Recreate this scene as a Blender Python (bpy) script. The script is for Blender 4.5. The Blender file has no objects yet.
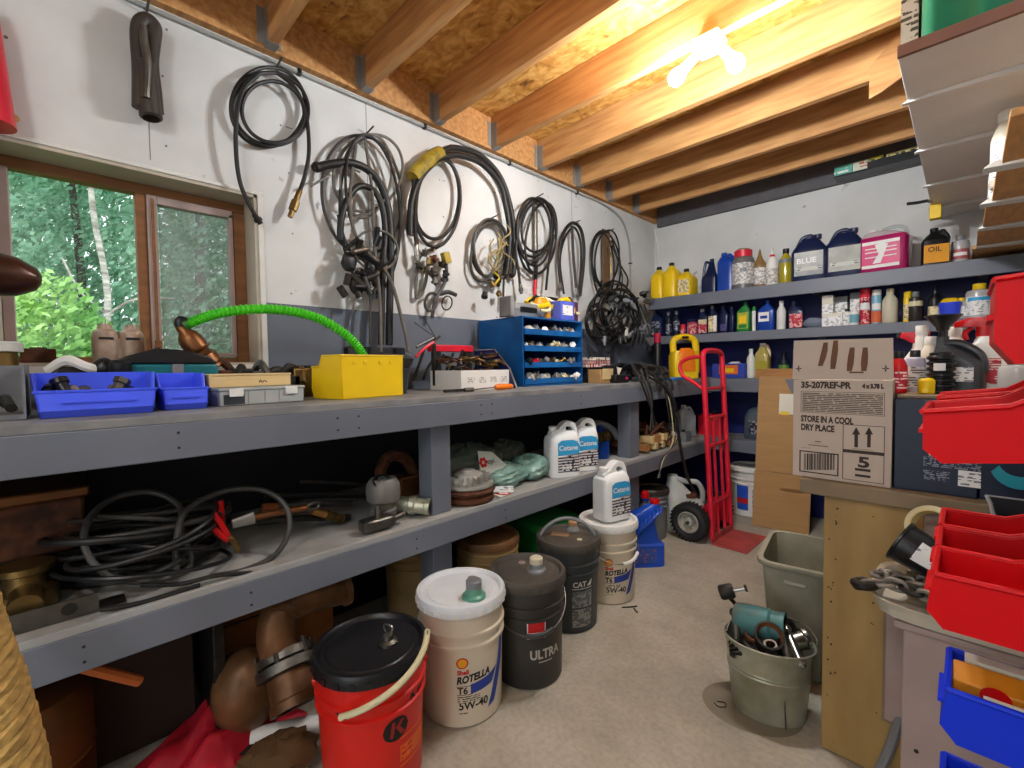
import bpy, math, random
from mathutils import Vector, Matrix
R = math.radians
PI = math.pi
S = bpy.context.scene
COL = S.collection
rnd = random.Random(7)

# ---------------------------------------------------------------- camera, sky, exposure
CAM = Vector((2.06, 0.0, 1.15))
FOC, YAW, PITCH, ROLL = 454.2, R(45.0), R(-2.175), R(-0.75)
FW = Vector((-math.sin(YAW)*math.cos(PITCH), math.cos(YAW)*math.cos(PITCH), math.sin(PITCH)))
_r = Vector((math.cos(YAW), math.sin(YAW), 0)); _u = _r.cross(FW)
RT = _r*math.cos(ROLL) + _u*math.sin(ROLL)
UP = -_r*math.sin(ROLL) + _u*math.cos(ROLL)
cd = bpy.data.cameras.new('camera'); cam = bpy.data.objects.new('camera', cd); COL.objects.link(cam)
cd.sensor_width = 36; cd.lens = FOC*36/1024; cd.clip_start = 0.02; cd.clip_end = 200
cam.matrix_world = Matrix(((RT.x, UP.x, -FW.x, CAM.x), (RT.y, UP.y, -FW.y, CAM.y), (RT.z, UP.z, -FW.z, CAM.z), (0, 0, 0, 1)))
S.camera = cam
S.view_settings.view_transform = 'Standard'; S.view_settings.look = 'None'
S.view_settings.gamma = 1; S.view_settings.use_curve_mapping = False
S.view_settings.exposure = 0.0
w = bpy.data.worlds.new('sky'); S.world = w; w.use_nodes = True
nt = w.node_tree; bg = nt.nodes['Background']
sky = nt.nodes.new('ShaderNodeTexSky'); sky.sky_type = 'HOSEK_WILKIE'; sky.turbidity = 6
sky.sun_direction = (0.3, -0.5, 0.8)
mixn = nt.nodes.new('ShaderNodeMix'); mixn.data_type = 'RGBA'; mixn.inputs[0].default_value = 0.75
nt.links.new(sky.outputs[0], mixn.inputs[6]); mixn.inputs[7].default_value = (0.95, 1.0, 1.02, 1)
nt.links.new(mixn.outputs[2], bg.inputs[0]); bg.inputs[1].default_value = 3.0
BULB = 850.0          # bulb surface emission

def ray(x, y): return FW*FOC + RT*(x-512) + UP*(384-y)
def onz(x, y, z=0.0):
    v = ray(x, y); return CAM + v*((z-CAM.z)/v.z)
def onx(x, y, X=0.0):
    v = ray(x, y); return CAM + v*((X-CAM.x)/v.x)
def ony(x, y, Y):
    v = ray(x, y); return CAM + v*((Y-CAM.y)/v.y)

# ---------------------------------------------------------------- materials
def lin(v):
    v = v/255.0
    return v/12.92 if v <= 0.04045 else ((v+0.055)/1.055)**2.4
def rgb(h):
    h = h.lstrip('#'); return tuple(lin(int(h[i:i+2], 16)) for i in (0, 2, 4)) + (1,)
_m = {}
def mat(name, col, rough=0.5, metal=0.0, var=0.12, scale=9.0, bump=0.0, col2=None, trans=0.0, ior=1.45, emit=0.0, stretch=None, lo=0.35, hi=0.65, alpha=1.0, coat=0.0, detail=5):
    """plain surface whose colour wanders between two close tones"""
    if name in _m: return _m[name]
    m = bpy.data.materials.new(name); m.use_nodes = True; n = m.node_tree; b = n.nodes['Principled BSDF']
    b.inputs['Roughness'].default_value = rough; b.inputs['Metallic'].default_value = metal
    b.inputs['Transmission Weight'].default_value = trans; b.inputs['IOR'].default_value = ior
    b.inputs['Alpha'].default_value = alpha; b.inputs['Coat Weight'].default_value = coat
    c = rgb(col); d = rgb(col2) if col2 else tuple(x*(1-var) for x in c[:3]) + (1,)
    tc = n.nodes.new('ShaderNodeTexCoord'); mp = n.nodes.new('ShaderNodeMapping'); nz = n.nodes.new('ShaderNodeTexNoise')
    nz.inputs['Scale'].default_value = scale; nz.inputs['Detail'].default_value = detail
    if stretch: mp.inputs['Scale'].default_value = stretch
    n.links.new(tc.outputs['Object'], mp.inputs[0]); n.links.new(mp.outputs[0], nz.inputs['Vector'])
    rp = n.nodes.new('ShaderNodeValToRGB'); rp.color_ramp.elements[0].position = lo; rp.color_ramp.elements[1].position = hi
    rp.color_ramp.elements[0].color = d; rp.color_ramp.elements[1].color = c
    n.links.new(nz.outputs[0], rp.inputs[0]); n.links.new(rp.outputs[0], b.inputs['Base Color'])
    if bump:
        bp = n.nodes.new('ShaderNodeBump'); bp.inputs['Strength'].default_value = bump; bp.inputs['Distance'].default_value = 0.01
        n.links.new(nz.outputs[0], bp.inputs['Height']); n.links.new(bp.outputs[0], b.inputs['Normal'])
    if emit:
        b.inputs['Emission Color'].default_value = c; b.inputs['Emission Strength'].default_value = emit
    _m[name] = m; return m
def osb():
    m = bpy.data.materials.new('osb'); m.use_nodes = True; n = m.node_tree; b = n.nodes['Principled BSDF']; b.inputs['Roughness'].default_value = 0.75
    tc = n.nodes.new('ShaderNodeTexCoord'); nz = n.nodes.new('ShaderNodeTexNoise'); nz.inputs['Scale'].default_value = 9; nz.inputs['Detail'].default_value = 6; nz.inputs['Distortion'].default_value = 2.2
    v = n.nodes.new('ShaderNodeTexVoronoi'); v.inputs['Scale'].default_value = 26
    mp = n.nodes.new('ShaderNodeMapping'); mp.inputs['Rotation'].default_value = (0, 0, 0.5); mp.inputs['Scale'].default_value = (0.6, 1.9, 1)
    n.links.new(tc.outputs['Object'], nz.inputs['Vector']); n.links.new(tc.outputs['Object'], mp.inputs[0]); n.links.new(mp.outputs[0], v.inputs['Vector'])
    mx = n.nodes.new('ShaderNodeMath'); mx.operation = 'MULTIPLY_ADD'; mx.inputs[1].default_value = 0.35
    n.links.new(v.outputs['Color'], mx.inputs[0]); n.links.new(nz.outputs[0], mx.inputs[2])
    rp = n.nodes.new('ShaderNodeValToRGB'); e = rp.color_ramp.elements
    e[0].position = 0.36; e[0].color = rgb('6b3e12'); e[1].position = 0.86; e[1].color = rgb('e0b064')
    x = e.new(0.5); x.color = rgb('b57d34'); x = e.new(0.68); x.color = rgb('cc9648')
    n.links.new(mx.outputs[0], rp.inputs[0]); n.links.new(rp.outputs[0], b.inputs['Base Color']); return m
def drywall():
    m = bpy.data.materials.new('white_painted_board'); m.use_nodes = True; n = m.node_tree; b = n.nodes['Principled BSDF']; b.inputs['Roughness'].default_value = 0.6
    tc = n.nodes.new('ShaderNodeTexCoord'); nz = n.nodes.new('ShaderNodeTexNoise'); nz.inputs['Scale'].default_value = 2.2; nz.inputs['Detail'].default_value = 8
    n2 = n.nodes.new('ShaderNodeTexNoise'); n2.inputs['Scale'].default_value = 11; n2.inputs['Detail'].default_value = 4
    for q in (nz, n2): n.links.new(tc.outputs['Object'], q.inputs['Vector'])
    rp = n.nodes.new('ShaderNodeValToRGB'); e = rp.color_ramp.elements; e[0].position = 0.3; e[0].color = rgb('c2c1bd'); e[1].position = 0.6; e[1].color = rgb('d4d4d2')
    r2 = n.nodes.new('ShaderNodeValToRGB'); f = r2.color_ramp.elements; f[0].position = 0.70; f[0].color = (0, 0, 0, 1); f[1].position = 0.76; f[1].color = (1, 1, 1, 1)
    mx = n.nodes.new('ShaderNodeMix'); mx.data_type = 'RGBA'; mx.inputs[7].default_value = rgb('8d8b86')
    n.links.new(nz.outputs[0], rp.inputs[0]); n.links.new(n2.outputs[0], r2.inputs[0]); n.links.new(r2.outputs[0], mx.inputs[0]); n.links.new(rp.outputs[0], mx.inputs[6]); n.links.new(mx.outputs[2], b.inputs['Base Color']); return m
def concrete():
    m = bpy.data.materials.new('concrete'); m.use_nodes = True; n = m.node_tree; b = n.nodes['Principled BSDF']; b.inputs['Roughness'].default_value = 0.62
    tc = n.nodes.new('ShaderNodeTexCoord'); a = n.nodes.new('ShaderNodeTexNoise'); a.inputs['Scale'].default_value = 1.6; a.inputs['Detail'].default_value = 9; a.inputs['Roughness'].default_value = 0.65
    c = n.nodes.new('ShaderNodeTexNoise'); c.inputs['Scale'].default_value = 60; c.inputs['Detail'].default_value = 3
    for q in (a, c): n.links.new(tc.outputs['Object'], q.inputs['Vector'])
    rp = n.nodes.new('ShaderNodeValToRGB'); e = rp.color_ramp.elements; e[0].position = 0.3; e[0].color = rgb('8a857a'); e[1].position = 0.62; e[1].color = rgb('b9b1a2')
    x = e.new(0.47); x.color = rgb('a69e8e')
    ad = n.nodes.new('ShaderNodeMix'); ad.data_type = 'RGBA'; ad.blend_type = 'MULTIPLY'; ad.inputs[0].default_value = 0.35
    n.links.new(a.outputs[0], rp.inputs[0]); n.links.new(rp.outputs[0], ad.inputs[6])
    r2 = n.nodes.new('ShaderNodeValToRGB'); r2.color_ramp.elements[0].position = 0.3; r2.color_ramp.elements[1].position = 0.6; r2.color_ramp.elements[0].color = (0.55, 0.54, 0.52, 1)
    n.links.new(c.outputs[0], r2.inputs[0]); n.links.new(r2.outputs[0], ad.inputs[7]); n.links.new(ad.outputs[2], b.inputs['Base Color'])
    bp = n.nodes.new('ShaderNodeBump'); bp.inputs['Strength'].default_value = 0.12; n.links.new(c.outputs[0], bp.inputs['Height']); n.links.new(bp.outputs[0], b.inputs['Normal']); return m
def printed(name, base, ink, rows=60.0, cut=0.52, axis=2, fine=55.0, rough=0.5):
    """paper with rows of small print too fine to read"""
    if name in _m: return _m[name]
    m = bpy.data.materials.new(name); m.use_nodes = True; n = m.node_tree; b = n.nodes['Principled BSDF']; b.inputs['Roughness'].default_value = rough
    tc = n.nodes.new('ShaderNodeTexCoord'); sp = n.nodes.new('ShaderNodeSeparateXYZ'); n.links.new(tc.outputs['Object'], sp.inputs[0])
    k = n.nodes.new('ShaderNodeMath'); k.operation = 'MULTIPLY'; k.inputs[1].default_value = rows; n.links.new(sp.outputs[axis], k.inputs[0])
    fr = n.nodes.new('ShaderNodeMath'); fr.operation = 'FRACT'; n.links.new(k.outputs[0], fr.inputs[0])
    gt = n.nodes.new('ShaderNodeMath'); gt.operation = 'GREATER_THAN'; gt.inputs[1].default_value = 0.45; n.links.new(fr.outputs[0], gt.inputs[0])
    nz = n.nodes.new('ShaderNodeTexNoise'); nz.inputs['Scale'].default_value = fine; nz.inputs['Detail'].default_value = 3; n.links.new(tc.outputs['Object'], nz.inputs['Vector'])
    g2 = n.nodes.new('ShaderNodeMath'); g2.operation = 'GREATER_THAN'; g2.inputs[1].default_value = cut; n.links.new(nz.outputs[0], g2.inputs[0])
    mu = n.nodes.new('ShaderNodeMath'); mu.operation = 'MULTIPLY'; n.links.new(gt.outputs[0], mu.inputs[0]); n.links.new(g2.outputs[0], mu.inputs[1])
    mx = n.nodes.new('ShaderNodeMix'); mx.data_type = 'RGBA'; mx.inputs[6].default_value = rgb(base); mx.inputs[7].default_value = rgb(ink)
    n.links.new(mu.outputs[0], mx.inputs[0]); n.links.new(mx.outputs[2], b.inputs['Base Color']); _m[name] = m; return m
def see_through(name, col, keep=0.5, gloss=0.0):
    m = bpy.data.materials.new(name); m.use_nodes = True; n = m.node_tree; n.nodes.remove(n.nodes['Principled BSDF']); o = n.nodes['Material Output']
    t = n.nodes.new('ShaderNodeBsdfTransparent'); d = n.nodes.new('ShaderNodeBsdfGlossy' if gloss else 'ShaderNodeBsdfDiffuse'); d.inputs[0].default_value = rgb(col)
    if gloss: d.inputs['Roughness'].default_value = 0.02
    mx = n.nodes.new('ShaderNodeMixShader'); mx.inputs[0].default_value = keep; n.links.new(t.outputs[0], mx.inputs[1]); n.links.new(d.outputs[0], mx.inputs[2]); n.links.new(mx.outputs[0], o.inputs[0]); return m

# ---------------------------------------------------------------- geometry collector
def crom(pts, sub=6, closed=False):
    pts = [Vector(p) for p in pts]
    if len(pts) < 3: return pts
    out = []; n = len(pts)
    for i in range(n if closed else n-1):
        g = (lambda k: pts[k % n]) if closed else (lambda k: pts[min(max(k, 0), n-1)])
        a, b, c, d = g(i-1), g(i), g(i+1), g(i+2)
        for s in range(sub):
            t = s/sub
            out.append(0.5*((2*b)+(c-a)*t+(2*a-5*b+4*c-d)*t*t+(3*b-a-3*c+d)*t*t*t))
    if not closed: out.append(pts[-1])
    return out
class G:
    def __init__(s): s.v = []; s.f = []
    def add(s, V, F, M=None):
        o = len(s.v)
        for p in V: s.v.append(tuple(M @ Vector(p)) if M is not None else tuple(p))
        for f in F: s.f.append(tuple(i+o for i in f))
        return s
    def box(s, x0, x1, y0, y1, z0, z1, M=None):
        return s.add([(x0,y0,z0),(x1,y0,z0),(x1,y1,z0),(x0,y1,z0),(x0,y0,z1),(x1,y0,z1),(x1,y1,z1),(x0,y1,z1)],
                     [(3,2,1,0),(4,5,6,7),(0,1,5,4),(1,2,6,5),(2,3,7,6),(3,0,4,7)], M)
    def prism(s, poly, y0, y1, M=None):
        """outline in x,z carried from y0 to y1"""
        n = len(poly); V = [(p[0], y0, p[1]) for p in poly] + [(p[0], y1, p[1]) for p in poly]
        return s.add(V, [tuple(range(n)), tuple(range(2*n-1, n-1, -1))] + [((i+1) % n, i, n+i, n+(i+1) % n) for i in range(n)], M)
    def lathe(s, prof, n=32, M=None, sx=1.0, sy=1.0):
        V = []; F = []; k = len(prof)
        for j in range(n):
            a = 2*PI*j/n; ca, sa = math.cos(a)*sx, math.sin(a)*sy
            for r, z in prof: V.append((max(r, 0.0002)*ca, max(r, 0.0002)*sa, z))
        for j in range(n):
            q = (j+1) % n
            for i in range(k-1): F.append((j*k+i, q*k+i, q*k+i+1, j*k+i+1))
        return s.add(V, F, M)
    def cyl(s, r, z0, z1, n=24, M=None, r2=None):
        r2 = r if r2 is None else r2
        return s.lathe([(0, z0), (r, z0), (r2, z1), (0, z1)], n, M)
    def tube(s, pts, r, n=8, closed=False, sub=6, M=None, flat=1.0):
        P = crom(pts, sub, closed) if sub else [Vector(p) for p in pts]
        m = len(P); V = []; F = []; t0 = None; nrm = None
        for i in range(m):
            t = (P[(i+1) % m]-P[i-1]) if closed else (P[min(i+1, m-1)]-P[max(i-1, 0)])
            if t.length < 1e-9: t = Vector((0, 0, 1))
            t.normalize()
            if nrm is None:
                nrm = t.orthogonal().normalized()
            else:
                nrm = (nrm - t*nrm.dot(t)); nrm = nrm.normalized() if nrm.length > 1e-6 else t.orthogonal().normalized()
            b = t.cross(nrm); rr = r(i/(m-1)) if callable(r) else r
            for j in range(n):
                a = 2*PI*j/n; V.append(P[i]+nrm*(rr*math.cos(a))+b*(rr*flat*math.sin(a)))
        for i in range(m if closed else m-1):
            q = (i+1) % m
            for j in range(n): F.append((i*n+j, i*n+(j+1) % n, q*n+(j+1) % n, q*n+j))
        if not closed: F += [tuple(range(n-1, -1, -1)), tuple(range((m-1)*n, m*n))]
        return s.add(V, F, M)
    def ball(s, c, r, n=16, M=None, sq=(1, 1, 1), jag=0.0, seed=1):
        rr = random.Random(seed); V = []; F = []; h = n//2
        for i in range(h+1):
            p = PI*i/h
            for j in range(n):
                a = 2*PI*j/n; k = r*(1+jag*(rr.random()-0.5)) if 0 < i < h else r
                V.append((c[0]+k*sq[0]*math.sin(p)*math.cos(a), c[1]+k*sq[1]*math.sin(p)*math.sin(a), c[2]+k*sq[2]*math.cos(p)))
        for i in range(h):
            for j in range(n): F.append((i*n+j, (i+1)*n+j, (i+1)*n+(j+1) % n, i*n+(j+1) % n))
        return s.add(V, F, M)
    def loft(s, secs, n=28, M=None, capped=True):
        """secs: (z, cx, cy, half_w, half_d, squareness)"""
        V = []; F = []
        for z, cx, cy, hw, hd, e in secs:
            for j in range(n):
                x, y = sup(2*PI*(j+.5)/n, e); V.append((cx+hw*x, cy+hd*y, z))
        for i in range(len(secs)-1):
            for j in range(n): F.append((i*n+j, i*n+(j+1) % n, (i+1)*n+(j+1) % n, (i+1)*n+j))
        if capped: F += [tuple(range(n-1, -1, -1)), tuple(range((len(secs)-1)*n, len(secs)*n))]
        return s.add(V, F, M)
    def build(s, name, m, parent=None, bevel=0.0, solid=0.0, flat=False, sub=0, ang=0.6):
        me = bpy.data.meshes.new(name); me.from_pydata(s.v, [], s.f); me.update()
        if not flat:
            me.polygons.foreach_set('use_smooth', [True]*len(me.polygons)); me.set_sharp_from_angle(angle=ang)
        o = bpy.data.objects.new(name, me); COL.objects.link(o); me.materials.append(m)
        if parent: o.parent = parent
        if solid:
            k = o.modifiers.new('thickness', 'SOLIDIFY'); k.thickness = solid; k.offset = -1
        if bevel:
            k = o.modifiers.new('bevel', 'BEVEL'); k.width = bevel; k.segments = 2; k.limit_method = 'ANGLE'; k.angle_limit = R(40)
        if sub:
            k = o.modifiers.new('smooth', 'SUBSURF'); k.levels = sub; k.render_levels = sub
        return o
def sup(a, e):
    c, s_ = math.cos(a), math.sin(a)
    k = (abs(c)**e + abs(s_)**e)**(-1.0/e)
    return c*k, s_*k
def T(x=0, y=0, z=0, rx=0, ry=0, rz=0, s=1.0):
    return Matrix.Translation((x, y, z)) @ Matrix.Rotation(rz, 4, 'Z') @ Matrix.Rotation(ry, 4, 'Y') @ Matrix.Rotation(rx, 4, 'X') @ Matrix.Scale(s, 4)
def along(p, d, roll=0.0):
    """frame at p whose z runs along d"""
    d = Vector(d).normalized(); q = d.to_track_quat('Z', 'Y'); return Matrix.Translation(p) @ q.to_matrix().to_4x4() @ Matrix.Rotation(roll, 4, 'Z')
def thing(name, label, cat, loc=(0, 0, 0), rz=0.0, group=None, rx=0.0, ry=0.0):
    o = bpy.data.objects.new(name, None); COL.objects.link(o); o.empty_display_size = 0.05
    o.location = loc; o.rotation_euler = (rx, ry, rz); o['label'] = label; o['category'] = cat
    if group: o['group'] = group
    return o
def tag(o, label, cat, group=None, loc=None, rz=0.0):
    o['label'] = label; o['category'] = cat
    if group: o['group'] = group
    if loc is not None: o.location = loc; o.rotation_euler = (0, 0, rz)
    return o
def struct(o): o['kind'] = 'structure'; return o
def dup(o, parent=None):
    c = o.copy(); COL.objects.link(c); c.parent = parent
    for ch in list(o.children): dup(ch, c)
    return c
def relabel(o, label, loc, rz=None, group=None):
    o['label'] = label; o.location = loc
    if rz is not None: o.rotation_euler = (0, 0, rz)
    if group: o['group'] = group
    return o
_tx = {}
def glyphs(t, size, shear=0.0, bold=0.0):
    """flat letters: vertices in x,z centred on the baseline start, faces"""
    key = (t, size, shear, bold)
    if key in _tx: return _tx[key]
    cu = bpy.data.curves.new('letters', 'FONT'); cu.body = t; cu.size = size; cu.shear = shear; cu.offset = bold; cu.resolution_u = 3
    ob = bpy.data.objects.new('letters', cu); COL.objects.link(ob)
    dg = bpy.context.evaluated_depsgraph_get(); me = bpy.data.meshes.new_from_object(ob.evaluated_get(dg))
    V = [v.co.copy() for v in me.vertices]; F = [tuple(p.vertices) for p in me.polygons]
    bpy.data.objects.remove(ob); bpy.data.curves.remove(cu); bpy.data.meshes.remove(me)
    _tx[key] = (V, F); return V, F
def letters(g, t, x, z, y, size, width=None, shear=0.0, bold=0.0, ax='y'):
    """write t on the plane y (facing -y); width squeezes it to fit"""
    V, F = glyphs(t, size, shear, bold); W = max(v.x for v in V) or 1; k = (width/W) if width else 1
    return g.add([(x+v.x*k, y, z+v.y) for v in V], F)
def wrap_letters(g, t, a0, z, rf, size, width=None, shear=0.0, bold=0.0, skew=0.0):
    V, F = glyphs(t, size, shear, bold); W = max(v.x for v in V) or 1; k = (width/W) if width else 1
    out = []
    for v in V:
        zz = z+v.y+skew*v.x*k; r = rf(zz); a = a0+v.x*k/r; out.append((r*math.cos(a), r*math.sin(a), zz))
    return g.add(out, F)
def wrap_poly(g, poly, a0, z0, rf, n=14):
    """outline in (u along the wall, v up) laid round the wall in narrow strips"""
    us = [p[0] for p in poly]; u0, u1 = min(us)+1e-6, max(us)-1e-6; V = []; F = []; m = len(poly)
    for k in range(n+1):
        u = u0+(u1-u0)*k/n; vs = []
        for i in range(m):
            (ua, va), (ub, vb) = poly[i], poly[(i+1) % m]
            if (ua-u)*(ub-u) <= 0 and ua != ub: vs.append(va+(vb-va)*(u-ua)/(ub-ua))
        if not vs: vs = [0, 0]
        for v in (min(vs), max(vs)): r = rf(z0+v); V.append((r*math.cos(a0+u/r), r*math.sin(a0+u/r), z0+v))
    for k in range(n): F.append((2*k, 2*k+2, 2*k+3, 2*k+1))
    return g.add(V, F)
def wrap_rect(g, a0, a1, z0, z1, rf, n=12):
    V = []; F = []
    for i in range(n+1):
        a = a0+(a1-a0)*i/n
        for z in (z0, z1): r = rf(z); V.append((r*math.cos(a), r*math.sin(a), z))
    for i in range(n): F.append((2*i, 2*i+2, 2*i+3, 2*i+1))
    return g.add(V, F)

# shared materials
M_osb = osb(); M_dry = drywall(); M_conc = concrete()
M_lum = mat('lumber', 'cf9c62', 0.65, var=0.2, col2='a87240', scale=3.0, stretch=(1.2, 14, 14), lo=0.3, hi=0.7)
M_gpaint = mat('grey_bench_paint', '6d727d', 0.42, var=0.1, scale=5, bump=0.06)
M_gtop = mat('worn_grey_top', '8b8a88', 0.55, col2='6b6c70', scale=7)
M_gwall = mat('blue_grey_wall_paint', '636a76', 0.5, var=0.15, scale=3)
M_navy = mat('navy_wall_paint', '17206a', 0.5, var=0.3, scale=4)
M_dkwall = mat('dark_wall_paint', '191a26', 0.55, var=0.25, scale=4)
M_trimw = mat('white_trim_paint', 'd8d6cf', 0.5, var=0.1)
M_beige = mat('beige_jamb', 'b7ac9a', 0.55, var=0.12)
M_wframe = mat('stained_window_wood', '8a5a32', 0.5, var=0.3, scale=4, stretch=(8, 1, 8))
M_mauve = mat('mauve_vinyl', 'a8928c', 0.5, var=0.1)
M_rub = mat('black_rubber', '1e1c1b', 0.5, var=0.35, scale=30)
M_rub2 = mat('grey_rubber', '3f3c39', 0.45, var=0.3, scale=25)
M_rub3 = mat('dusty_hose', '6a655d', 0.5, var=0.3, scale=25)
M_blk = mat('black_plastic', '17171a', 0.35, var=0.3)
M_dkg = mat('dark_grey_plastic', '35373c', 0.4, var=0.2)
M_gry = mat('grey_plastic', '7d7f82', 0.45, var=0.15)
M_wht = mat('white_plastic', 'e6e4de', 0.38, var=0.08, scale=5)
M_cream = mat('cream_plastic', 'd9cfa6', 0.4, var=0.1)
M_red = mat('red_plastic', 'cc0a12', 0.32, var=0.1)
M_redp = mat('red_paint', 'd81c34', 0.38, var=0.15, scale=14)
M_blue = mat('blue_plastic', '1f3fd6', 0.32, var=0.1)
M_dblue = mat('blue_jug_plastic', '0f3f9c', 0.3, var=0.12)
M_nblue = mat('navy_plastic', '131f44', 0.3, var=0.15)
M_yel = mat('yellow_plastic', 'f0c814', 0.38, var=0.06)
M_org = mat('orange_plastic', 'f07c14', 0.38, var=0.1)
M_grn = mat('green_plastic', '1e7a34', 0.35, var=0.1)
M_teal = mat('teal_plastic', '0b6b74', 0.4, var=0.15)
M_lime = mat('lime_hose', '48c81c', 0.4, var=0.15, scale=20)
M_steel = mat('bright_steel', 'b9b9b6', 0.28, 1.0, var=0.15, scale=20)
M_dsteel = mat('dull_steel', '77736c', 0.45, 1.0, var=0.35, scale=22)
M_galv = mat('galvanised_steel', 'c2c2ae', 0.36, 0.55, col2='97977f', scale=7, var=.3)
M_brass = mat('brass', '8f7446', 0.38, 0.9, var=0.4, scale=18)
M_copper = mat('old_copper', '8a5a36', 0.4, 0.75, var=0.4, scale=9)
M_rust = mat('rust', '6d4028', 0.8, 0.2, col2='3b2318', scale=22, bump=0.3)
M_iron = mat('dark_iron', '3c3833', 0.55, 0.7, var=0.4, scale=26, bump=0.15)
M_card = mat('cardboard', 'b08a5a', 0.8, var=0.12, scale=4, stretch=(1, 1, 8))
M_cardg = mat('pale_cardboard', 'c4b4a5', 0.75, var=0.06, scale=5)
M_wood = mat('brown_wood', 'b57f48', 0.6, var=0.25, scale=4, stretch=(2, 12, 12))
M_pine = mat('pale_pine', 'dcc08a', 0.6, var=0.15, scale=4, stretch=(2, 12, 12))
M_ply = mat('yellowed_plywood', 'b3935a', 0.55, col2='8f7040', scale=3, stretch=(3, 3, .7), lo=.3, hi=.7)
M_rope = mat('jute', 'c09a58', 0.9, var=0.4, scale=60, bump=0.5)
M_cloth = mat('red_cloth', 'c4142c', 0.6, var=0.3, scale=14, bump=0.2)
M_clear = mat('clear_plastic', 'dfe6e6', 0.12, trans=0.75, ior=1.3, var=0.05)
M_ink = mat('black_ink', '1c1a18', 0.6, var=0.1)
M_inkb = mat('brown_ink', '3a2a20', 0.6, var=0.1)
M_inkw = mat('white_ink', 'e8e6e2', 0.55, var=0.05)
M_inkr = mat('red_ink', 'c81e20', 0.55, var=0.05)
M_inkblue = mat('blue_ink', '24409a', 0.5, var=0.05)
M_paper = mat('paper', 'e2dccb', 0.75, var=0.08)
# ================================================================ the setting
BZ, SZ = 1.04, 0.58            # bench top, low shelf top
WX, BX, YB = 0.0, 0.66, 3.95   # left wall, bench front, back wall
RX = 2.44                      # right wall
YN = -1.3                      # unseen near end, its doorway added to let sky fill in
WY0, WY1, WZ0, WZ1 = -0.13, 0.60, 1.17, 1.862
f = struct(G().box(-0.12, RX+.1, YN-1.5, YB+.1, -0.06, 0).build('floor', M_conc))
def wallpiece(g, z0, z1):
    for a, b in ((YN, WY0), (WY1, YB+.1)): g.box(-.18, 0, a, b, z0, z1)
    if z0 < WZ0: g.box(-.18, 0, WY0, WY1, z0, min(z1, WZ0))
    if z1 > WZ1: g.box(-.18, 0, WY0, WY1, max(z0, WZ1), z1)
g = G(); wallpiece(g, 1.43, 2.66); wl = struct(g.build('wall_left', M_dry, flat=True))
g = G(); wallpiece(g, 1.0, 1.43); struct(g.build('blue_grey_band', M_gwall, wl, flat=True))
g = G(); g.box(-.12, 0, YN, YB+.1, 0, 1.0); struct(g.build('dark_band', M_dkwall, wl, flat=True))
wb_ = struct(G().box(-.12, RX+.1, YB, YB+.1, 1.70, 2.66).build('wall_back', M_dry, flat=True))
struct(G().box(-.12, RX+.1, YB-.002, YB+.1, 0, 1.70).build('navy_band', M_navy, wb_, flat=True))
struct(G().box(RX, RX+.1, YN, YB, 0, 2.66).build('wall_right', M_dry, flat=True))
ceil = struct(G().box(-.12, RX+.1, YN, YB+.1, 2.633, 2.66).build('ceiling', M_osb, flat=True))
struct(G().box(0, .038, YN, YB, 2.445, 2.632).build('trim_1', M_lum, bevel=.002))
# joists at 16 inch centres, hung from the rim board
jb = G().box(.0405, RX, -.019, .019, 2.447, 2.631); jh = G()
jh.box(.039, .042, -.045, -.021, 2.46, 2.60).box(.039, .042, .021, .045, 2.46, 2.60).box(.042, .09, -.0215, -.0195, 2.45, 2.59).box(.042, .09, .0195, .0215, 2.45, 2.59).box(.042, .095, -.0215, .0215, 2.4445, 2.4465)
jn = -0.98
first = None
for k in range(12):
    y = .655 + .412*(k-4)
    if y > 3.9: break
    if first is None:
        first = jb.build('ceiling_joist', M_lum, bevel=.002); first.location = (0, y, 0); struct(first)
        hang = jh.build('joist_hanger', mat('zinc_hanger', '8f8c88', .45, .2), first); struct(hang)
    else:
        c = dup(first); c.location = (0, y, 0)
# grey end beam where the back wall board meets the ceiling
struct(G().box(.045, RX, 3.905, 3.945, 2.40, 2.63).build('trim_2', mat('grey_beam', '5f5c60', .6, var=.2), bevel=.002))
# window recess lining
g = G(); t = .012
g.box(-.18, .004, WY0, WY1, WZ1-t, WZ1).box(-.18, .004, WY1-t, WY1, WZ0, WZ1).box(-.18, .004, WY0, WY0+t, WZ0, WZ1).box(-.18, .004, WY0, WY1, WZ0, WZ0+t)
struct(g.build('trim_3', M_beige))
g = G(); c = .022
g.box(.001, .010, WY0-c, WY1+c, WZ1, WZ1+c*.6).box(.001, .010, WY1, WY1+c, WZ0-c, WZ1).box(.001, .010, WY0-c, WY0, WZ0-c, WZ1).box(.001, .010, WY0-c, WY1+c, WZ0-c, WZ0)
struct(g.build('trim_4', M_trimw, bevel=.002))
# window 1: a slider, clear pane on the left, screened sash on the right
fx0, fx1 = -.178, -.128
y0, y1, z0, z1 = WY0+t, WY1-t, WZ0+t, WZ1-t
g = G()
g.box(fx0, fx1, y0, y1, z1-.036, z1).box(fx0, fx1, y1-.045, y1, z0, z1-.036).box(fx0, fx1, y0, y1-.045, z0, z0+.022).box(fx0, fx1, .226, .258, z0+.022, z1-.036)
win = struct(g.build('window_1', M_wframe, bevel=.003))
struct(G().box(fx0, fx1, y0, y0+.028, z0+.022, z1-.036).build('side_jamb', M_mauve, win, bevel=.003))
g = G(); sx0, sx1 = -.155, -.12
g.box(sx0, sx1, .258, .29, z0+.024, z1-.0362).box(sx0, sx1, .29, y1-.047, z1-.066, z1-.0362).box(sx0, sx1, .295, y1-.047, z0+.024, z0+.04).box(sx0, sx1, y1-.062, y1-.047, z0+.04, z1-.052)
sash = struct(g.build('sash', M_mauve, win, bevel=.002))
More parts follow.
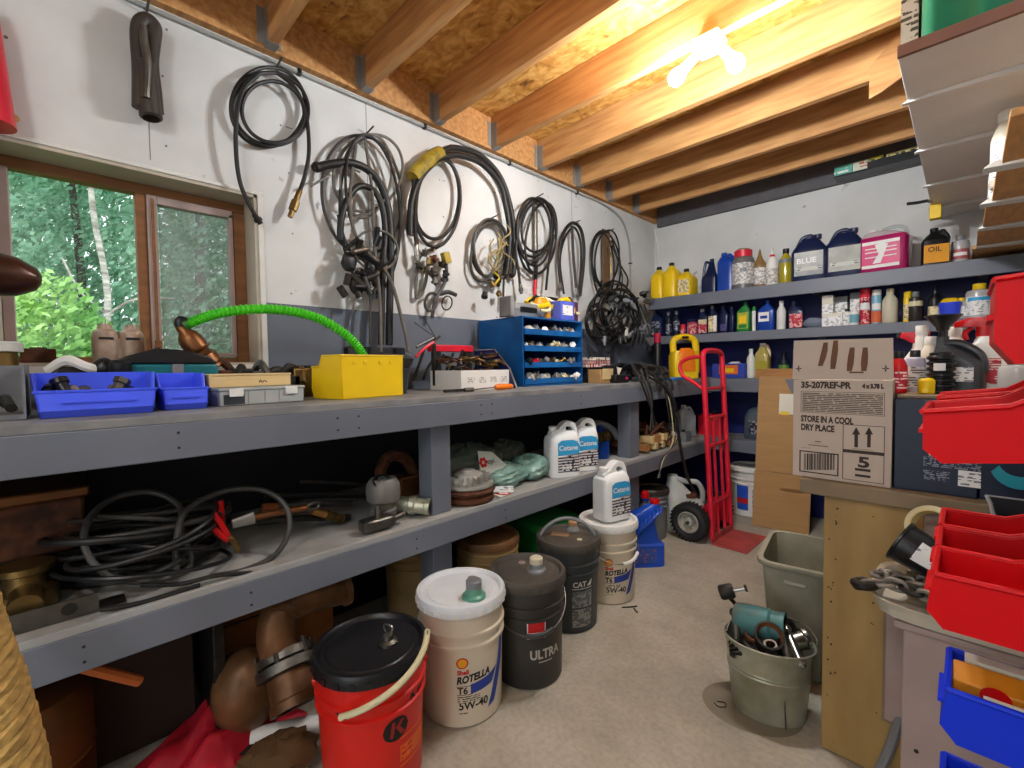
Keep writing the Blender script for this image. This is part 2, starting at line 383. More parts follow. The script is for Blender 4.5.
g = G(); g.box(sx1, sx1+.006, .271, .280, z0+.03, z1-.05).box(sx1, sx1+.012, .265, .288, z0+.06, z0+.085)
struct(g.build('sash_latch', M_wframe, sash))
M_glass = see_through('window_glass', 'ffffff', .04, 1.0)
struct(G().box(-.166, -.163, y0+.028, .226, z0+.022, z1-.036).build('pane', M_glass, win))
M_scr = see_through('insect_screen', '9aa09c', .42)
struct(G().box(-.142, -.141, .295, y1-.062, z0+.04, z1-.052).build('screen', M_scr, win))
struct(G().box(-.16, -.158, .295, y1-.062, z0+.04, z1-.052).build('pane', M_glass, win))
# painter's gap and seams between the wall boards
g = G()
for yy, za in ((onx(150, 150).y, 1.9), (onx(366, 115).y, 1.6), (onx(150, 150).y+2.44, 1.6)): g.box(-.0005, .0008, yy-.0015, yy+.0015, za, 2.44)
struct(g.build('trim_5', mat('board_seam', '7c7a76', .8)))
g = G(); rr = random.Random(2)
for k in range(12):
    for j in range(5):
        y, z = -.9+.405*k+rr.uniform(-.02, .02), 1.5+.22*j+rr.uniform(-.06, .06)
        if WY0-.05 < y < WY1+.05 and z < 1.9: continue
        g.cyl(.0035+.002*rr.random(), 0, .0008, 7, along((0, y, z), (1, 0, 0)))
        if rr.random() < .35: g.box(0, .0006, y+.02, y+.022+.03*rr.random(), z, z+.004)
nh = struct(g.build('nail_heads', mat('grey_dents', '6f6d69', .7), wl)); nh['kind'] = 'stuff'
# ---------------------------------------------------------------- ceiling lamp: two bare bulbs on a box
lp = thing('ceiling_lamp', 'two bare glowing bulbs on a white ceiling box between the joists', 'lamp', (1.315, 1.885, 2.446))
G().box(-.05, .05, -.05, .05, -.045, 0).build('ceiling_box', M_wht, lp, bevel=.006)
M_bulb = bpy.data.materials.new('lit_bulb'); M_bulb.use_nodes = True
e_ = M_bulb.node_tree.nodes['Principled BSDF']; e_.inputs['Emission Color'].default_value = (.93, .97, 1.0, 1); e_.inputs['Emission Strength'].default_value = BULB
for sx, sy in ((-1, -.3), (1, .3)):
    d = Vector((sx*.45, sy*.5-.35, -.75)); M = along((sx*.03, sy*.03, -.03), d)
    h = G().cyl(.02, 0, .10, 20, M).build('bulb_holder', M_wht, lp)
    G().lathe([(0, .095), (.013, .10), (.016, .112), (.026, .130), (.031, .150), (.027, .170), (.014, .182), (0, .184)], 24, M).build('bulb', M_bulb, h)
# unseen fill lamp, added behind the camera to brighten the near side
fill_lamp = dup(lp); relabel(fill_lamp, 'added pair of unseen fill bulbs on the ceiling over the doorway', (1.85, -0.786, 2.446))
M_fill = M_bulb.copy(); M_fill.node_tree.nodes['Principled BSDF'].inputs['Emission Strength'].default_value = BULB*.46
for h in fill_lamp.children:
    for b_ in h.children:
        if b_.name.startswith('bulb'): b_.data = b_.data.copy(); b_.data.materials.clear(); b_.data.materials.append(M_fill)
# unseen wall added behind the camera, narrowing the doorway to cut sky fill
struct(G().box(-.12, 1.25, YN-.1, YN, 0, 2.66).box(1.25, RX+.1, YN-.1, YN, 2.10, 2.66).box(2.36, RX+.1, YN-.1, YN, 0, 2.10).build('wall_front_added', M_dry, flat=True))
# a brown gusset board nailed across the joists
o = G().prism([(0, -.01), (.04, .0), (.16, .06), (.16, .235), (.10, .235), (0, .13)], -.006, .006).build('gusset_board', M_lum)
tag(o, 'short brown plywood gusset nailed to a joist beside the tall white shelf', 'board', loc=(1.725, 2.668, 2.36))
# conduit pinned under the rim board
cp = [(.012, YN+.2, 2.425), (.012, 1.0, 2.425), (.012, 2.6, 2.425), (.012, 3.12, 2.42), (.012, 3.36, 2.36), (.012, 3.47, 2.22), (.012, 3.5, 2.05), (.012, 3.5, 1.62)]
cn = thing('wall_conduit', 'thin grey conduit pinned along the top of the white wall', 'conduit')
G().tube(cp, .008, 8).build('pipe', mat('conduit_grey', '9b9b98', .4), cn)
for y, z in ((.15, 2.425), (.78, 2.425), (1.42, 2.425), (2.05, 2.425), (2.75, 2.425)): G().box(.0, .024, y-.008, y+.008, z-.012, z+.012).build('clip', M_blk, cn, bevel=.002)
for z in (2.02, 1.72): G().box(.0, .024, 3.488, 3.512, z-.006, z+.006).build('clip', M_blk, cn)
cc = thing('corner_cord', 'thin white cord hanging from the ceiling corner down behind yellow jugs', 'cord')
G().tube([(.01, 3.93, 2.40), (.06, 3.9, 2.2), (.10, 3.86, 1.95), (.13, 3.84, 1.712)], .005, 6).build('cord_run', M_wht, cc)

# ---------------------------------------------------------------- benches and shelves
wbch = thing('workbench', 'long grey painted workbench with low shelf under the window and hoses', 'workbench')
G().box(.001, BX-.012, YN+.1, YB-.004, BZ-.02, BZ).build('worktop', M_gtop, wbch, bevel=.002)
G().box(BX-.04, BX, YN+.1, 3.60, BZ-.112, BZ-.0205).build('front_rail', M_gpaint, wbch, bevel=.003)
G().box(BX-.012, BX-.0005, YN+.1, 3.57, BZ-.0205, BZ+.001).build('edge_strip', M_gtop, wbch, bevel=.002)
G().box(.001, BX-.012, YN+.1, YB-.004, SZ-.018, SZ).build('low_shelf', mat('pale_shelf_top', 'a8a6a1', .55, col2='8a8986', scale=6), wbch, bevel=.002)
G().box(BX-.04, BX, YN+.1, 3.60, SZ-.108, SZ-.0185).build('shelf_rail', M_gpaint, wbch, bevel=.003)
G().box(BX-.012, BX-.0005, YN+.1, 3.57, SZ-.0185, SZ+.001).build('edge_strip', mat('pale_edge', 'a3a3a2', .5), wbch, bevel=.002)
for a, b in ((-.62, -.53), (1.0, 1.09), (2.455, 2.56)):
    G().box(.53, .6195, a, b, SZ+.0005, BZ-.0205).build('post', M_gpaint, wbch, bevel=.003)
    G().box(.53, .6195, a, b, 0, SZ-.0185).build('post', M_gpaint, wbch, bevel=.003)
for zz in (BZ, SZ):
    for y in (.3, .62, 1.25, 1.6, 2.9): pass
g = G()
for y in (.21, .62, .69, 1.22, 1.28, 1.9):
    for z in (BZ-.045, BZ-.083): g.cyl(.0035, 0, .0008, 8, along((BX, y, z), (1, 0, 0)))
for y in (.02, .36, .9, 1.35):
    for z in (SZ-.05, SZ-.085): g.cyl(.0035, 0, .0008, 8, along((BX, y, z), (1, 0, 0)))
hd = G.build(g, 'screw_heads', M_ink, wbch); hd['kind'] = 'stuff'
bb = thing('back_bench', 'grey painted bench along the back wall behind the red hand truck', 'workbench')
G().box(BX-.011, 1.70, 3.59, YB-.004, BZ-.02, BZ-.0005).build('worktop', M_gtop, bb)
G().box(BX+.001, 1.70, 3.571, 3.604, BZ-.10, BZ+.0005).build('front_rail', M_gpaint, bb, bevel=.003)
G().box(BX-.011, 1.70, 3.59, YB-.004, SZ-.018, SZ-.0005).build('low_shelf', M_gtop, bb)
G().box(BX+.001, 1.70, 3.571, 3.604, SZ-.09, SZ+.0005).build('shelf_rail', M_gpaint, bb, bevel=.003)
G().box(1.60, 1.69, 3.61, 3.70, 0, SZ-.019).build('post', M_gpaint, bb)
G().box(1.60, 1.69, 3.61, 3.70, SZ, BZ-.021).build('post', M_gpaint, bb)
UZ, MZ = 1.71, 1.388
for nm, z, hgt, lab in (('wall_shelf', UZ, .092, 'upper grey wall shelf carrying yellow, navy and magenta jugs'), ('wall_shelf', MZ, .066, 'second grey wall shelf with small oil bottles against navy paint')):
    s_ = thing(nm, lab, 'shelf', (0, 0, z))
    G().box(.13, RX-.002, 3.62, YB-.004, -.02, 0).build('board', M_gtop, s_)
    G().box(.13, RX-.002, 3.60, 3.6195, -hgt, .001).build('front_rail', M_gpaint, s_, bevel=.003)
    for x in (.5, 1.3, 2.1): G().box(x, x+.04, 3.62, YB-.004, -hgt+.005, -.0205).build('bracket', M_gpaint, s_)
# right-hand storage shelves over the low bench
hs = thing('ceiling_shelf', 'long white shelf near the ceiling seen from below at the right', 'shelf', (0, 0, 2.05))
M_wsh = mat('white_melamine', 'e4e3e1', .45, var=.08, scale=4)
G().box(1.90, RX-.002, 1.80, 3.94, 0, .016).build('board', M_wsh, hs, bevel=.002)
G().box(1.90, RX-.002, 1.786, 1.7995, -.003, .03).build('edge_band', mat('brown_edge', '7d5a50', .5), hs)
for y in (2.10, 2.62, 3.16, 3.64): G().prism([(1.885, -.010), (RX-.002, -.03), (RX-.002, -.001), (1.90, -.001)], y, y+.026).build('bracket_arm', M_wsh, hs, bevel=.002)
ws = thing('plank_shelf', 'brown plank shelf on white bracket arms below the long white shelf', 'shelf', (0, 0, 1.74))
ys = [1.66, 2.10, 2.55, 3.0, 3.45, 3.93]
M_plank = mat('shelf_plank', 'd09a5c', .6, var=.25, scale=4, stretch=(12, 2, 12))
for i in range(5): G().box((2.125, 2.117, 2.102, 2.087, 2.072)[i], RX-.002, ys[i], ys[i+1]-.075, 0, .018).build('plank', M_plank, ws, bevel=.002)
for y in ys[1:5]: G().prism([(2.085, -.002), (RX-.002, -.02), (RX-.002, .016), (2.11, .016)], y-.068, y-.008).build('bracket_arm', M_wht, ws, bevel=.002)
# low bench on the right, with an end panel
rb = thing('side_bench', 'low wooden bench with yellowed end panel carrying cartons at right', 'workbench')
M_slab = mat('greyed_board', '8d7a60', .65, var=.25, scale=6)
G().box(1.715, RX-.002, 1.55, 3.10, .765, .808).build('top_board', M_slab, rb, bevel=.004)
G().box(1.772, 1.99, 1.575, 1.60, .002, .764).build('end_panel', M_ply, rb, bevel=.003)
G().box(1.99, RX-.004, 1.575, 1.60, .002, .764).build('back_panel', M_mauve, rb, bevel=.003)
g = G()
for dx in (0, .058): g.box(1.772+.14+dx, 1.772+.146+dx, 1.568, 1.575, .17, .60)
g.box(1.912, 1.976, 1.568, 1.575, .165, .171)
G.build(g, 'slot_frame', M_slab, rb)
G().box(1.918, 1.97, 1.570, 1.575, .171, .60).build('slot_board', M_mauve, rb)
G().box(1.772, 1.80, 1.60, 3.05, .60, .764).build('side_rail', M_ply, rb)
G().box(1.772, 1.85, 2.98, 3.05, .002, .6).build('leg', M_ply, rb)
g = G(); rr = random.Random(3)
for i in range(26): g.cyl(.0012+.002*rr.random(), 0, .0006, 7, along((1.785+.02*rr.random()+(.0 if rr.random()<.8 else .1), 1.575, .15+.58*rr.random()), (0, -1, 0)))
G.build(g, 'nail_marks', M_ink, rb)['kind'] = 'stuff'
kick = G().box(1.80, RX-.01, 1.62, 3.0, .0, .012)
G.build(kick, 'base_board', M_slab, rb)
# ---------------------------------------------------------------- outdoors
gr = struct(G().add([(-40, -30, -.6), (-.3, -30, -.6), (-.3, 30, -.6), (-40, 30, -.6)], [(0, 1, 2, 3)]).build('ground_outside', mat('outside_grass', '4d7a34', .9, var=.4)))
def leafmat(nm, a, b):
    m = mat(nm, a, .55, col2=b, scale=.9, var=.4, lo=.4, hi=.6); return m
L1 = leafmat('blue_green_leaves', 'a6d6b6', '5c9f7c'); L2 = leafmat('fresh_leaves', 'bfe48a', '6cae52'); M_bark = mat('birch_bark', 'dcd8cf', .8, var=.5, col2='8c877d', scale=5, stretch=(1, 1, 4)); M_bark2 = mat('grey_bark', '5a544a', .9, var=.4)
def crown(nm, n, rx, ry, rz, size, m, parent, c, seed, hollow=.55):
    rr = random.Random(seed); V = []; F = []
    for i in range(n):
        while True:
            p = Vector((rr.uniform(-1, 1), rr.uniform(-1, 1), rr.uniform(-1, 1)))
            if hollow < p.length < 1: break
        p = Vector((p.x*rx, p.y*ry, p.z*rz))+Vector(c)
        d = Vector((rr.gauss(0, 1), rr.gauss(0, 1), rr.gauss(0, 1))).normalized(); u = d.orthogonal().normalized(); v = d.cross(u); s = size*rr.uniform(.6, 1.4); o = len(V)
        V += [p-u*s, p+v*s*.5, p+u*s, p-v*s*.5]; F.append((o, o+1, o+2, o+3))
    return G().add(V, F).build(nm, m, parent, flat=True)
def tree(label, loc, hgt, rx, m, n, size, seed, trunk=.12, bark=None, low=.25, group='trees beyond the window'):
    t = thing('leafy_tree', label, 'tree', loc, group=group)
    rr = random.Random(seed); pts = [(0, 0, 0), (rr.uniform(-.1, .1), rr.uniform(-.1, .1), hgt*.4), (rr.uniform(-.25, .25), rr.uniform(-.25, .25), hgt*.95)]
    G().tube(pts, lambda q: trunk*(1-.75*q), 8).build('trunk', bark or M_bark2, t)
    crown('crown', n, rx, rx, hgt*(1-low)/2, size, m, t, (0, 0, hgt*(low+(1-low)/2)), seed)
    return t
rr = random.Random(11)
tl = 'dense green forest tree seen through the window glass'
for i in range(10):
    tree(tl, (-8.6-3.3*(i % 2), -4.5+i*1.62, -.6), 9+rr.random()*2, 1.5, L1, 15000, .055, 20+i, low=.04)
for i in range(7):
    tree('tree at the far edge of the woods behind nearer trees', (-16.5-5*(i % 2), -9+i*3.6, -.6), 14, 3.3, L1, 6000, .17, 60+i, low=.02, group='far trees beyond the window')
for i, (x, y, h_, r_) in enumerate(((-4.3, -.05, 2.75, .62), (-4.6, -1.45, 2.4, .7), (-5.0, 1.3, 1.9, .65), (-4.6, 3.1, 1.6, .75))):
    b = thing('green_bush', 'bright green bush low outside the window', 'bush', (x, y, -.6), group='bushes outside the window')
    G().tube([(0, 0, 0), (0, .02, h_*.6)], .03, 6).build('stem', M_bark2, b); crown('foliage', 7500, r_, r_, h_/2, .04, L2, b, (0, 0, h_/2), 90+i, .3)
bt = thing('birch_tree', 'slim white birch trunk standing in the left half of the window', 'tree', (-6.2, .50, -.6))
G().tube([(0, 0, 0), (.03, -.08, 1.5), (0, .02, 2.8), (.05, -.1, 4.2), (0, 0, 6.5)], lambda q: .05*(1-.5*q), 10).build('trunk', M_bark, bt)
G().tube([(.02, -.02, 2.5), (.1, .3, 2.75), (.1, .75, 2.8)], .018, 6).build('branch', M_bark, bt)
G().tube([(.02, -.02, 2.55), (.1, -.25, 2.8), (.1, -.4, 3.2)], .014, 6).build('branch', M_bark, bt)
crown('crown', 2500, 1.5, 1.5, 1.3, .09, L1, bt, (0, 0, 5.6), 77, .2)
# ================================================================ builders
def wl_(g, root):
    """move world-space geometry into the frame of an unturned root"""
    l = root.location; g.v = [(v[0]-l.x, v[1]-l.y, v[2]-l.z) for v in g.v]; return g
def bucket(label, loc, h, rt, rb, m, ml, group=None, grip=None, bail='down', bail_a=0.0, grip_m=None, cat='bucket', lid=True, bands=2):
    t = thing('bucket', label, cat, loc, group=group)
    rf = lambda z: rb+(rt-.004-rb)*min(max(z/h, 0), 1)
    pr = [(0, 0), (rb-.006, 0), (rb, .006), (rf(h*.60), h*.60)]
    for k in range(bands):
        z = h*(.66+.10*k); pr += [(rf(z), z), (rf(z)+.007, z+.003), (rf(z)+.007, z+.012), (rf(z), z+.015)]
    pr += [(rf(h-.02), h-.02), (rt-.002, h-.018), (rt-.002, h-.002)]
    if not lid: pr += [(rt-.006, h), (rt-.009, h-.004), (rb-.004, .006), (0, .006)]
    else: pr += [(rt-.01, h-.002)]
    b = G().lathe(pr, 48).build('shell', m, t)
    l = None
    if lid:
        l = G().lathe([(rt+.001, h-.024), (rt+.005, h-.022), (rt+.006, h+.006), (rt+.002, h+.013), (rt-.008, h+.014), (rt-.014, h+.008), (rt-.017, h+.001), (rt-.03, h+.001), (rt-.034, h+.004), (rt*.45, h+.005), (0, h+.005)], 48).build('lid', ml, t)
        g = G()
        for k in range(24):
            a = 2*PI*k/24; g.box(-.002, .002, -.007, .007, h-.02, h-.002, T((rt+.0058)*math.cos(a), (rt+.0058)*math.sin(a), 0, rz=a))
        G.build(g, 'pull_tabs', ml, l)['kind'] = 'stuff'
    if bail:
        r = rf(h*.80)+.010; zz = h*.80; P = []
        for k in range(13):
            u = PI*k/12; x = r*math.cos(u); s_ = math.sin(u)
            if bail == 'down': P.append((x, s_*(r+.006)*.999+.002, zz-.62*r*s_))
            elif bail == 'up': P.append((x, s_*.02, zz+1.08*r*s_))
            else: P.append((x, s_*bail, zz+(1.18*r*1.18*r-bail*bail)**.5*s_))
        M = T(0, 0, 0, rz=bail_a)
        hd = G().tube(P, .0024, 6, sub=3, M=M).build('bail', M_steel if grip is None else M_dsteel, t)
        for s_ in (-1, 1): G().cyl(.009, 0, .01, 12, M @ along((s_*(r-.012), 0, zz), (s_, 0, 0))).build('ear', m, t)
        if grip: G().tube([P[k] for k in grip], .0085, 8, sub=4, M=M).build('grip', grip_m or M_wht, hd)
    return t, rf, l
def spout(parent, x, y, z, m1, m2, r=.026, h=.045):
    s_ = G().lathe([(r*1.35, z), (r*1.3, z+.008), (r, z+.014), (r*.85, z+h*.6), (0, z+h*.6)], 20, T(x, y, 0)).build('spout', m1, parent)
    G().lathe([(r*.8, z+h*.55), (r*.88, z+h*.6), (r*.88, z+h), (r*.7, z+h+.004), (0, z+h+.004)], 16, T(x, y, 0)).build('spout_cap', m2, s_)
    return s_
def arc_poly(cx, cz, r, n=24, sq=1.0): return [(cx+r*math.cos(2*PI*k/n), cz+r*sq*math.sin(2*PI*k/n)) for k in range(n)]
def emblem_shell(g1, g2, a0, z0, rf, r):
    P = [(-.42*r, -.85*r), (.42*r, -.85*r)]
    for k in range(9):
        u = R(-25)+R(230)*k/8; P.append((r*math.cos(u), r*.95*math.sin(u)))
    wrap_poly(g1, P, a0, z0, lambda z: rf(z)+.0008); wrap_poly(g2, [(x*.78, y*.78) for x, y in P], a0, z0, lambda z: rf(z)+.0013)
TC = lambda x, y: math.atan2(CAM.y-y, CAM.x-x)       # heading from a spot to where the photographer stood

# ================================================================ buckets along the low shelf
M_kub = mat('kubota_red', 'e0261c', .34, var=.06, col2='c81c14', scale=3)
t, rf, l = bucket('red bucket with black lid and long pale bail grip nearest in the row', (.878, .602, 0), .365, .152, .134, M_kub, M_blk, bail=None)
a0 = TC(.878, .602)
bp = [((rf(.30)+.016+.012*math.sin(PI*k/10))*math.cos(a0+1.25-1.75*k/10), (rf(.30)+.016+.012*math.sin(PI*k/10))*math.sin(a0+1.25-1.75*k/10), .405-.125*k/10) for k in range(11)]
bl_ = G().tube([(rf(.3)*math.cos(a0+1.6), rf(.3)*math.sin(a0+1.6), .30)]+bp+[(rf(.3)*math.cos(a0-1.6), rf(.3)*math.sin(a0-1.6), .285)], .0024, 6, sub=4).build('bail', M_dsteel, t)
G().tube(bp, .0085, 10, sub=4).build('grip', M_cream, bl_)
for s_ in (1.6, -1.6): G().cyl(.010, 0, .012, 12, along((rf(.3)*.99*math.cos(a0+s_), rf(.3)*.99*math.sin(a0+s_), .293), (math.cos(a0+s_), math.sin(a0+s_), 0))).build('ear', M_kub, t)
sp = G().lathe([(.027, .37), (.026, .378), (.016, .384), (.014, .395), (0, .396)], 18, T(.035, .035, 0)).build('vent_cap', M_dsteel, l)
G().tube([(.02, .035, .398), (.02, .03, .418), (.035, .035, .424), (.05, .04, .418), (.05, .035, .398)], .0028, 6).build('wire_loop', M_steel, sp)
g = G(); wrap_poly(g, arc_poly(0, 0, .037, 28, .86), a0+.42, .205, lambda z: rf(z)+.0008); em = g.build('emblem', M_ink, t)
g = G()
for P in ([(-.018, -.019), (-.009, -.021), (-.003, .021), (-.012, .023)], [(-.004, .004), (.014, .021), (.024, .019), (.004, -.002)], [(.0, .004), (.008, .006), (.025, -.017), (.012, -.02)]): wrap_poly(g, P, a0+.42, .205, lambda z: rf(z)+.0014)
g.build('emblem_letter', mat('deep_red_ink', 'a51815', .5), em)
g = wrap_letters(G(), 'Kubota', a0+.42+.30, .245, lambda z: rf(z)+.001, .062, width=.15, bold=.0012); g.build('lettering', M_ink, t)
g = wrap_rect(G(), a0+.50, a0+1.25, .105, .15, lambda z: rf(z)+.0006); st = g.build('orange_strip', mat('orange_ink', 'f06a1c', .5), t)
wrap_rect(G(), a0+.53, a0+.80, .110, .145, lambda z: rf(z)+.0012).build('strip_print', printed('strip_print', 'f06a1c', 'b82418', 70, .45, fine=70), st)
g = wrap_rect(G(), a0+.50, a0+1.25, .168, .173, lambda z: rf(z)+.0006); g.build('orange_line', mat('orange_ink', 'f06a1c'), t)
g = wrap_rect(G(), a0+.50, a0+1.25, .090, .096, lambda z: rf(z)+.0006); g.build('orange_line', mat('orange_ink', 'f06a1c'), t)

M_pail = mat('translucent_white_pail', 'd8cbb4', .4, var=.1, scale=3)
def rotella(label, loc, h, rt, rb, ashift, small=False, **k):
    t, rf, l = bucket(label, loc, h, rt, rb, M_pail, M_wht, **k)
    a0 = TC(loc[0], loc[1])+ashift; R1 = lambda z: rf(z)+.0008
    g1, g2 = G(), G(); emblem_shell(g1, g2, a0+.02, h*.56, rf, .020); e = g1.build('emblem', M_inkr, t); g2.build('emblem_fill', mat('shell_yellow', 'f0a81c', .5), e)
    wrap_letters(G(), 'Shell', a0-.10, h*.465, R1, .020, bold=.001).build('lettering', M_inkr, t)
    wrap_letters(G(), 'ROTELLA', a0-.12, h*.385, R1, .032, width=.115, shear=.18, bold=.0016, skew=.10).build('lettering', M_ink, t)
    wrap_letters(G(), 'T6', a0-.10, h*.30, R1, .030, bold=.001).build('lettering', M_ink, t)
    g = G(); wrap_poly(g, [(.012, -.002), (.09, .008), (.115, .055), (.075, .040), (.012, .030)], a0+.12, h*.295, R1); g.build('blue_swash', M_inkblue, t)
    for z in (.288, .36): wrap_rect(G(), a0-.12, a0+.25, h*z, h*z+.002, R1).build('label_line', M_ink, t)
    wrap_rect(G(), a0-.10, a0+.45, h*.222, h*.278, R1).build('fine_print', printed('pail_print', 'd8cbb4', '3a3430', 150, .47, fine=120), t)
    wrap_letters(G(), '5W-40', a0-.08, h*.165, R1, .036, width=.10, bold=.001).build('lettering', M_ink, t)
    wrap_rect(G(), a0-.08, a0+.16, h*.125, h*.145, R1).build('fine_print', printed('pail_print', 'd8cbb4', '3a3430'), t)
    g = G(); wrap_poly(g, [(.085, -.025), (.115, -.015), (.165, .10), (.18, .20), (.158, .20), (.140, .12)], a0+.03, h*.18, R1); g.build('blue_swash', M_inkblue, t)
    return t, rf, l
t, rf, l = rotella('white oil bucket with green spout cap standing between red and black buckets', (.842, .956, 0), .385, .1465, .135, -.02, bail='up' if False else None)
l.data.materials.clear(); l.data.materials.append(mat('clean_white_lid', 'dfe3e6', .35))
spout(l, .075, -.005, .389, mat('sea_green_cap', '5f9c84', .35), M_gry, .03, .055)
G().cyl(.016, .389, .392, 16, T(-.03, .075, 0)).build('plug', M_gry, l)

M_bbk = mat('scuffed_black_pail', '2a2725', .45, col2='3b3733', scale=4)
M_dlid = mat('dusty_black_lid', '38342f', .6, col2='5a534a', scale=5)
t, rf, l = bucket('black oil bucket with ULTRA lettering, red label and dusty lid', (.895, 1.232, 0), .375, .1395, .128, M_bbk, M_dlid, bail='down', bail_a=R(-128), grip=(5, 6, 7, 8), grip_m=M_dkg)
a0 = TC(.895, 1.232); R1 = lambda z: rf(z)+.0008; R2 = lambda z: rf(z)+.0014
lb = wrap_rect(G(), a0-.02, a0+.50, .19, .258, R1).build('label', M_inkw, t)
wrap_rect(G(), a0+.01, a0+.47, .213, .252, R2).build('label_patch', M_inkr, lb)
wrap_rect(G(), a0+.03, a0+.46, .196, .210, R2).build('fine_print', printed('tag_print', 'e8e6e2', '55504c', 160, .48, fine=110), lb)
wrap_letters(G(), 'ULTRA', a0+.05, .115, R1, .046, width=.125, bold=.0015).build('lettering', mat('pale_print', 'b9b4aa', .6), t)
wrap_rect(G(), a0+.3, a0+.72, .10, .104, R1).build('label_line', mat('pale_print', 'b9b4aa'), t)
s_ = spout(l, .03, .02, .379, M_gry, mat('yellowed_cap', 'd8ccb0', .4), .028, .05); G().cyl(.014, .379, .383, 14, T(-.055, .03, 0)).build('plug', mat('pale_plug', 'a08a80', .5), l)
G().lathe([(.0, .3795), (.035, .3797), (.04, .379)], 16, T(-.01, .03, 0), 1.2, .8).build('oil_stain', M_ink, l)

M_cat = mat('charcoal_pail', '33383a', .42, col2='3f4446', scale=4)
t, rf, l = bucket('charcoal oil bucket with raised handle between the black and white buckets', (.796, 1.61, 0), .375, .139, .127, M_cat, M_dlid, bail='up', bail_a=R(42), grip=(2, 3, 4, 5, 6, 7, 8, 9, 10), grip_m=M_gry)
a0 = TC(.796, 1.61); R1 = lambda z: rf(z)+.0008; R2 = lambda z: rf(z)+.0014
wrap_letters(G(), 'CAT', a0+.14, .205, R1, .032, bold=.0009).build('lettering', M_inkw, t)
wrap_poly(G(), [(.066, 0), (.088, 0), (.096, .024), (.090, .024)], a0+.14, .205, R1).build('emblem', M_inkw, t)
wrap_rect(G(), a0+.12, a0+.85, .195, .198, R1).build('label_line', M_inkw, t)
for z0_, z1_ in ((.115, .185), (.03, .108)): wrap_rect(G(), a0+.12, a0+.85, z0_, z1_, R1).build('label', printed('grey_label', '5b605f', 'a8aaa6', 150, .5), t)
s_ = spout(l, -.03, .075, .379, M_clear, mat('orange_tan_cap', 'b88a66', .5), .024, .04)
G().box(-.06, .02, -.02, .02, .3795, .3825, T(-.02, .0, 0, rz=.5)).build('tape_patch', mat('tan_tape', '9a7a5c', .6), l); G().cyl(.012, .379, .3825, 14, T(.065, .0, 0)).build('plug', M_cream, l)

t, rf, l = rotella('white oil bucket under the white jug at the far end of the row', (.794, 1.939, 0), .372, .141, .128, .0, bail='down', bail_a=R(-120), grip=(6, 7, 8, 9), grip_m=M_wht)
g = G(); rr = random.Random(8)
M_tan = mat('tan_pail', 'b59a6a', .45, col2='8f7448', scale=5)
bucket('tan bucket with rust brown lid tucked beneath the low shelf', (.50, 1.385, 0), .365, .1415, .13, M_tan, mat('rusty_lid', '7a5634', .6, col2='57381f', scale=6), bail=None, bands=3)
bucket('second tan bucket under the shelf, half hidden behind the post', (.24, 1.16, 0), .365, .1415, .13, M_tan, mat('rusty_lid', '7a5634'), bail=None, bands=3)
t, rf, l = bucket('grey metal bucket beneath the shelf beside blue jug', (.575, 2.80, 0), .32, .108, .096, M_gry, M_dsteel, bail=None, bands=4)
t, rf, l = bucket('white bucket with blue and red label near leaning cardboard', (.90, 3.74, 0), .36, .14, .125, M_wht, M_wht, bail=None)
a0 = TC(.9, 3.74); R1 = lambda z: rf(z)+.0008; R2 = lambda z: rf(z)+.0014
lb = wrap_rect(G(), a0-.75, a0+.9, .05, .235, R1).build('label', mat('label_blue', '2a57c8', .5), t)
wrap_rect(G(), a0-.1, a0+.9, .05, .235, R2).build('label_panel', M_inkw, lb); wrap_rect(G(), a0-.75, a0-.1, .10, .14, R2).build('label_panel', M_inkr, lb)
wrap_rect(G(), a0+.1, a0+.5, .07, .22, lambda z: rf(z)+.002).build('label_print', printed('blue_print', 'e4e4ea', '2a4ab0', 90, .45), lb)
# green tub behind
gt = thing('green_tub', 'green plastic tub in the shade behind charcoal bucket', 'tub', (.42, 1.83, 0))
G().loft([(0, 0, 0, .16, .12, 5), (.30, 0, 0, .185, .145, 5), (.31, 0, 0, .20, .16, 5), (.325, 0, 0, .20, .16, 5)], 32).build('shell', M_grn, gt)
G().loft([(.326, 0, 0, .198, .158, 5), (.345, 0, 0, .195, .155, 5), (.35, 0, 0, .17, .13, 5)], 32).build('lid', M_grn, gt)

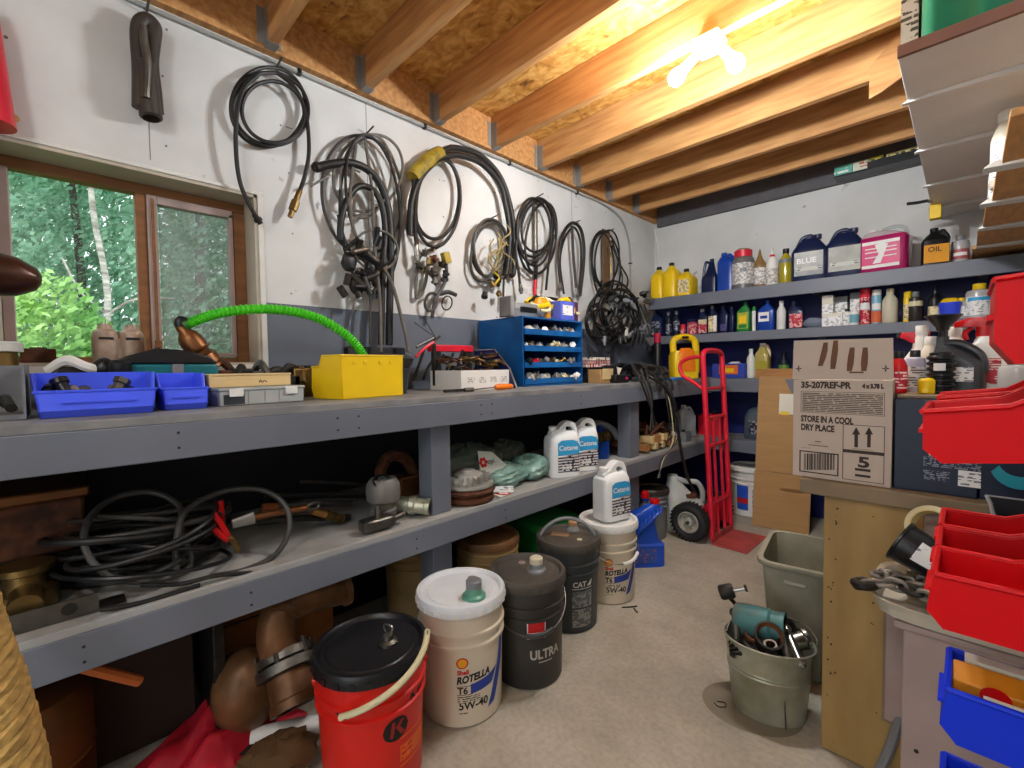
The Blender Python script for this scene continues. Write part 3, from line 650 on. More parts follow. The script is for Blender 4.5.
# ---------------------------------------------------------------- jugs
M_wjug = mat('white_jug_plastic', 'e9e9e7', .35, var=.04)
def slab_jug(label, loc, rz, group=None):
    t = thing('jug', label, 'jug', loc, rz, group)
    w, d, h = .085, .062, .20
    g = G().loft([(0, 0, 0, w*.95, d*.93, 5), (.006, 0, 0, w, d, 5), (.185, 0, 0, w, d, 5), (.205, 0, 0, w*.95, d*.92, 5), (.225, .01, 0, w*.82, d*.66, 4), (.235, .02, 0, w*.5, d*.42, 3)], 36)
    b = g.build('body', M_wjug, t)
    O = [(-.062, .20), (-.070, .222), (-.058, .238), (-.030, .245), (-.012, .262), (.008, .278), (.035, .285), (.060, .276), (.076, .250), (.083, .215), (.084, .19), (.05, .185), (.0, .185), (-.04, .19)]
    O = [(p.x, p.z) for p in crom([(x, 0, z) for x, z in O], 4, True)]; n = len(O); hc = (.036, .243); V = []; F = []
    for y in (-.026, .026):
        V += [(x, y, z) for x, z in O]
        for x, z in O: a = math.atan2(z-hc[1], x-hc[0]); V.append((hc[0]+.024*math.cos(a), y, hc[1]+.014*math.sin(a)-.25*.024*math.cos(a)))
    for k in range(n):
        q = (k+1) % n; F += [(k, q, n+q, n+k), (3*n+k, 3*n+q, 2*n+q, 2*n+k), (q, k, 2*n+k, 2*n+q), (n+k, n+q, 3*n+q, 3*n+k)]
    G().add(V, F).build('handle', M_wjug, t, bevel=.009)
    G().lathe([(.02, .215), (.019, .242), (.023, .244), (.023, .258), (.019, .261), (0, .261)], 20, T(-.050, 0, 0)).build('cap', M_wjug, t)
    for k in range(5): G().box(-w-.0015, -w+.004, -d*.6, d*.6, .03+.03*k, .036+.03*k).build('rib', M_wjug, b)
    yy = -d-.0007
    lb = G().prism([(-.052, .03), (.07, .03), (.07, .165), (.058, .185), (.03, .193), (-.03, .193), (-.052, .18)], yy, yy+.001).build('label', printed('jug_label', '1d1c22', 'd9d2d4', 70, .44), t)
    bl = G().prism([(-.052, .115), (.07, .115), (.07, .165), (.058, .185), (.03, .193), (-.03, .193), (-.052, .18)], yy-.0006, yy).build('label_band', mat('label_sky_blue', '3ba9e0', .4), lb)
    letters(G(), 'Cetane', -.047, .142, yy-.001, .036, width=.108, bold=.0008).build('lettering', M_inkw, bl)
    G().prism([(-.052, .108), (.07, .122), (.07, .115), (-.052, .115)], yy-.0008, yy-.0004).build('label_line', M_inkw, lb)
    letters(G(), '5.05', -.03, .045, yy-.0006, .034, bold=.001).build('lettering', M_inkw, lb)
    return t
slab_jug('white slab jug with sky blue label, left one on the shelf', (.575, 1.845, SZ), R(66))
slab_jug('white slab jug with sky blue label, right one beside the blue brass valve', (.570, 2.02, SZ), R(66))
slab_jug('white slab jug standing on the lid of white oil bucket', (.81, 1.945, .3865), R(76))
def loft_jug(name, label, loc, rz, w, d, h, m, cap_m, cap_r=.016, neck=-.35, handle=True, group=None, cat='jug', sh=.66, e=5, lab=None, hm=None, cap_h=.022):
    """oil jug: flat body, sloped shoulder up to an offset neck, a looped grip"""
    t = thing(name, label, cat, loc, rz, group); hw, hd = w/2, d/2; nx = neck*w
    g = G().loft([(0, 0, 0, hw*.94, hd*.92, e), (.005, 0, 0, hw, hd, e), (h*sh, 0, 0, hw, hd, e), (h*(sh+.06), nx*.12, 0, hw*.94, hd*.9, e), (h*(sh+.16), nx*.45, 0, hw*.66, hd*.62, 3), (h*.9, nx, 0, cap_r*1.15, cap_r*1.15, 2), (h*.925, nx, 0, cap_r*.9, cap_r*.9, 2)], 28)
    g.build('body', m, t)
    G().lathe([(cap_r*.95, h*.92-.002), (cap_r*1.05, h*.925), (cap_r*1.05, h*.925+cap_h), (cap_r*.9, h*.925+cap_h+.002), (0, h*.925+cap_h+.002)], 18, T(nx, 0, 0)).build('cap', cap_m, t)
    if handle:
        s_ = -1 if neck > 0 else 1; r = min(.011, hd*.35)
        G().tube([(nx+s_*cap_r*.6, 0, h*.87), (nx+s_*w*.30, 0, h*.94), (s_*hw*.62, 0, h*.90), (s_*hw*.88, 0, h*(sh+.10)), (s_*hw*.86, 0, h*(sh-.04))], r, 10).build('handle', hm or m, t)
    if lab:
        lm, x0, x1, z0, z1 = lab[:5]
        L = G().box(-hw+x0*w, -hw+x1*w, -hd-.0012, -hd+.002, z0*h, z1*h).build('label', lm, t)
        for q in lab[5:]:
            if q[0] == 't': letters(G(), q[1], -hw+q[2]*w, q[3]*h, -hd-.0016, q[4], width=q[5] if len(q) > 5 else None, bold=.0006).build('lettering', q[6] if len(q) > 6 else M_inkw, L)
            else: G().box(-hw+q[2]*w, -hw+q[3]*w, -hd-.0018, -hd-.0012, q[4]*h, q[5]*h).build('label_patch', q[1], L)
    return t
def round_bottle(name, label, loc, r, h, m, cap_m, shape='bottle', lab=None, cap_r=None, group=None, cat='bottle', sx=1.0, cap_h=.02, a=None):
    t = thing(name, label, cat, loc, 0.0, group); cr = cap_r or r*.45
    if shape == 'bottle': pr = [(0, 0), (r*.93, 0), (r, .004), (r, h*.62), (r*.93, h*.69), (cr*1.1, h*.82), (cr, h*.84), (cr, h*.88), (0, h*.88)]; z = h*.86
    elif shape == 'jar': pr = [(0, 0), (r*.95, 0), (r, .004), (r, h*.72), (r*.9, h*.8), (cr*.95, h*.84), (cr*.95, h*.86), (0, h*.86)]; z = h*.82
    elif shape == 'cone': pr = [(0, 0), (r*.95, 0), (r, .004), (r, h*.56), (r*.93, h*.62), (cr*1.0, h*.74), (cr*.7, h*.8), (cr*.22, h*.97), (0, h)]; z = None
    elif shape == 'can': pr = [(0, 0), (r, 0), (r, h*.80), (r*.9, h*.84), (r*.7, h*.86), (0, h*.86)]; z = h*.83; cr = cap_r or r*.85
    else: pr = [(0, 0), (r, 0), (r, h-.002), (0, h)]; z = None
    G().lathe(pr, 22, None, sx, 1).build('body', m, t)
    if z is not None: G().lathe([(cr*1.06, z), (cr*1.1, z+.002), (cr*1.1, z+max(cap_h, h-z)-.002), (cr, z+max(cap_h, h-z)), (0, z+max(cap_h, h-z))], 18).build('cap', cap_m, t)
    elif shape == 'cone' and cap_m: G().lathe([(cr*1.05, h*.70), (cr*1.1, h*.71), (cr*.8, h*.80), (0, h*.80)], 16).build('cap', cap_m, t)
    if lab:
        lm, z0, z1 = lab[:3]; a = TC(loc[0], loc[1]) if a is None else a
        L = wrap_rect(G(), a-1.25, a+1.25, z0*h, z1*h, lambda z: r+.0008, 14)
        if sx != 1.0: L.v = [(v[0]*sx, v[1], v[2]) for v in L.v]
        L = L.build('label', lm, t)
        for q in lab[3:]: wrap_rect(G(), a+q[1], a+q[2], q[3]*h, q[4]*h, lambda z: r+.0014, 8).build('label_patch', q[0], L)
    return t
P_paper = printed('small_print', 'd9d4d0', '55504c', 140, .5)
P_gold = printed('gold_print', 'e8d9a8', '6b3a20', 120, .5)
P_dark = printed('dark_print', '1a1e30', 'b8bcc8', 120, .52)
P_red = printed('red_print', 'b81c34', 'f0d8d0', 120, .52)
P_white = printed('white_print', 'ecebe8', '7a7f88', 110, .54)
P_silver = printed('silver_print', 'b9bab0', '4b4e52', 60, .58, fine=25)
# blue jug on floor and washer jug under the shelf corner
t = thing('jug', 'bright blue ribbed jug with red cap on concrete floor beside white bucket', 'jug', (.74, 2.36, 0), R(48)); t.scale = (1.12, 1.1, 1.22)
G().loft([(0, 0, 0, .115, .06, 5), (.10, 0, 0, .115, .06, 5), (.11, -.01, 0, .10, .052, 5), (.20, -.02, 0, .09, .05, 4), (.25, .03, 0, .06, .04, 3), (.285, .075, 0, .026, .024, 2)], 30).build('body', mat('bright_blue_jug', '1a4fc0', .32), t)
g = G()
for k in range(6): g.tube([(-.04+.02*k, -.058, .15+.018*k), (-.015+.02*k, -.056, .19+.014*k), (.0+.02*k, -.03, .225+.01*k)], .006, 6)
g.build('ribs', mat('bright_blue_jug', '1a4fc0'), t)['kind'] = 'stuff'
G().lathe([(.02, .28), (.024, .283), (.024, .305), (0, .307)], 18, T(.075, 0, 0)).build('cap', M_red, t)
G().box(-.08, .06, -.0612, -.058, .02, .09).build('label', printed('washer_print', '2a54a8', 'b05060', 60, .55), t)
t = thing('spray_bottle', 'grey bottle with red and blue cap standing behind the blue jug', 'bottle', (.66, 2.56, 0), .4)
G().loft([(0, 0, 0, .05, .035, 4), (.18, 0, 0, .05, .035, 4), (.24, 0, 0, .035, .03, 3), (.29, 0, 0, .018, .018, 2), (.32, 0, 0, .018, .018, 2)], 24).build('body', mat('blue_grey_bottle', '6f7d98', .4), t)
G().lathe([(.024, .31), (.024, .35), (.018, .365), (0, .366)], 18).build('cap', M_red, t); G().lathe([(.0255, .31), (.0255, .325)], 18).build('cap_ring', M_dblue, t)
t = thing('jug', 'pale grey handled jug lying open under the shelf behind the truck wheel', 'jug', (.66, 3.08, 0), R(50)); t.scale = (1.1, 1.1, 1.15)
M_gj = mat('pale_grey_jug', 'c6cac6', .45, var=.15)
G().loft([(0, 0, 0, .13, .085, 4), (.01, 0, 0, .135, .09, 4), (.16, 0, 0, .125, .085, 4), (.22, -.03, 0, .08, .06, 3), (.30, -.06, 0, .035, .035, 2), (.33, -.065, 0, .03, .03, 2)], 30).build('body', M_gj, t)
G().tube([(-.05, -.02, .31), (.02, -.02, .29), (.09, -.02, .28), (.125, -.02, .22), (.12, -.02, .14)], .016, 10).build('handle', M_gj, t)
G().loft([(.20, .03, -.02, .05, .055, 3), (.222, .03, -.02, .045, .05, 3)], 16).build('rusty_scrap', M_rust, t)

# ---------------------------------------------------------------- hand truck
ht = thing('hand_truck', 'red two-wheeled hand truck with black tyres standing before the corner', 'hand truck', (.93, 3.09, 0), 0)
lean = -.055
def rl(y, z): return (lean*z+.0, y, z)
for y in (-.16, .16):
    G().tube([rl(y, .03), rl(y, .6), rl(y, 1.19)], .017, 12).build('side_rail', M_redp, ht)
G().tube([rl(-.16, 1.17), rl(-.155, 1.215), rl(-.11, 1.235), rl(0, 1.24), rl(.11, 1.235), rl(.155, 1.215), rl(.16, 1.17)], .017, 12).build('top_loop', M_redp, ht)
for z in (.25, .62, .80, .99): G().tube([rl(-.15, z), rl(.15, z)], .012, 10, sub=0).build('cross_bar', M_redp, ht)
for y in (-.055, .055): G().tube([rl(y, .05), rl(y, .6), rl(y, .80)], .010, 10).build('inner_rail', M_redp, ht)
G().tube([rl(-.16, 1.20), (-.16, -.16, 1.19), (-.215, -.16, 1.15), (-.20, -.16, 1.08), (-.12, -.16, 1.03), rl(-.16, .98)], .012, 10).build('hand_grip', M_redp, ht)
G().prism([(0, .0), (.215, .0), (.215, .006), (.006, .006), (.006, .05), (0, .05)], -.19, .19).build('toe_plate', mat('worn_red_plate', 'b84a48', .5, col2='93403c', scale=10), ht, bevel=.004)
G().cyl(.011, -.25, .25, 12, T(-.13, 0, .125, rx=R(-90))).build('axle', M_dsteel, ht)
for y in (-.11, .11): G().prism([(0, .30), (0, .06), (-.15, .11), (-.15, .14)], y-.004, y+.004).build('axle_bracket', M_redp, ht, bevel=.002)
for y in (-.20, .20):
    M = T(-.13, y, .125, rx=R(90))
    ty = G().lathe([(.066, -.03), (.09, -.043), (.112, -.036), (.123, -.016), (.124, 0), (.123, .016), (.112, .036), (.09, .043), (.066, .03)], 40, M).build('tyre', mat('tyre_rubber', '242424', .6, var=.2), ht)
    g = G()
    for k in range(30):
        a = 2*PI*k/30; g.box(-.0022, .0022, -.006, .006, -.034, .034, M @ Matrix.Rotation(a, 4, 'Z') @ T(.1225, 0, 0))
    g.build('tread', mat('tyre_rubber', '242424'), ty)['kind'] = 'stuff'
    rm = G().lathe([(.069, -.032), (.062, -.034), (.056, -.012), (.03, -.008), (.026, -.03), (.012, -.034), (.012, .034), (.026, .03), (.03, .008), (.056, .012), (.062, .034), (.069, .032)], 36, M).build('wheel_rim', mat('pale_rim', 'b8b4aa', .45, .3), ty)
    for k in range(5): G().cyl(.004, -.014, .014, 8, M @ T(.042*math.cos(k*2*PI/5), .042*math.sin(k*2*PI/5), 0)).build('wheel_bolt', M_dsteel, rm)
# ---------------------------------------------------------------- leaning cardboard, waste bin, galvanised pail
cb = thing('cardboard_sheet', 'flattened brown carton leaning against the back bench', 'cardboard', (1.175, 3.485, 0), R(12), rx=R(-5), ry=R(1.4))
G().box(-.175, .165, -.006, 0, 0, .39).build('lower_panel', M_card, cb, bevel=.002); G().box(-.17, .165, -.006, 0, .392, 1.06).build('upper_panel', M_card, cb, bevel=.002)
G().box(-.04, .07, -.0068, -.0055, .80, .94).build('paper_label', M_paper, cb); G().box(-.03, .02, -.0072, -.0066, .795, .82).build('yellow_tape', M_yel, cb)
G().lathe([(0, -.0), (.02, .0), (0, .0005)], 14, T(.06, -.0062, .28, rx=R(90)), 4, .6).build('damp_mark', mat('damp_card', '7d5a34', .8), cb)
M_bin = mat('dirty_beige_bin', 'a39f8c', .5, col2='7f7a66', scale=5)
wb2 = thing('waste_bin', 'empty beige plastic waste bin behind the galvanised pail', 'waste bin', (1.615, 2.02, 0), R(8))
g = G().loft([(.004, 0, 0, .085, .15, 6), (.40, 0, 0, .112, .185, 7), (.42, 0, 0, .112, .185, 7), (.42, 0, 0, .124, .197, 7), (.408, 0, 0, .126, .199, 7)], 44, capped=False)
n = 44; g.f.append(tuple(range(n-1, -1, -1))); o = g.build('shell', M_bin, wb2, solid=.004)
G().box(-.035, .035, -.1915, -.180, .354, .366).build('grip_slot', mat('pale_slot', 'bdb8a6', .5), wb2, bevel=.004)
gp = thing('galvanised_pail', 'dented galvanised pail heaped with scrap pipe fittings on the floor', 'pail', (1.612, 1.635, 0), R(20)); gp.scale = (.84, .84, .80)
sxx, syy = 1.12, .86
G().lathe([(0, .004), (.105, .004), (.112, .0), (.115, .012), (.128, .17), (.132, .176), (.129, .183), (.132, .19), (.129, .197), (.140, .295), (.144, .30), (.140, .304), (.137, .298), (.112, .014), (0, .014)], 52, None, sxx, syy).build('shell', M_galv, gp)
G().box(-.0015, .0015, -.002, .002, .01, .295, T(.05, -.108, 0, rz=.3, rx=R(-5))).build('seam', M_dsteel, gp)
G().tube([(.150, .0, .29), (.165, .03, .315), (.13, .10, .335), (.05, .135, .33), (-.06, .125, .325), (-.13, .06, .31), (-.150, 0, .29)], .0035, 6).build('bail', M_dsteel, gp)
M_tealp = mat('chipped_teal_paint', '4b7a7a', .45, .2, col2='5d5048', scale=9, lo=.3, hi=.5)
t = thing('pipe_sleeve', 'teal painted steel sleeve with a slot lying across the pail', 'pipe fitting', (1.5720, 1.6510, 0.2880)); t.scale = (.85, .85, .85); t.location.z -= .02
M = along((-.085, .0, -.01), (1, .10, .10))
o = G().lathe([(.045, 0), (.055, .004), (.062, .02), (.062, .13), (.055, .14), (.058, .185), (.05, .186), (.048, .14), (.05, .02), (.045, 0)], 32, M).build('sleeve', M_tealp, t)
G().loft([(0, 0, 0, .022, .012, 4), (.004, 0, 0, .022, .012, 4)], 16, M @ T(.0, -.0605, .055, rx=R(90), rz=PI/2)).build('slot', M_ink, t)
t = thing('pipe_stub', 'short rusty pipe stub with orange throat poking from the pail', 'pipe fitting', (1.6160, 1.5790, 0.2320)); t.scale = (.8, .8, .8); t.location.y += .035; t.location.z += .022  # the throat is plain orange rust colour
M = along((0, .0, -.02), (.25, -.62, .75)); G().lathe([(.042, -.06), (.05, -.05), (.05, .05), (.054, .052), (.054, .075), (.046, .076), (.042, .0), (.0, -.04)], 28, M).build('stub', M_iron, t); G().lathe([(.041, 0), (.0455, .074)], 28, M).build('throat', mat('orange_rust', 'a2552a', .7), t)
t = thing('roller_bolt', 'grey rubber roller on a bolt at the top of the scrap pail', 'bolt', (1.4920, 1.6910, 0.3160)); M = along((0, 0, 0), (.85, .35, .35)); t.location.x -= .03; t.location.y -= .01; t.location.z += .012
G().lathe([(0, -.024), (.022, -.024), (.026, -.018), (.026, .018), (.022, .024), (0, .024)], 20, M).build('roller', M_iron, t); G().cyl(.006, .02, .062, 10, M).build('bolt_shank', M_steel, t); G().cyl(.012, .062, .07, 6, M).build('nut', M_iron, t); G().tube([(0, 0, -.01), (.03, .03, -.06), (.075, .075, -.15)], .007, 8).build('stem_rod', M_iron, t)
t = thing('ball_joint', 'dark jointed linkage hanging over the left rim of scrap pail', 'pipe fitting', (1.5120, 1.6110, 0.2520))
G().ball((-.01, .03, .03), .016, 14).build('ball', M_iron, t); G().tube([(-.01, .03, .03), (.01, -.01, -.0), (.02, -.035, -.03)], .011, 10).build('rod', M_dsteel, t)
M = along((.02, -.04, -.03), (.35, -.7, -.6)); g = G()
for k in range(4): g.lathe([(.012, .012*k), (.024, .012*k+.002), (.024, .012*k+.008), (.012, .012*k+.011)], 16, M)
g.build('bellows', M_iron, t)
rr = random.Random(5); nm = ('steel elbow', 'rusty tee', 'chrome coupling')
for i, (x, y, z, d, r, L, m, lab) in enumerate(((.065, -.02, .30, (-.3, .5, .5), .018, .10, M_dsteel, 'dull steel coupling leaning in the pail beside the orange throat'), (.07, .06, .285, (.6, .6, .25), .026, .10, M_steel, 'shiny chrome tube at the right rim of scrap pail'), (.01, .08, .30, (.7, -.1, .3), .03, .10, M_iron, 'dark elbow pipe at the back of scrap pail'), (.03, -.075, .30, (0, -.3, .9), .016, .04, M_dsteel, 'small open steel ring near the front rim of pail'), (-.02, .0, .27, (.3, .4, .3), .035, .12, M_iron, 'big dark pipe fitting buried in middle of pail'), (.09, .0, .305, (-.5, .7, .4), .012, .13, M_steel, 'bright bent rod lying over right side of pail'), (-.065, -.02, .27, (.3, -.2, .8), .022, .07, M_rust, 'rusty nipple upright under the teal sleeve'))):
    t = thing('pipe_fitting', lab, 'pipe fitting', (1.612+x*.8, 1.635+y*.8, z*.8), group='scrap in the pail'); M = along((0, 0, 0), d)
    G().lathe([(r*.8, -L/2), (r, -L/2+.003), (r, L/2-.012), (r*1.25, L/2-.01), (r*1.25, L/2), (r*.85, L/2), (r*.8, 0), (r*.8, -L/2)], 22, M).build('pipe', m, t); G().lathe([(r*1.2, -L/2-.0), (r*1.3, -L/2+.002), (r*1.3, -L/2+.012), (r*1.05, -L/2+.014)], 6 if i % 2 else 22, M).build('collar', m, t)
o = G().lathe([(0, .0), (.135, 0.0), (.15, 0), (0, .0008)], 40, None, 1.0, .8).build('oil_stain', mat('oily_floor', '7d7464', .5)); tag(o, 'dark oil stain on the concrete around the galvanised pail', 'stain', loc=(1.57, 1.60, .0006), rz=.4)
o = G().tube([(0, 0, .002), (.02, .012, .002), (.03, -.005, .002), (.012, -.02, .002), (-.004, -.012, .002)], .0018, 6).build('bent_wire', M_iron); tag(o, 'tiny bent wire ring on the concrete left of the pail', 'wire', loc=tuple(onz(717, 702, .0)), rz=0)
for i, (px, py) in enumerate(((622, 608), (634, 609))):
    o = G().tube([(0, 0, .003), (.03, .035, .003), (.045, .06, .003)] if i == 0 else [(0, 0, .003), (.02, -.015, .003), (.03, -.02, .003)], .0035, 6).build('dry_twig', M_iron); tag(o, ('long dark sliver', 'short dark sliver')[i]+' lying on the concrete near the white bucket', 'twig', loc=tuple(onz(px, py, 0)))
# ================================================================ bottles on the back wall shelves
def spot(px0, px1, pyt, Y, Z):
    """where a thing seen between two columns stands on a shelf at depth Y, how wide and tall it is"""
    c = ony((px0+px1)/2, 300, Y); d = (c-CAM).dot(FW); k = d/FOC
    b = Z; top = ony((px0+px1)/2, pyt, Y).z
    return (c.x, Y, Z+.001), (px1-px0)*k, top-b
def up(px0, px1, pyt, Y=3.72): return spot(px0, px1, pyt, Y, UZ)
def mid(px0, px1, pyt, Y=3.70): return spot(px0, px1, pyt, Y, MZ)
for i, (a, b, t_) in enumerate(((649, 661, 266), (659, 671, 263), (670, 679, 266))):
    l, w_, h = up(a, b, t_, 3.70+.035*(i == 2))
    l = (.185+.112*i, l[1], l[2]); h *= (.93, .96, .82)[i]
    loft_jug('jug', ('yellow jug at the corner end of the upper wall shelf', 'yellow jug with cap up, middle of the three in the corner', 'yellow jug with brown print, right of the three')[i], l, 0, .112, .18, h, M_yel, M_ink, .02, -.1, False, 'yellow oil jugs', lab=(P_gold, .1, .92, .12, .6) if i == 2 else None)
l, w_, h = up(702, 718, 260); loft_jug('jug', 'navy blue oil jug with tapered shoulder, left of the two blue jugs', l, 0, w_*.92, .09, h, M_nblue, M_nblue, .016, .12, True, lab=None, sh=.45)
l, w_, h = up(718, 735, 253); loft_jug('jug', 'bright blue oil jug, taller of the two blue jugs', l, 0, w_*.9, .10, h, M_dblue, M_dblue, .02, -.15, True, sh=.72)
l, w_, h = up(732, 754, 251, 3.70); t = round_bottle('jar', 'wide glass jar with red lid and white label on upper shelf', l, w_*.46, h, mat('smoky_jar', '6a6866', .25), M_redp, 'jar', (P_paper, .12, .66, (M_gry, -.3, .3, .42, .52)), w_*.34, cat='jar', cap_h=.03)
G().ball((0, 0, h*.98), w_*.28, 14, None, (1, 1, .6), .5, 4).build('rag', mat('greenish_rag', '9aa07c', .8), t)
l, w_, h = up(753, 766, 249); round_bottle('bottle', 'amber gear oil bottle with brown cone nozzle on upper shelf', l, w_*.47, h, mat('amber_oil', '8d6a3a', .3), mat('amber_oil', '8d6a3a'), 'cone', (P_paper, .08, .5))
l, w_, h = up(766, 778, 247); round_bottle('bottle', 'white glue bottle with red collar and long nozzle on upper shelf', l, w_*.47, h, M_wht, M_redp, 'cone', (P_paper, .08, .45))
l, w_, h = up(779, 792, 249); round_bottle('bottle', 'clear bottle half full of yellow oil on upper shelf', l, w_*.46, h, mat('yellow_oil', 'a89a20', .15, coat=.5), M_blk, 'bottle', (M_gry, .6, .7), w_*.2)
def blackjug(label, px0, px1, pyt, word, lm):
    l, w_, h = up(px0, px1, pyt, 3.72); w = w_*.92
    t = thing('jug', label, 'jug', l, R(4)); hw = w/2; hd = .07
    G().loft([(0, 0, 0, hw*.97, hd*.95, 6), (.008, 0, 0, hw, hd, 6), (h*.62, 0, 0, hw, hd, 6), (h*.70, 0, 0, hw*.93, hd*.92, 5), (h*.88, .0, 0, hw*.55, hd*.6, 4), (h*.92, 0, 0, hw*.48, hd*.5, 4)], 36).build('body', M_nblue, t)
    G().tube([(-hw*.85, 0, h*.66), (-hw*.6, 0, h*.86), (-hw*.38, 0, h*.97), (hw*.05, 0, h*.99), (hw*.28, 0, h*.90)], .013, 10).build('handle', M_nblue, t)
    G().lathe([(.02, h*.90), (.023, h*.905), (.023, h), (0, h+.003)], 18, T(hw*.42, 0, 0)).build('cap', M_nblue, t)
    L = G().box(-hw*.78, hw*.80, -hd-.0014, -hd, h*.12, h*.62).build('label', lm, t)
    if word: letters(G(), word, -hw*.66, h*.38, -hd-.002, .05, w*.55, bold=.001).build('lettering', M_inkw, L)
    G().box(-hw*.70, hw*.7, -hd-.0018, -hd-.0014, h*.22, h*.30).build('label_patch', P_silver, L)
blackjug('navy square jug with BLUE on its silver label', 793, 826, 236, 'BLUE', mat('silver_label', '75787a', .4, 0, col2='a9a9a2', scale=6))
blackjug('navy square jug with plain pale metallic label beside magenta jug', 827, 862, 230, '', mat('pale_foil', 'aaa898', .4, 0, col2='7f7e74', scale=6))
l, w_, h = up(862, 905, 229, 3.73)
t = thing('jug', 'magenta coolant jug with clear top at the right end of shelf', 'jug', l, R(-6)); w = .255; hw = w/2; hd = .085
M_mag = mat('magenta_coolant', 'a8185c', .22, var=.1, coat=.4)
G().loft([(0, 0, 0, hw*.97, hd*.95, 6), (.008, 0, 0, hw, hd, 6), (h*.74, 0, 0, hw, hd, 6), (h*.80, 0, 0, hw*.92, hd*.9, 5)], 36).build('body', M_mag, t)
G().loft([(h*.80, 0, 0, hw*.92, hd*.9, 5), (h*.90, -.02, 0, hw*.6, hd*.7, 4), (h*.94, -.03, 0, hw*.35, hd*.5, 3)], 30).build('clear_top', mat('clear_top', 'c9b7bb', .2), t)
G().tube([(-.02, 0, h*.88), (.0, 0, h*.98), (.06, 0, h*1.0), (.10, 0, h*.93), (.11, 0, h*.80)], .010, 10).build('handle', M_clear, t)
G().lathe([(.021, h*.9), (.024, h*.91), (.024, h*1.0), (0, h*1.0)], 18, T(-.055, 0, 0)).build('cap', M_wht, t)
L = G().box(-hw*.75, hw*.72, -hd-.0012, -hd, h*.10, h*.70).build('label', mat('magenta_label', 'd01464', .4), t)
for z0_, z1_ in ((.62, .69), (.10, .17)): G().box(-hw*.74, hw*.71, -hd-.0018, -hd-.0012, h*z0_, h*z1_).build('label_patch', M_inkw, L)
G().prism([(-.04, h*.20), (.0, h*.20), (.035, h*.6), (.0, h*.64), (-.03, h*.6), (-.01, h*.4)], -hd-.0019, -hd-.0013).build('label_patch', M_inkw, L)
for z0_ in (.33, .44, .52): G().box(-hw*.62, hw*.6, -hd-.0016, -hd-.0012, h*z0_, h*z0_+.006).build('label_line', M_inkw, L)
l, w_, h = up(922, 946, 230, 3.68); loft_jug('jug', 'black oil jug with orange yellow label at the far right of upper shelf', l, R(8), w_*.86, .10, h, M_blk, M_blk, .018, -.05, True, lab=(mat('amber_label', 'e09a1c', .4), .06, .95, .06, .55, ('t', 'OIL', .2, .36, .04, .06, M_ink)))
l, w_, h = up(951, 967, 236, 3.72); round_bottle('jar', 'small clear jar with pale red label beside the black oil jug', l, w_*.42, h, mat('hazy_clear', 'b9b6b6', .2), M_gry, 'jar', (mat('pinkish_label', 'b05a5a', .5), .15, .5, (M_inkw, -.8, .8, .26, .38)), cat='jar')

# second shelf
def mb(kind, px0, px1, pyt, label, m, capm, lab=None, Y=3.70, wk=.9, **k):
    l, w_, h = mid(px0, px1, pyt, Y)
    if kind == 'jug': return loft_jug('bottle', label, l, k.pop('rz', 0), w_*wk, k.pop('d', .055), h, m, capm, k.pop('cr', .014), k.pop('neck', -.18), False, lab=lab, cat='bottle', **k)
    return round_bottle(k.pop('name', 'bottle'), label, l, w_*.45*wk/.9, h, m, capm, kind, lab, **k)
mb('jug', 651, 664, 312, 'dark navy bottle with square framed label, leftmost on second shelf', M_nblue, M_nblue, (P_dark, .08, .85, .08, .62))
mb('bottle', 665, 672, 312, 'slim dark bottle with white specks second from the corner', mat('dark_glass', '1c2430', .2), M_gry, (P_dark, .1, .5))
mb('bottle', 673, 680, 311, 'slim dark bottle with pale stopper third from the corner', mat('dark_glass', '1c2430'), M_gry, (P_dark, .2, .6))
mb('can', 680, 686, 325, 'squat red tin on the second shelf near the corner', M_redp, M_redp, (P_red, .1, .6), name='tin', cat='tin')
mb('can', 687, 698, 320, 'wide pinkish red tub on the second shelf', mat('rose_tub', 'b83a56', .4), M_nblue, (P_red, .1, .7), name='tub', cat='tub')
mb('jug', 699, 709, 310, 'dark bottle with cream and red label on second shelf', M_nblue, M_gry, (P_red, .05, .95, .06, .6, ('r', M_cream, .05, .95, .42, .6)))
mb('jug', 709, 719, 307, 'dark bottle with cream yellow and white label on second shelf', M_nblue, M_gry, (P_gold, .05, .95, .08, .66, ('r', M_inkw, .6, .95, .1, .66)))
mb('jug', 720, 729, 307, 'plain navy bottle with small violet label on second shelf', M_nblue, M_nblue, (mat('violet_label', '4a4478', .5), .2, .9, .1, .35))
mb('jug', 730, 735, 308, 'narrow plain navy bottle left of the green bottle', M_nblue, M_nblue)
mb('jug', 737, 751, 303, 'green motor oil bottle with yellow label on second shelf', M_grn, M_grn, (mat('lemon_label', 'a8b040', .45), .12, .88, .12, .66, ('r', M_yel, .25, .75, .3, .56), ('r', M_grn, .2, .8, .14, .26)), neck=.12)
mb('can', 752, 756, 307, 'thin white tube next to green oil bottle', M_wht, M_grn, None, name='tube', cat='tube')
mb('jug', 758, 775, 302, 'blue motor oil bottle with white oval label on second shelf', M_dblue, M_dblue, (M_inkw, .1, .72, .32, .64, ('r', M_dblue, .2, .62, .42, .52)), neck=.05)
mb('bottle', 777, 786, 301, 'slim white bottle right of the blue oil bottle', M_wht, M_wht, None)
mb('jug', 789, 804, 303, 'navy bottle with crimson label on second shelf', M_nblue, M_nblue, (P_red, .12, .95, .06, .58))
o = G().ball((0, 0, .035), .05, 16, None, (1.2, .8, .7), .35, 3).build('crumpled_bag', mat('grey_film', '7d8494', .3)); tag(o, 'crumpled grey plastic bag between crimson bottle and white boxes', 'bag', loc=mid(805, 822, 320)[0])
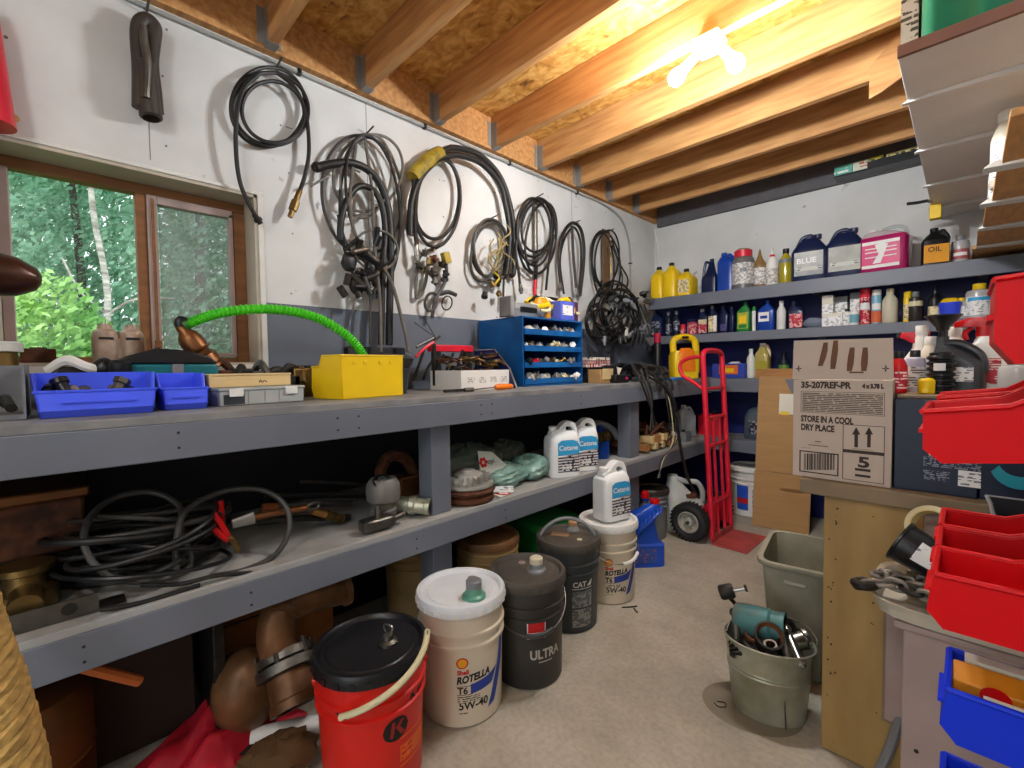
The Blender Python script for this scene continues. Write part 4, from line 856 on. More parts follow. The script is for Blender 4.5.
for i, (a, b, t_, Y, lab) in enumerate(((823, 834, 296, 3.72, 'tall white carton standing at left of the white boxes'), (836, 848, 297, 3.78, 'white carton with grey top behind the wide white box'), (851, 862, 293, 3.76, 'pale carton with grey top beside the red aerosol can'), (823, 843, 313, 3.66, 'wide low white carton in front of the tall cartons'))):
    l, w_, h = mid(a, b, t_, Y); t = thing('carton', lab, 'carton', l)
    G().box(-w_*.42, w_*.42, -.03, .03, 0, h*(.8 if i in (1, 2) else 1)).build('body', P_white, t, bevel=.002)
    if i in (1, 2): G().box(-w_*.42, w_*.42, -.03, .03, h*.8+.0002, h).build('lid', M_gry, t, bevel=.002)
    else: G().box(-w_*.40, w_*.4, -.0308, -.03, h*.72, h*.95).build('label', M_paper, t)
for i, (a, b) in enumerate(((843, 851), (850, 859))): mb('jar', a, b, 309, ('small white jar with dark lid in front of cartons', 'small white jar with blue label in front of cartons')[i], M_wht, M_blk if i == 0 else M_wht, (P_white if i == 0 else mat('turquoise_label', '6fa8b8', .5), .15, .65), Y=3.65, name='jar', cat='jar')
mb('can', 860, 870, 289, 'red and white aerosol can on second shelf', M_redp, M_redp, (P_red, .05, .75, (M_inkw, -.9, .9, .42, .60), (M_ink, -.5, .5, .62, .66)), name='aerosol_can', cat='can')
mb('can', 872, 881, 290, 'blue white and orange aerosol can on second shelf', mat('pale_blue_tin', '7ab0c8', .3), M_wht, (mat('orange_label', 'd86a40', .45), .05, .38, (M_inkw, -.9, .9, .42, .6)), name='aerosol_can', cat='can')
mb('bottle', 883, 897, 289, 'cream bottle with pale cap right of the aerosol cans', mat('bone_plastic', 'cfc8b0', .4), mat('bone_plastic', 'cfc8b0'), None)
mb('can', 904, 911, 292, 'narrow yellow bottle with angled spout on second shelf', M_yel, M_yel, (P_gold, .1, .6))
mb('jar', 909, 922, 292, 'dark brown jar with cream band on second shelf', mat('brown_jar', '2f2622', .3), M_gry, (M_cream, .52, .68), name='jar', cat='jar')
mb('cone', 929, 941, 285, 'black cone topped bottle with yellow print on second shelf', M_blk, M_blk, (P_gold, .05, .4))
l, w_, h = mid(944, 956, 300); t = thing('parts_bin', 'small blue open bin with yellow scoop on second shelf', 'bin', l)
G().loft([(0, 0, 0, .04, .05, 6), (.10, 0, 0, .05, .06, 6)], 28).build('shell', M_blue, t); G().loft([(.1002, 0, 0, .045, .055, 6), (.125, 0, 0, .03, .04, 3)], 20).build('yellow_scoop', M_yel, t)
mb('jar', 956, 967, 298, 'clear tub with yellow lid right of small blue bin', mat('hazy_clear', 'b9b6b6'), M_yel, (P_white, .1, .6), name='jar', cat='tub')
mb('jar', 968, 990, 284, 'large clear tub with yellow cap at the right end of second shelf', mat('hazy_clear', 'b9b6b6'), M_yel, (P_white, .08, .62, (mat('label_sky_blue', '3ba9e0'), -.9, .9, .5, .6)), name='jar', cat='tub')
# back bench top
def bk(px0, px1, pyt, Y=3.72): return spot(px0, px1, pyt, Y, BZ)
l, w_, h = bk(716, 746, 362, 3.70); t = thing('carton', 'orange and blue detergent carton lying on the back bench', 'carton', l)
G().box(-.12, .12, -.05, .05, 0, h*.9).build('body', mat('deep_blue_card', '2a3fa0', .5), t, bevel=.002); G().box(-.07, .07, -.0508, -.05, h*.25, h*.8).build('label', mat('orange_label2', 'e0702c', .5), t); G().box(-.03, .04, -.0514, -.0508, h*.35, h*.6).build('label_patch', M_yel, t)
l, w_, h = bk(729, 742, 352, 3.82); t = thing('tool_bag', 'white and black bundle behind the detergent carton', 'bag', l); G().ball((0, 0, .06), .07, 16, None, (1, .8, .95), .3, 6).build('bundle', M_wht, t); G().tube([(-.05, -.05, .03), (0, -.07, .10), (.06, -.05, .06)], .012, 8).build('strap', M_blk, t)
l, w_, h = bk(747, 756, 349); round_bottle('bottle', 'slim white bottle on the back bench left of clear jug', l, w_*.45, h, M_wht, M_wht)
l, w_, h = bk(756, 771, 344); loft_jug('jug', 'clear jug of yellow liquid on the back bench', l, 0, w_*.85, .10, h, mat('straw_liquid', 'b8a85c', .2, coat=.3), M_paper, .02, -.02, True, lab=(mat('olive_label', 'a8a02c', .5), .08, .92, .08, .5), hm=M_cream)
l, w_, h = bk(779, 790, 352, 3.80); round_bottle('bottle', 'dark bottle with green label behind the cardboard top', l, w_*.42, h, mat('dark_glass', '1c2430'), M_blk, 'bottle', (mat('leaf_label', '6a9a3c', .5), .1, .5))
l, w_, h = bk(766, 790, 366, 3.66); t = thing('wooden_crate', 'low brown wooden box on the back bench above leaning cardboard', 'box', l)
for a in (-.045, .042): G().box(-.13, .13, a, a+.008, 0, .07).build('side_board', M_wood, t)
G().box(-.13, .13, -.037, .042, 0, .008).build('base_board', M_wood, t)
# back bench low shelf
l = (.98, 3.74, SZ+.001); t = thing('fuel_can', 'grey metal jug with looped handle on the back low shelf', 'can', l)
G().loft([(0, 0, 0, .11, .07, 5), (.008, 0, 0, .115, .075, 5), (.17, 0, 0, .112, .072, 5), (.22, -.02, 0, .07, .05, 3), (.235, -.03, 0, .03, .03, 2)], 32).build('body', mat('blue_grey_can', '5f6c78', .35, .4), t)
G().tube([(-.03, 0, .23), (.0, 0, .29), (.07, 0, .29), (.10, 0, .22), (.10, 0, .14)], .012, 10).build('handle', mat('blue_grey_can', '5f6c78'), t); G().box(-.07, .06, -.0765, -.07, .04, .14).build('label', P_dark, t)
t = thing('fuel_can', 'bright red can in the corner of the low shelf', 'can', (.60, 3.74, SZ+.001)); G().loft([(0, 0, 0, .09, .06, 6), (.15, 0, 0, .09, .06, 6), (.165, 0, 0, .07, .045, 4)], 28).build('body', M_redp, t); G().lathe([(.02, .16), (.022, .19), (0, .19)], 16, T(.03, 0, 0)).build('cap', M_blk, t)
# black rack with packets near the ceiling on the back wall
t = thing('packet_rack', 'narrow black rack of colourful packets hung just under the ceiling joists', 'rack', (1.60, 3.84, 2.405))
G().box(-.20, .24, -.05, .06, 0, .012).build('rack_base', M_blk, t); G().box(-.02, .24, -.052, -.05, .0, .05).build('rack_front', M_blk, t)
for y in (-.18, .22): G().box(y, y+.006, .05, .056, .0, .075).build('hanger', M_blk, t)
for i, (a, b, h, m, lab) in enumerate(((-.20, -.10, .062, 'teal_packet', 'teal green packet at the left of the ceiling rack'), (-.098, -.01, .06, 'cream_packet', 'cream packet in the ceiling rack'), (-.008, .06, .062, 'lemon_packet', 'lemon yellow packet in the ceiling rack'), (.075, .23, .06, 'pale_lemon_packet', 'pale yellow packet at the right of ceiling rack'))):
    o = G().box(a, b, -.045, .04, 0, h).build('packet', printed(m, ('5fb09a', 'd8dcc8', 'd8cc40', 'd8d08c')[i], ('e8f0ea', 'c0503c', '3c4430', '3a3a3a')[i], 40, .52, fine=30), bevel=.003); tag(o, lab, 'packet', 'packets in the ceiling rack', (1.60, 3.84, 2.418))

# ================================================================ right-hand side: carton, navy boxes, bottles, bins, tray
FY = 1.578
cx0, cx1 = 1.690, 1.922
box = thing('carton', 'pale cardboard carton printed STORE IN A COOL DRY PLACE with raised flap', 'carton', ((cx0+cx1)/2, FY, .8085))
hw = (cx1-cx0)/2; BH = .292; FH = .405
G().box(-hw, hw, 0, .30, 0, BH).build('body', M_cardg, box, bevel=.002)
G().prism([(-hw-.002, BH+.001), (hw+.002, BH+.001), (hw-.001, FH), (-hw+.001, FH+.004)], -.003, .001).build('front_flap', M_cardg, box)
G().box(-hw-.001, -hw+.002, .0, .29, BH+.001, BH+.09, T(0, 0, 0)).build('side_flap', M_cardg, box)
def bl(px, py): p = ony(px, py, FY); return p.x-box.location.x, p.z-box.location.z
def ink_rect(g, p0, p1, y=-.0006):
    (x0, z1), (x1, z0) = bl(*p0), bl(*p1); return g.prism([(x0, z0), (x1, z0), (x1, z1), (x0, z1)], y, y+.0004)
def ink_frame(g, p0, p1, t=.0018, y=-.0006):
    (x0, z1), (x1, z0) = bl(*p0), bl(*p1)
    for a, b, c, d in ((x0, x1, z1-t, z1), (x0, x1, z0, z0+t), (x0, x0+t, z0, z1), (x1-t, x1, z0, z1)): g.prism([(a, c), (b, c), (b, d), (a, d)], y, y+.0004)
    return g
def blet(t, px, py, px1, size, bold=.0008, y=-.0007):
    x, z = bl(px, py); x1 = bl(px1, py)[0]; return letters(G(), t, x, z, y, size, x1-x, bold=bold).build('lettering', M_inkb, box)
blet('35-207REF-PR', 801, 387.5, 851.5, .025, .0013); blet('4 x 3.78 L', 862.5, 388, 884, .016, .0014)
blet('STORE IN A COOL', 801, 421, 853.5, .025, .0013); blet('DRY PLACE', 801, 429.5, 834.5, .025, .0013)
o = ink_frame(G(), (801, 391), (884.6, 416.5), .0012).build('print_frame', M_inkb, box); ink_rect(G(), (802.5, 392.5), (883, 415), -.0005).build('small_print', printed('carton_print', 'b5a596', '4a3a2e', 190, .40, fine=110), box)
g = ink_frame(G(), (843, 424), (884, 484.5), .0016); ink_rect(g, (843, 452), (884, 452.8)); g.build('print_frame', M_inkb, box)
for px in (856.2, 869): 
    g = ink_rect(G(), (px-1.7, 433), (px+1.7, 447.5)); a, b = bl(px-4.2, 434.5), bl(px+4.2, 434.5); c = bl(px, 427)
    g.prism([a, b, c], -.0006, -.0002).build('up_arrow', M_inkb, box)
ink_rect(G(), (852, 448.6), (873.5, 450.3)).build('print_bar', M_inkb, box)
blet('5', 857.5, 466.5, 869.5, .040, .0015)
for a in (467.8, 473.8): ink_rect(G(), (855, a), (870.5, a+4.4)).build('print_bar', M_inkb, box)
ink_frame(G(), (799.5, 450), (838.5, 476.5), .0034).build('print_frame', M_inkb, box)
g = G(); rr = random.Random(4); q = 804.0
while q < 834:
    wv = rr.choice((.5, .5, .9, 1.5)); ink_rect(g, (q, 453.5), (q+wv, 470)); q += wv+rr.choice((.5, .8, 1.1))
g.build('barcode', M_inkb, box)['kind'] = 'stuff'
for k in range(3): ink_rect(G(), (815-k*3.5, 441+k*2), (821+k*3.5, 442.3+k*2)).build('print_bar', M_inkb, box)
for a, b in ((801, 811), (820, 832)): ink_rect(G(), (a, 447), (b, 448.2)).build('print_bar', M_inkb, box)
M_tape = mat('brown_mark', '6a4222', .6, var=.2)
def stroke(pts, wid):
    P = [bl(*p) for p in pts]; L = []; Rr = []
    for i, (x, z) in enumerate(P): k = wid*(.62+.5*math.sin(PI*(i+.4)/len(P))); L.append((x-k, z)); Rr.append((x+k, z))
    return G().prism(L+Rr[::-1], -.0042, -.0034)
for pts in (((826, 342.5), (825, 350), (823, 358), (820.5, 366)), ((836, 340.5), (835.3, 350), (834, 360), (833, 369)), ((852.5, 347.5), (851.5, 356), (850.5, 364), (849.5, 371)), ((865.5, 347.5), (865, 356), (864.5, 364), (864, 371))): stroke(pts, .0068).build('brown_stroke', M_tape, box)
(x0, z0), (x1, z1) = bl(849.5, 373), bl(864, 371.5); G().box(x0, x1, -.0042, -.0034, z0, z0+.004).build('brown_stroke', M_tape, box)
for px in (799, 886): 
    x, z = bl(px, 368.5); g = G()
    for a in range(4): u = a*PI/2; g.prism([(x+.004*math.cos(u-.5), z+.004*math.sin(u-.5)), (x+.009*math.cos(u), z+.011*math.sin(u)), (x+.004*math.cos(u+.5), z+.004*math.sin(u+.5)), (x, z)], -.0042, -.0034)
    g.build('star_mark', M_inkb, box)
# navy cartons
M_ncard = mat('navy_card', '0d1a38', .4, var=.2, scale=5)
def navy(label, x0, x1, y0, h, more):
    t = thing('carton', label, 'carton', ((x0+x1)/2, y0, .8085)); hw = (x1-x0)/2
    G().box(-hw, hw, 0, .32, 0, h).build('body', M_ncard, t, bevel=.002)
    if more:
        for a, b, c, d in ((-.02, .085, .07, .095), (-.02, .03, .035, .06), (.04, .085, .125, .14)): G().box(a, b, -.0008, 0, c, d).build('fine_print', printed('navy_print', '0d1a38', '8d93a4', 220, .5, fine=120), t)
        G().box(.045, .085, -.0008, 0, .028, .068).build('white_label', P_white, t); x = -.01
        L = G(); 
        for a, b, c, d in ((x, x+.036, .118, .12), (x, x+.036, .098, .1), (x, x+.002, .1, .118), (x+.034, x+.036, .1, .118)): L.box(a, b, -.0008, 0, c, d)
        L.build('emblem_frame', M_inkw, t); letters(G(), 'FC', x+.008, .103, -.001, .018, .02, bold=.0006).build('lettering', M_inkw, t)
        G().box(-.02, .09, -.0008, 0, .165, .24).build('grey_panel', printed('navy_print2', '1a2644', '6d7688', 90, .5, fine=60), t)
    else:
        g = G(); g.prism([(-.06+.05*math.cos(u), .09+.055*math.sin(u)) for u in [R(200+k*12) for k in range(14)]]+[(-.06+.035*math.cos(u), .10+.035*math.sin(u)) for u in [R(200+k*12) for k in range(13, -1, -1)]], -.0008, 0); g.build('teal_swirl', mat('teal_ink', '1f9ab0', .4), t)
        G().lathe([(0, 0), (.022, 0), (.022, .0008), (0, .0008)], 24, T(-.075, 0, .17, rx=R(90)), 1, .7).build('white_dot', M_inkw, t)
        g = G(); g.box(.05, .13, -.0008, 0, .04, .10); g.build('fine_print', printed('navy_print', '0d1a38', '8d93a4'), t)
navy('navy blue carton with fine white print beside the pale carton', 1.926, 2.085, 1.59, .243, True)
navy('navy blue carton with teal swirl behind the red bins', 2.088, 2.34, 1.60, .243, False)
o = G().box(1.93, 2.42, 1.60, 2.0, 1.0525, 1.062).build('greyed_shelf_board', M_slab, bevel=.002); tag(o, 'thin grey board lying across the navy cartons', 'board')
TB = 1.0625
def rt(px0, px1, pyt, Y=1.75): return spot(px0, px1, pyt, Y, TB)
l, w_, h = rt(893, 907, 353, 1.66); round_bottle('bottle', 'red bottle with white neck and black cap beside pale carton', l, w_*.5, h, M_red, M_blk, 'bottle', (P_red, .1, .55), w_*.28)
t = thing('pump_nozzle', 'yellow plastic pump cap lying on grey board beside ribbed funnel', 'cap', (1.985, 1.665, TB)); G().lathe([(0, 0), (.016, 0), (.018, .004), (.018, .036), (.012, .042), (0, .043)], 20).build('cap_body', M_yel, t); G().cyl(.007, 0, .02, 12, T(0, -.014, .010, rx=R(90))).build('nozzle', M_yel, t)
t = thing('ribbed_boot', 'black ribbed rubber boot standing upright on the grey board', 'rubber boot', (2.012, 1.69, TB)); pr = [(.0, 0)]
for k in range(7): pr += [(.024, .015*k), (.030, .015*k+.004), (.030, .015*k+.009), (.024, .015*k+.013)]
G().lathe(pr+[(.024, .11), (.018, .112), (0, .10)], 28).build('bellows', M_blk, t); a = TC(2.012, 1.69); wrap_rect(G(), a-.5, a+.3, .062, .082, lambda z: .0308).build('white_tag', M_inkw, t)
t = thing('jug', 'black oil jug with a dark funnel stuck in its neck', 'jug', (2.045, 1.78, TB), R(-10)); t.scale = (.62, .8, .78)
G().loft([(0, 0, 0, .085, .05, 5), (.10, 0, 0, .085, .05, 5), (.14, -.02, 0, .06, .045, 4), (.175, -.055, 0, .022, .022, 2), (.20, -.055, 0, .022, .022, 2)], 30).build('body', M_dkg, t)
G().tube([(-.04, 0, .175), (.01, 0, .17), (.07, 0, .13), (.082, 0, .07)], .016, 10).build('handle', M_dkg, t); G().box(-.02, .06, -.052, -.05, .04, .09).build('label', P_white, t)
fu = G().lathe([(.014, .19), (.016, .22), (.022, .225), (.024, .235), (.062, .275), (.065, .275), (.065, .279), (.060, .279), (.02, .238), (.011, .225)], 30, T(-.055, 0, 0)).build('funnel', M_blk, t)
t = thing('spray_bottle', 'white spray bottle with red trigger head behind the black jug', 'bottle', (2.095, 1.86, TB)); t.scale = (1.1, 1.1, .78); G().loft([(0, 0, 0, .042, .03, 4), (.13, 0, 0, .042, .03, 4), (.18, 0, 0, .02, .02, 2), (.20, 0, 0, .014, .014, 2)], 24).build('body', M_wht, t)
G().loft([(.20, 0, 0, .016, .013, 3), (.235, -.0, 0, .016, .013, 3), (.237, -.012, 0, .045, .013, 5), (.255, -.012, 0, .045, .013, 5), (.27, 0, 0, .03, .012, 4)], 24).build('trigger_head', M_red, t); G().tube([(-.022, 0, .235), (-.035, 0, .215), (-.032, 0, .19)], .006, 8).build('trigger', M_red, t); G().box(-.03, .03, -.0315, -.03, .03, .12).build('label', P_red, t)
l, w_, h = rt(917, 928, 326, 1.85); round_bottle('bottle', 'tall white capped bottle behind ribbed boot', l, w_*.5, h, M_wht, M_wht, 'bottle', None, w_*.4)
t = thing('tape_roll', 'peach coloured tape roll standing on edge behind red bottle', 'tape roll', (2.0, 1.90, TB+.052), R(-35)); G().lathe([(.028, -.02), (.052, -.02), (.052, .02), (.028, .02), (.028, -.02)], 36, T(0, 0, 0, rx=R(90))).build('roll', mat('peach_tape', 'd8b498', .5), t); G().lathe([(.025, -.02), (.028, -.02), (.028, .02), (.025, .02), (.025, -.02)], 36, T(0, 0, 0, rx=R(90))).build('core', M_paper, t)
l, w_, h = rt(985, 1000, 345, 1.70); round_bottle('jar', 'clear glass jar with metal clip lid behind the red bin', (2.15, 1.71, TB), .033, .09, mat('hazy_clear', 'b9b6b6'), M_steel, 'jar', None, cat='jar')
l, w_, h = rt(897, 906, 335, 1.8); t = thing('spray_bottle', 'red and black trigger sprayer peeking above pale carton', 'bottle', (1.955, 1.86, TB)); t.scale = (1, 1, .80); G().loft([(0, 0, 0, .032, .024, 4), (.12, 0, 0, .032, .024, 4), (.16, 0, 0, .014, .014, 2), (.18, 0, 0, .012, .012, 2)], 22).build('body', M_wht, t); G().loft([(.18, 0, 0, .014, .011, 3), (.205, -.01, 0, .036, .012, 5), (.222, -.005, 0, .032, .011, 4)], 20).build('trigger_head', M_redp, t); G().box(-.05, -.044, -.01, .01, .202, .22).build('nozzle', M_blk, t)
for i, (x, y, r, h, m, c, sh, lab) in enumerate(((1.955, 1.76, .024, .12, mat('lavender_jar', 'b9b4c8', .4), M_blk, 'jar', 'lavender jar with black lid behind the red bottle'), (1.985, 1.82, .026, .16, mat('cream_bottle', 'd8cdb8', .4), M_wht, 'bottle', 'cream bottle with white cap behind ribbed boot'), (2.035, 1.93, .028, .19, M_wht, M_wht, 'bottle', 'tall plain white bottle at the back of the grey board'), (2.15, 1.95, .03, .20, mat('hazy_clear', 'b9b6b6'), M_redp, 'bottle', 'hazy bottle with red cap behind the black jug'), (2.19, 1.66, .03, .13, mat('pale_jar', 'cfd0c8', .3), M_steel, 'jar', 'pale ribbed jar with steel ring near the red bins'), (2.235, 1.76, .035, .17, mat('pale_jar', 'cfd0c8'), M_wht, 'bottle', 'pale bottle partly hidden by the red bins'))):
    round_bottle('bottle' if sh == 'bottle' else 'jar', lab, (x, y, TB), r, h, m, c, sh, (P_white if i % 2 else P_paper, .12, .6), r*.5 if sh == 'bottle' else None, cat=sh)
t = thing('wooden_box', 'shallow tan box behind the clear jar at right', 'box', (2.30, 1.72, TB)); G().box(-.10, .12, -.07, .1, 0, .05).build('body', M_pine, t, bevel=.002); G().box(-.102, .122, -.072, .102, .0502, .058).build('lid', M_wood, t, bevel=.002)
l = (2.25, 1.95, TB); t = thing('rag', 'crumpled pale rag on top behind the red bins', 'rag', l); G().ball((0, 0, .09), .10, 18, None, (1.1, .7, .9), .3, 9).build('folds', M_paper, t)
t = thing('bottle', 'white bottle with dark slanted cap beside the red trigger spray', 'bottle', (2.20, 1.80, TB)); G().loft([(0, 0, 0, .035, .026, 4), (.14, 0, 0, .035, .026, 4), (.18, 0, 0, .018, .018, 2)], 24).build('body', M_wht, t); G().prism([(-.03, .18), (.03, .18), (.022, .21), (.0, .222)], -.016, .016).build('cap', M_dkg, t, bevel=.003)

# ---- stack bins on a rail rack at the right
def bin_shell(w, d, h, lip=.8, cut=.45, a=.90):
    """open bin, scoop toward -y, hooked lip at the back"""
    g = G(); t = .0035
    B = [(-w/2*a, -d/2+.02), (w/2*a, -d/2+.02), (w/2*a, d/2), (-w/2*a, d/2)]
    prof = [(-d/2+.014, 0), (-d/2, h*lip*.28), (-d/2+.006, h*lip), (-d/2+d*cut, h*lip), (-d/2+d*cut+.02, h), (d/2, h), (d/2, 0)]
    for s_ in (-1, 1):
        for q in (0, 1):
            pass
    def X(z, s_): return s_*w/2*(a+(1-a)*z/h)
    for s_ in (-1, 1):
        V = [(X(z, s_), y, z) for y, z in prof]+[(X(z, s_)-s_*t, y, z) for y, z in prof]; n = len(prof)
        F = [tuple(range(n)) if s_ > 0 else tuple(range(n-1, -1, -1)), tuple(range(2*n-1, n-1, -1)) if s_ > 0 else tuple(range(n, 2*n))]
        for i in range(n):
            f = (i, n+i, n+(i+1) % n, (i+1) % n); F.append(f if s_ > 0 else f[::-1])
        g.add(V, F)
    def wall(p, q, off):
        (ya, za), (yb, zb) = p, q; oy, oz = off
        V = [(X(za, -1), ya, za), (X(za, 1), ya, za), (X(zb, 1), yb, zb), (X(zb, -1), yb, zb)]; V += [(v[0]*.97, v[1]+oy, v[2]+oz) for v in V]
        g.add(V, [(0, 1, 2, 3), (7, 6, 5, 4), (0, 4, 5, 1), (1, 5, 6, 2), (2, 6, 7, 3), (3, 7, 4, 0)])
    wall(prof[0], prof[1], (t, 0)); wall(prof[1], prof[2], (t, 0)); wall((d/2, 0), (d/2, h), (-t, 0)); wall((-d/2+.014, 0), (d/2, 0), (0, t))
    r = G()
    for s_ in (-1, 1): r.tube([(X(z, s_)+s_*.001, y, z) for y, z in prof[2:6]], .0032, 6, sub=0)
    r.tube([(X(h*lip, -1), prof[2][0], h*lip), (X(h*lip, 1), prof[2][0], h*lip)], .0036, 6, sub=0); r.tube([(X(h, -1), d/2, h), (X(h, 1), d/2, h)], .0036, 6, sub=0)
    return g, r
def stack_bin(label, loc, rz, w, d, h, m, group=None, lip=.8, cut=.45, ry=0.0, rx=0.0):
    t = thing('stack_bin', label, 'bin', loc, rz, group, rx=rx, ry=ry); g, r = bin_shell(w, d, h, lip, cut); b = g.build('shell', m, t); r.build('rim', m, t)
    G().box(-w*.30, w*.30, -d/2-.0025, -d/2+.004, h*lip*.55, h*lip*.62).build('card_ledge', m, t)
    return t
rack = thing('bin_rack', 'grey steel louvred rack on the right wall holding red and blue bins', 'rack', (2.31, .75, 0))
for y in (-.40, .40): G().box(-.0, .03, y-.015, y+.015, .0, 2.44).build('upright', M_gry, rack, bevel=.003)
for z in (.655, .795, .935, 1.085, 1.235, 1.375): G().prism([(-.02, z-.012), (-.016, z-.016), (-.004, z-.016), (-.004, z-.06), (-.001, z-.06), (-.001, z-.012)], -.42, .42).build('louvre', M_gry, rack)
M_rbin = mat('red_bin_plastic', 'd2040e', .28, var=.06); M_bbin = mat('blue_bin_plastic', '1434d0', .38, var=.08)
for m_ in (M_rbin, M_bbin): m_.node_tree.nodes['Principled BSDF'].inputs['Specular IOR Level'].default_value = .2; m_.node_tree.nodes['Principled BSDF'].inputs['Roughness'].default_value = .4
def hb(label, y, z, m, w=.10, d=.245, h=.072, lip=.88, x=2.155, **k): return stack_bin(label, (x, y, z-h), R(-90), w, d, h, m, 'bins on the louvred rack', lip, .30, **k)
hb('red bin in the lower red row, nearest one to the viewer', .745, .918, M_rbin)
hb('red bin behind the nearest one in the lower red row', .848, .918, M_rbin)
hb('red bin at the far side of the lower red row', .952, .920, M_rbin)
hb('blue bin holding orange packets below the red row', .745, .790, M_bbin, x=2.168)
hb('blue bin below the one with orange packets', .745, .650, M_bbin, x=2.165)
hb('wide red bin in the upper row, tipped up at its rack side', .765, 1.118, M_rbin, w=.145, h=.068, x=2.15, rx=R(8))
hb('red bin behind the wide one in the upper row', .905, 1.125, M_rbin, w=.11, h=.085, x=2.16, rx=R(7))
hb('topmost red bin at the right edge above the others', .79, 1.26, M_rbin, w=.15, h=.105, x=2.205, rx=R(5))
t = thing('packet', 'orange packet with red spot inside the blue bin', 'packet', (2.14, .755, .7275)); G().box(-.085, .10, -.02, .02, .0, .055, T(0, 0, 0, rx=R(8))).build('body', mat('orange_card', 'd88a1c', .5, var=.2, scale=20), t, bevel=.002); G().lathe([(0, 0), (.013, 0), (.013, .0008), (0, .0008)], 18, T(-.05, -.0265, .044, rx=R(98))).build('red_spot', M_red, t)
o = G().box(-.085, .09, -.007, .007, 0, .062, T(0, 0, 0, rx=R(8))).build('paper_envelope', M_paper); tag(o, 'cream envelope behind the orange packet in the blue bin', 'envelope', loc=(2.15, .785, .7275))
o = G().box(-.06, .06, -.004, .004, 0, .052, T(0, 0, 0, rx=R(14))).build('paper_card', M_paper); tag(o, 'pale card in front of orange packet in the blue bin', 'card', loc=(2.14, .722, .7275))
o = G().lathe([(.010, -.006), (.021, -.006), (.023, 0), (.021, .006), (.010, .006), (.008, 0), (.010, -.006)], 22, T(0, 0, .024, rx=R(90))).build('orange_ring', mat('amber_rubber', 'b8682a', .4)); tag(o, 'amber rubber ring inside the lower red bin', 'ring', loc=(2.115, .85, .850))
o = G().prism([(-.06, 0), (.07, -.01), (.10, .05), (.02, .06), (-.05, .075)], -.04, .05).build('plastic_sheet', M_clear, bevel=.004); tag(o, 'crumpled clear plastic sheet between red and blue bins', 'plastic sheet', loc=(2.13, .88, .79))
# cabinet under the tray
cab = thing('cabinet', 'mauve low cabinet under the white tray of chain', 'cabinet', (2.20, 1.40, 0))
G().box(-.225, .235, -.15, .155, .03, .585).build('body', M_mauve, cab, bevel=.003); G().box(-.21, .22, -.13, .14, .0, .03).build('plinth', M_slab, cab); G().box(-.24, .235, -.16, .158, .5855, .60).build('top', M_mauve, cab, bevel=.003)
G().cyl(.004, 0, .002, 10, T(-.20, -.15, .33, rx=R(90))).build('screw', M_ink, cab)
tr = thing('tray', 'white rounded tray of rusty chain on the mauve cabinet', 'tray', (2.09, 1.37, .6005))
g = G().loft([(0, 0, 0, .155, .125, 5), (.004, 0, 0, .165, .135, 5), (.035, 0, 0, .175, .145, 5), (.038, 0, 0, .178, .148, 5), (.035, 0, 0, .168, .138, 5), (.008, 0, 0, .158, .128, 5)], 40, capped=False); g.f.append(tuple(range(39, -1, -1))); g.f.append(tuple(range(200, 240))); g.build('pan', mat('cream_enamel', 'cfc6b4', .35), tr)
ch = thing('chain', 'dark steel chain heaped over the front of the white tray', 'chain', (1.99, 1.30, .632))
rr = random.Random(2); cen = [(-.09, -.03, .02)]; path = crom([(-.085, -.035, .018), (-.03, -.02, .03), (.05, -.03, .024), (.11, -.01, .03), (.06, .02, .035), (-.02, .015, .03), (-.06, .03, .026), (.02, .045, .03), (.10, .05, .03)], 6)
pts = path[::2]
for k in range(len(pts)-1):
    d = (pts[k+1]-pts[k]).normalized(); M = along(pts[k], d, PI/2*(k % 2)+.4*rr.random())
    G().tube([(.010, 0, -.009), (.010, 0, .009), (.006, 0, .017), (-.006, 0, .017), (-.010, 0, .009), (-.010, 0, -.009), (-.006, 0, -.017), (.006, 0, -.017)], .0048, 6, closed=True, sub=2, M=M).build('link', mat('chain_steel', '8d857a', .5, .3, var=.4, scale=30) if k % 4 else M_iron, ch)
G().tube([(-.10, -.035, .018), (-.085, -.05, .02), (-.068, -.035, .02), (-.085, -.02, .02)], .010, 10, closed=True).build('ring', M_iron, ch)
sk = G().lathe([(.010, 0), (.022, 0), (.024, .02), (.018, .024), (.010, .024), (.010, 0)], 6); tag(sk.build('hex_nut', M_steel), 'bright steel nut lying on the chain in the tray', 'nut', loc=(2.03, 1.30, .672), rz=.4)
cu = thing('cup', 'black tapered cup with white price label lying on the side bench', 'cup', (1.972, 1.40, .704)); M = along((.085, -.05, -.015), (-.85, .15, .40))
G().lathe([(0, 0), (.036, 0), (.038, .004), (.047, .105), (.050, .107), (.050, .112), (.045, .112), (.0, .108)], 32, M).build('shell', M_blk, cu)
cl_ = M.inverted().to_3x3() @ (CAM-Vector(cu.location)); a = math.atan2(cl_.y, cl_.x); g = wrap_rect(G(), a-.55, a+.5, .03, .075, lambda z: .0385+.0095*z/.105, 8); g.v = [tuple(M @ Vector(v)) for v in g.v]; g.build('price_label', P_white, cu)
o = G().box(-.05, .10, -.04, .03, 0, .05).build('support_block', M_slab, bevel=.002); tag(o, 'weathered block in the tray under black cup', 'block', loc=(2.02, 1.41, .6095))
tp = thing('tape_roll', 'cream masking tape roll leaning beside black cup', 'tape roll', (2.008, 1.47, .752), 0); M = along((0, 0, 0), (-.35, -.75, .42))
G().lathe([(.040, -.011), (.050, -.011), (.050, .011), (.040, .011), (.040, -.011)], 44, M).build('tape', M_cream, tp); G().lathe([(.037, -.011), (.040, -.011), (.040, .011), (.037, .011), (.037, -.011)], 44, M).build('core', mat('core_card', 'd8c48a', .6), tp)
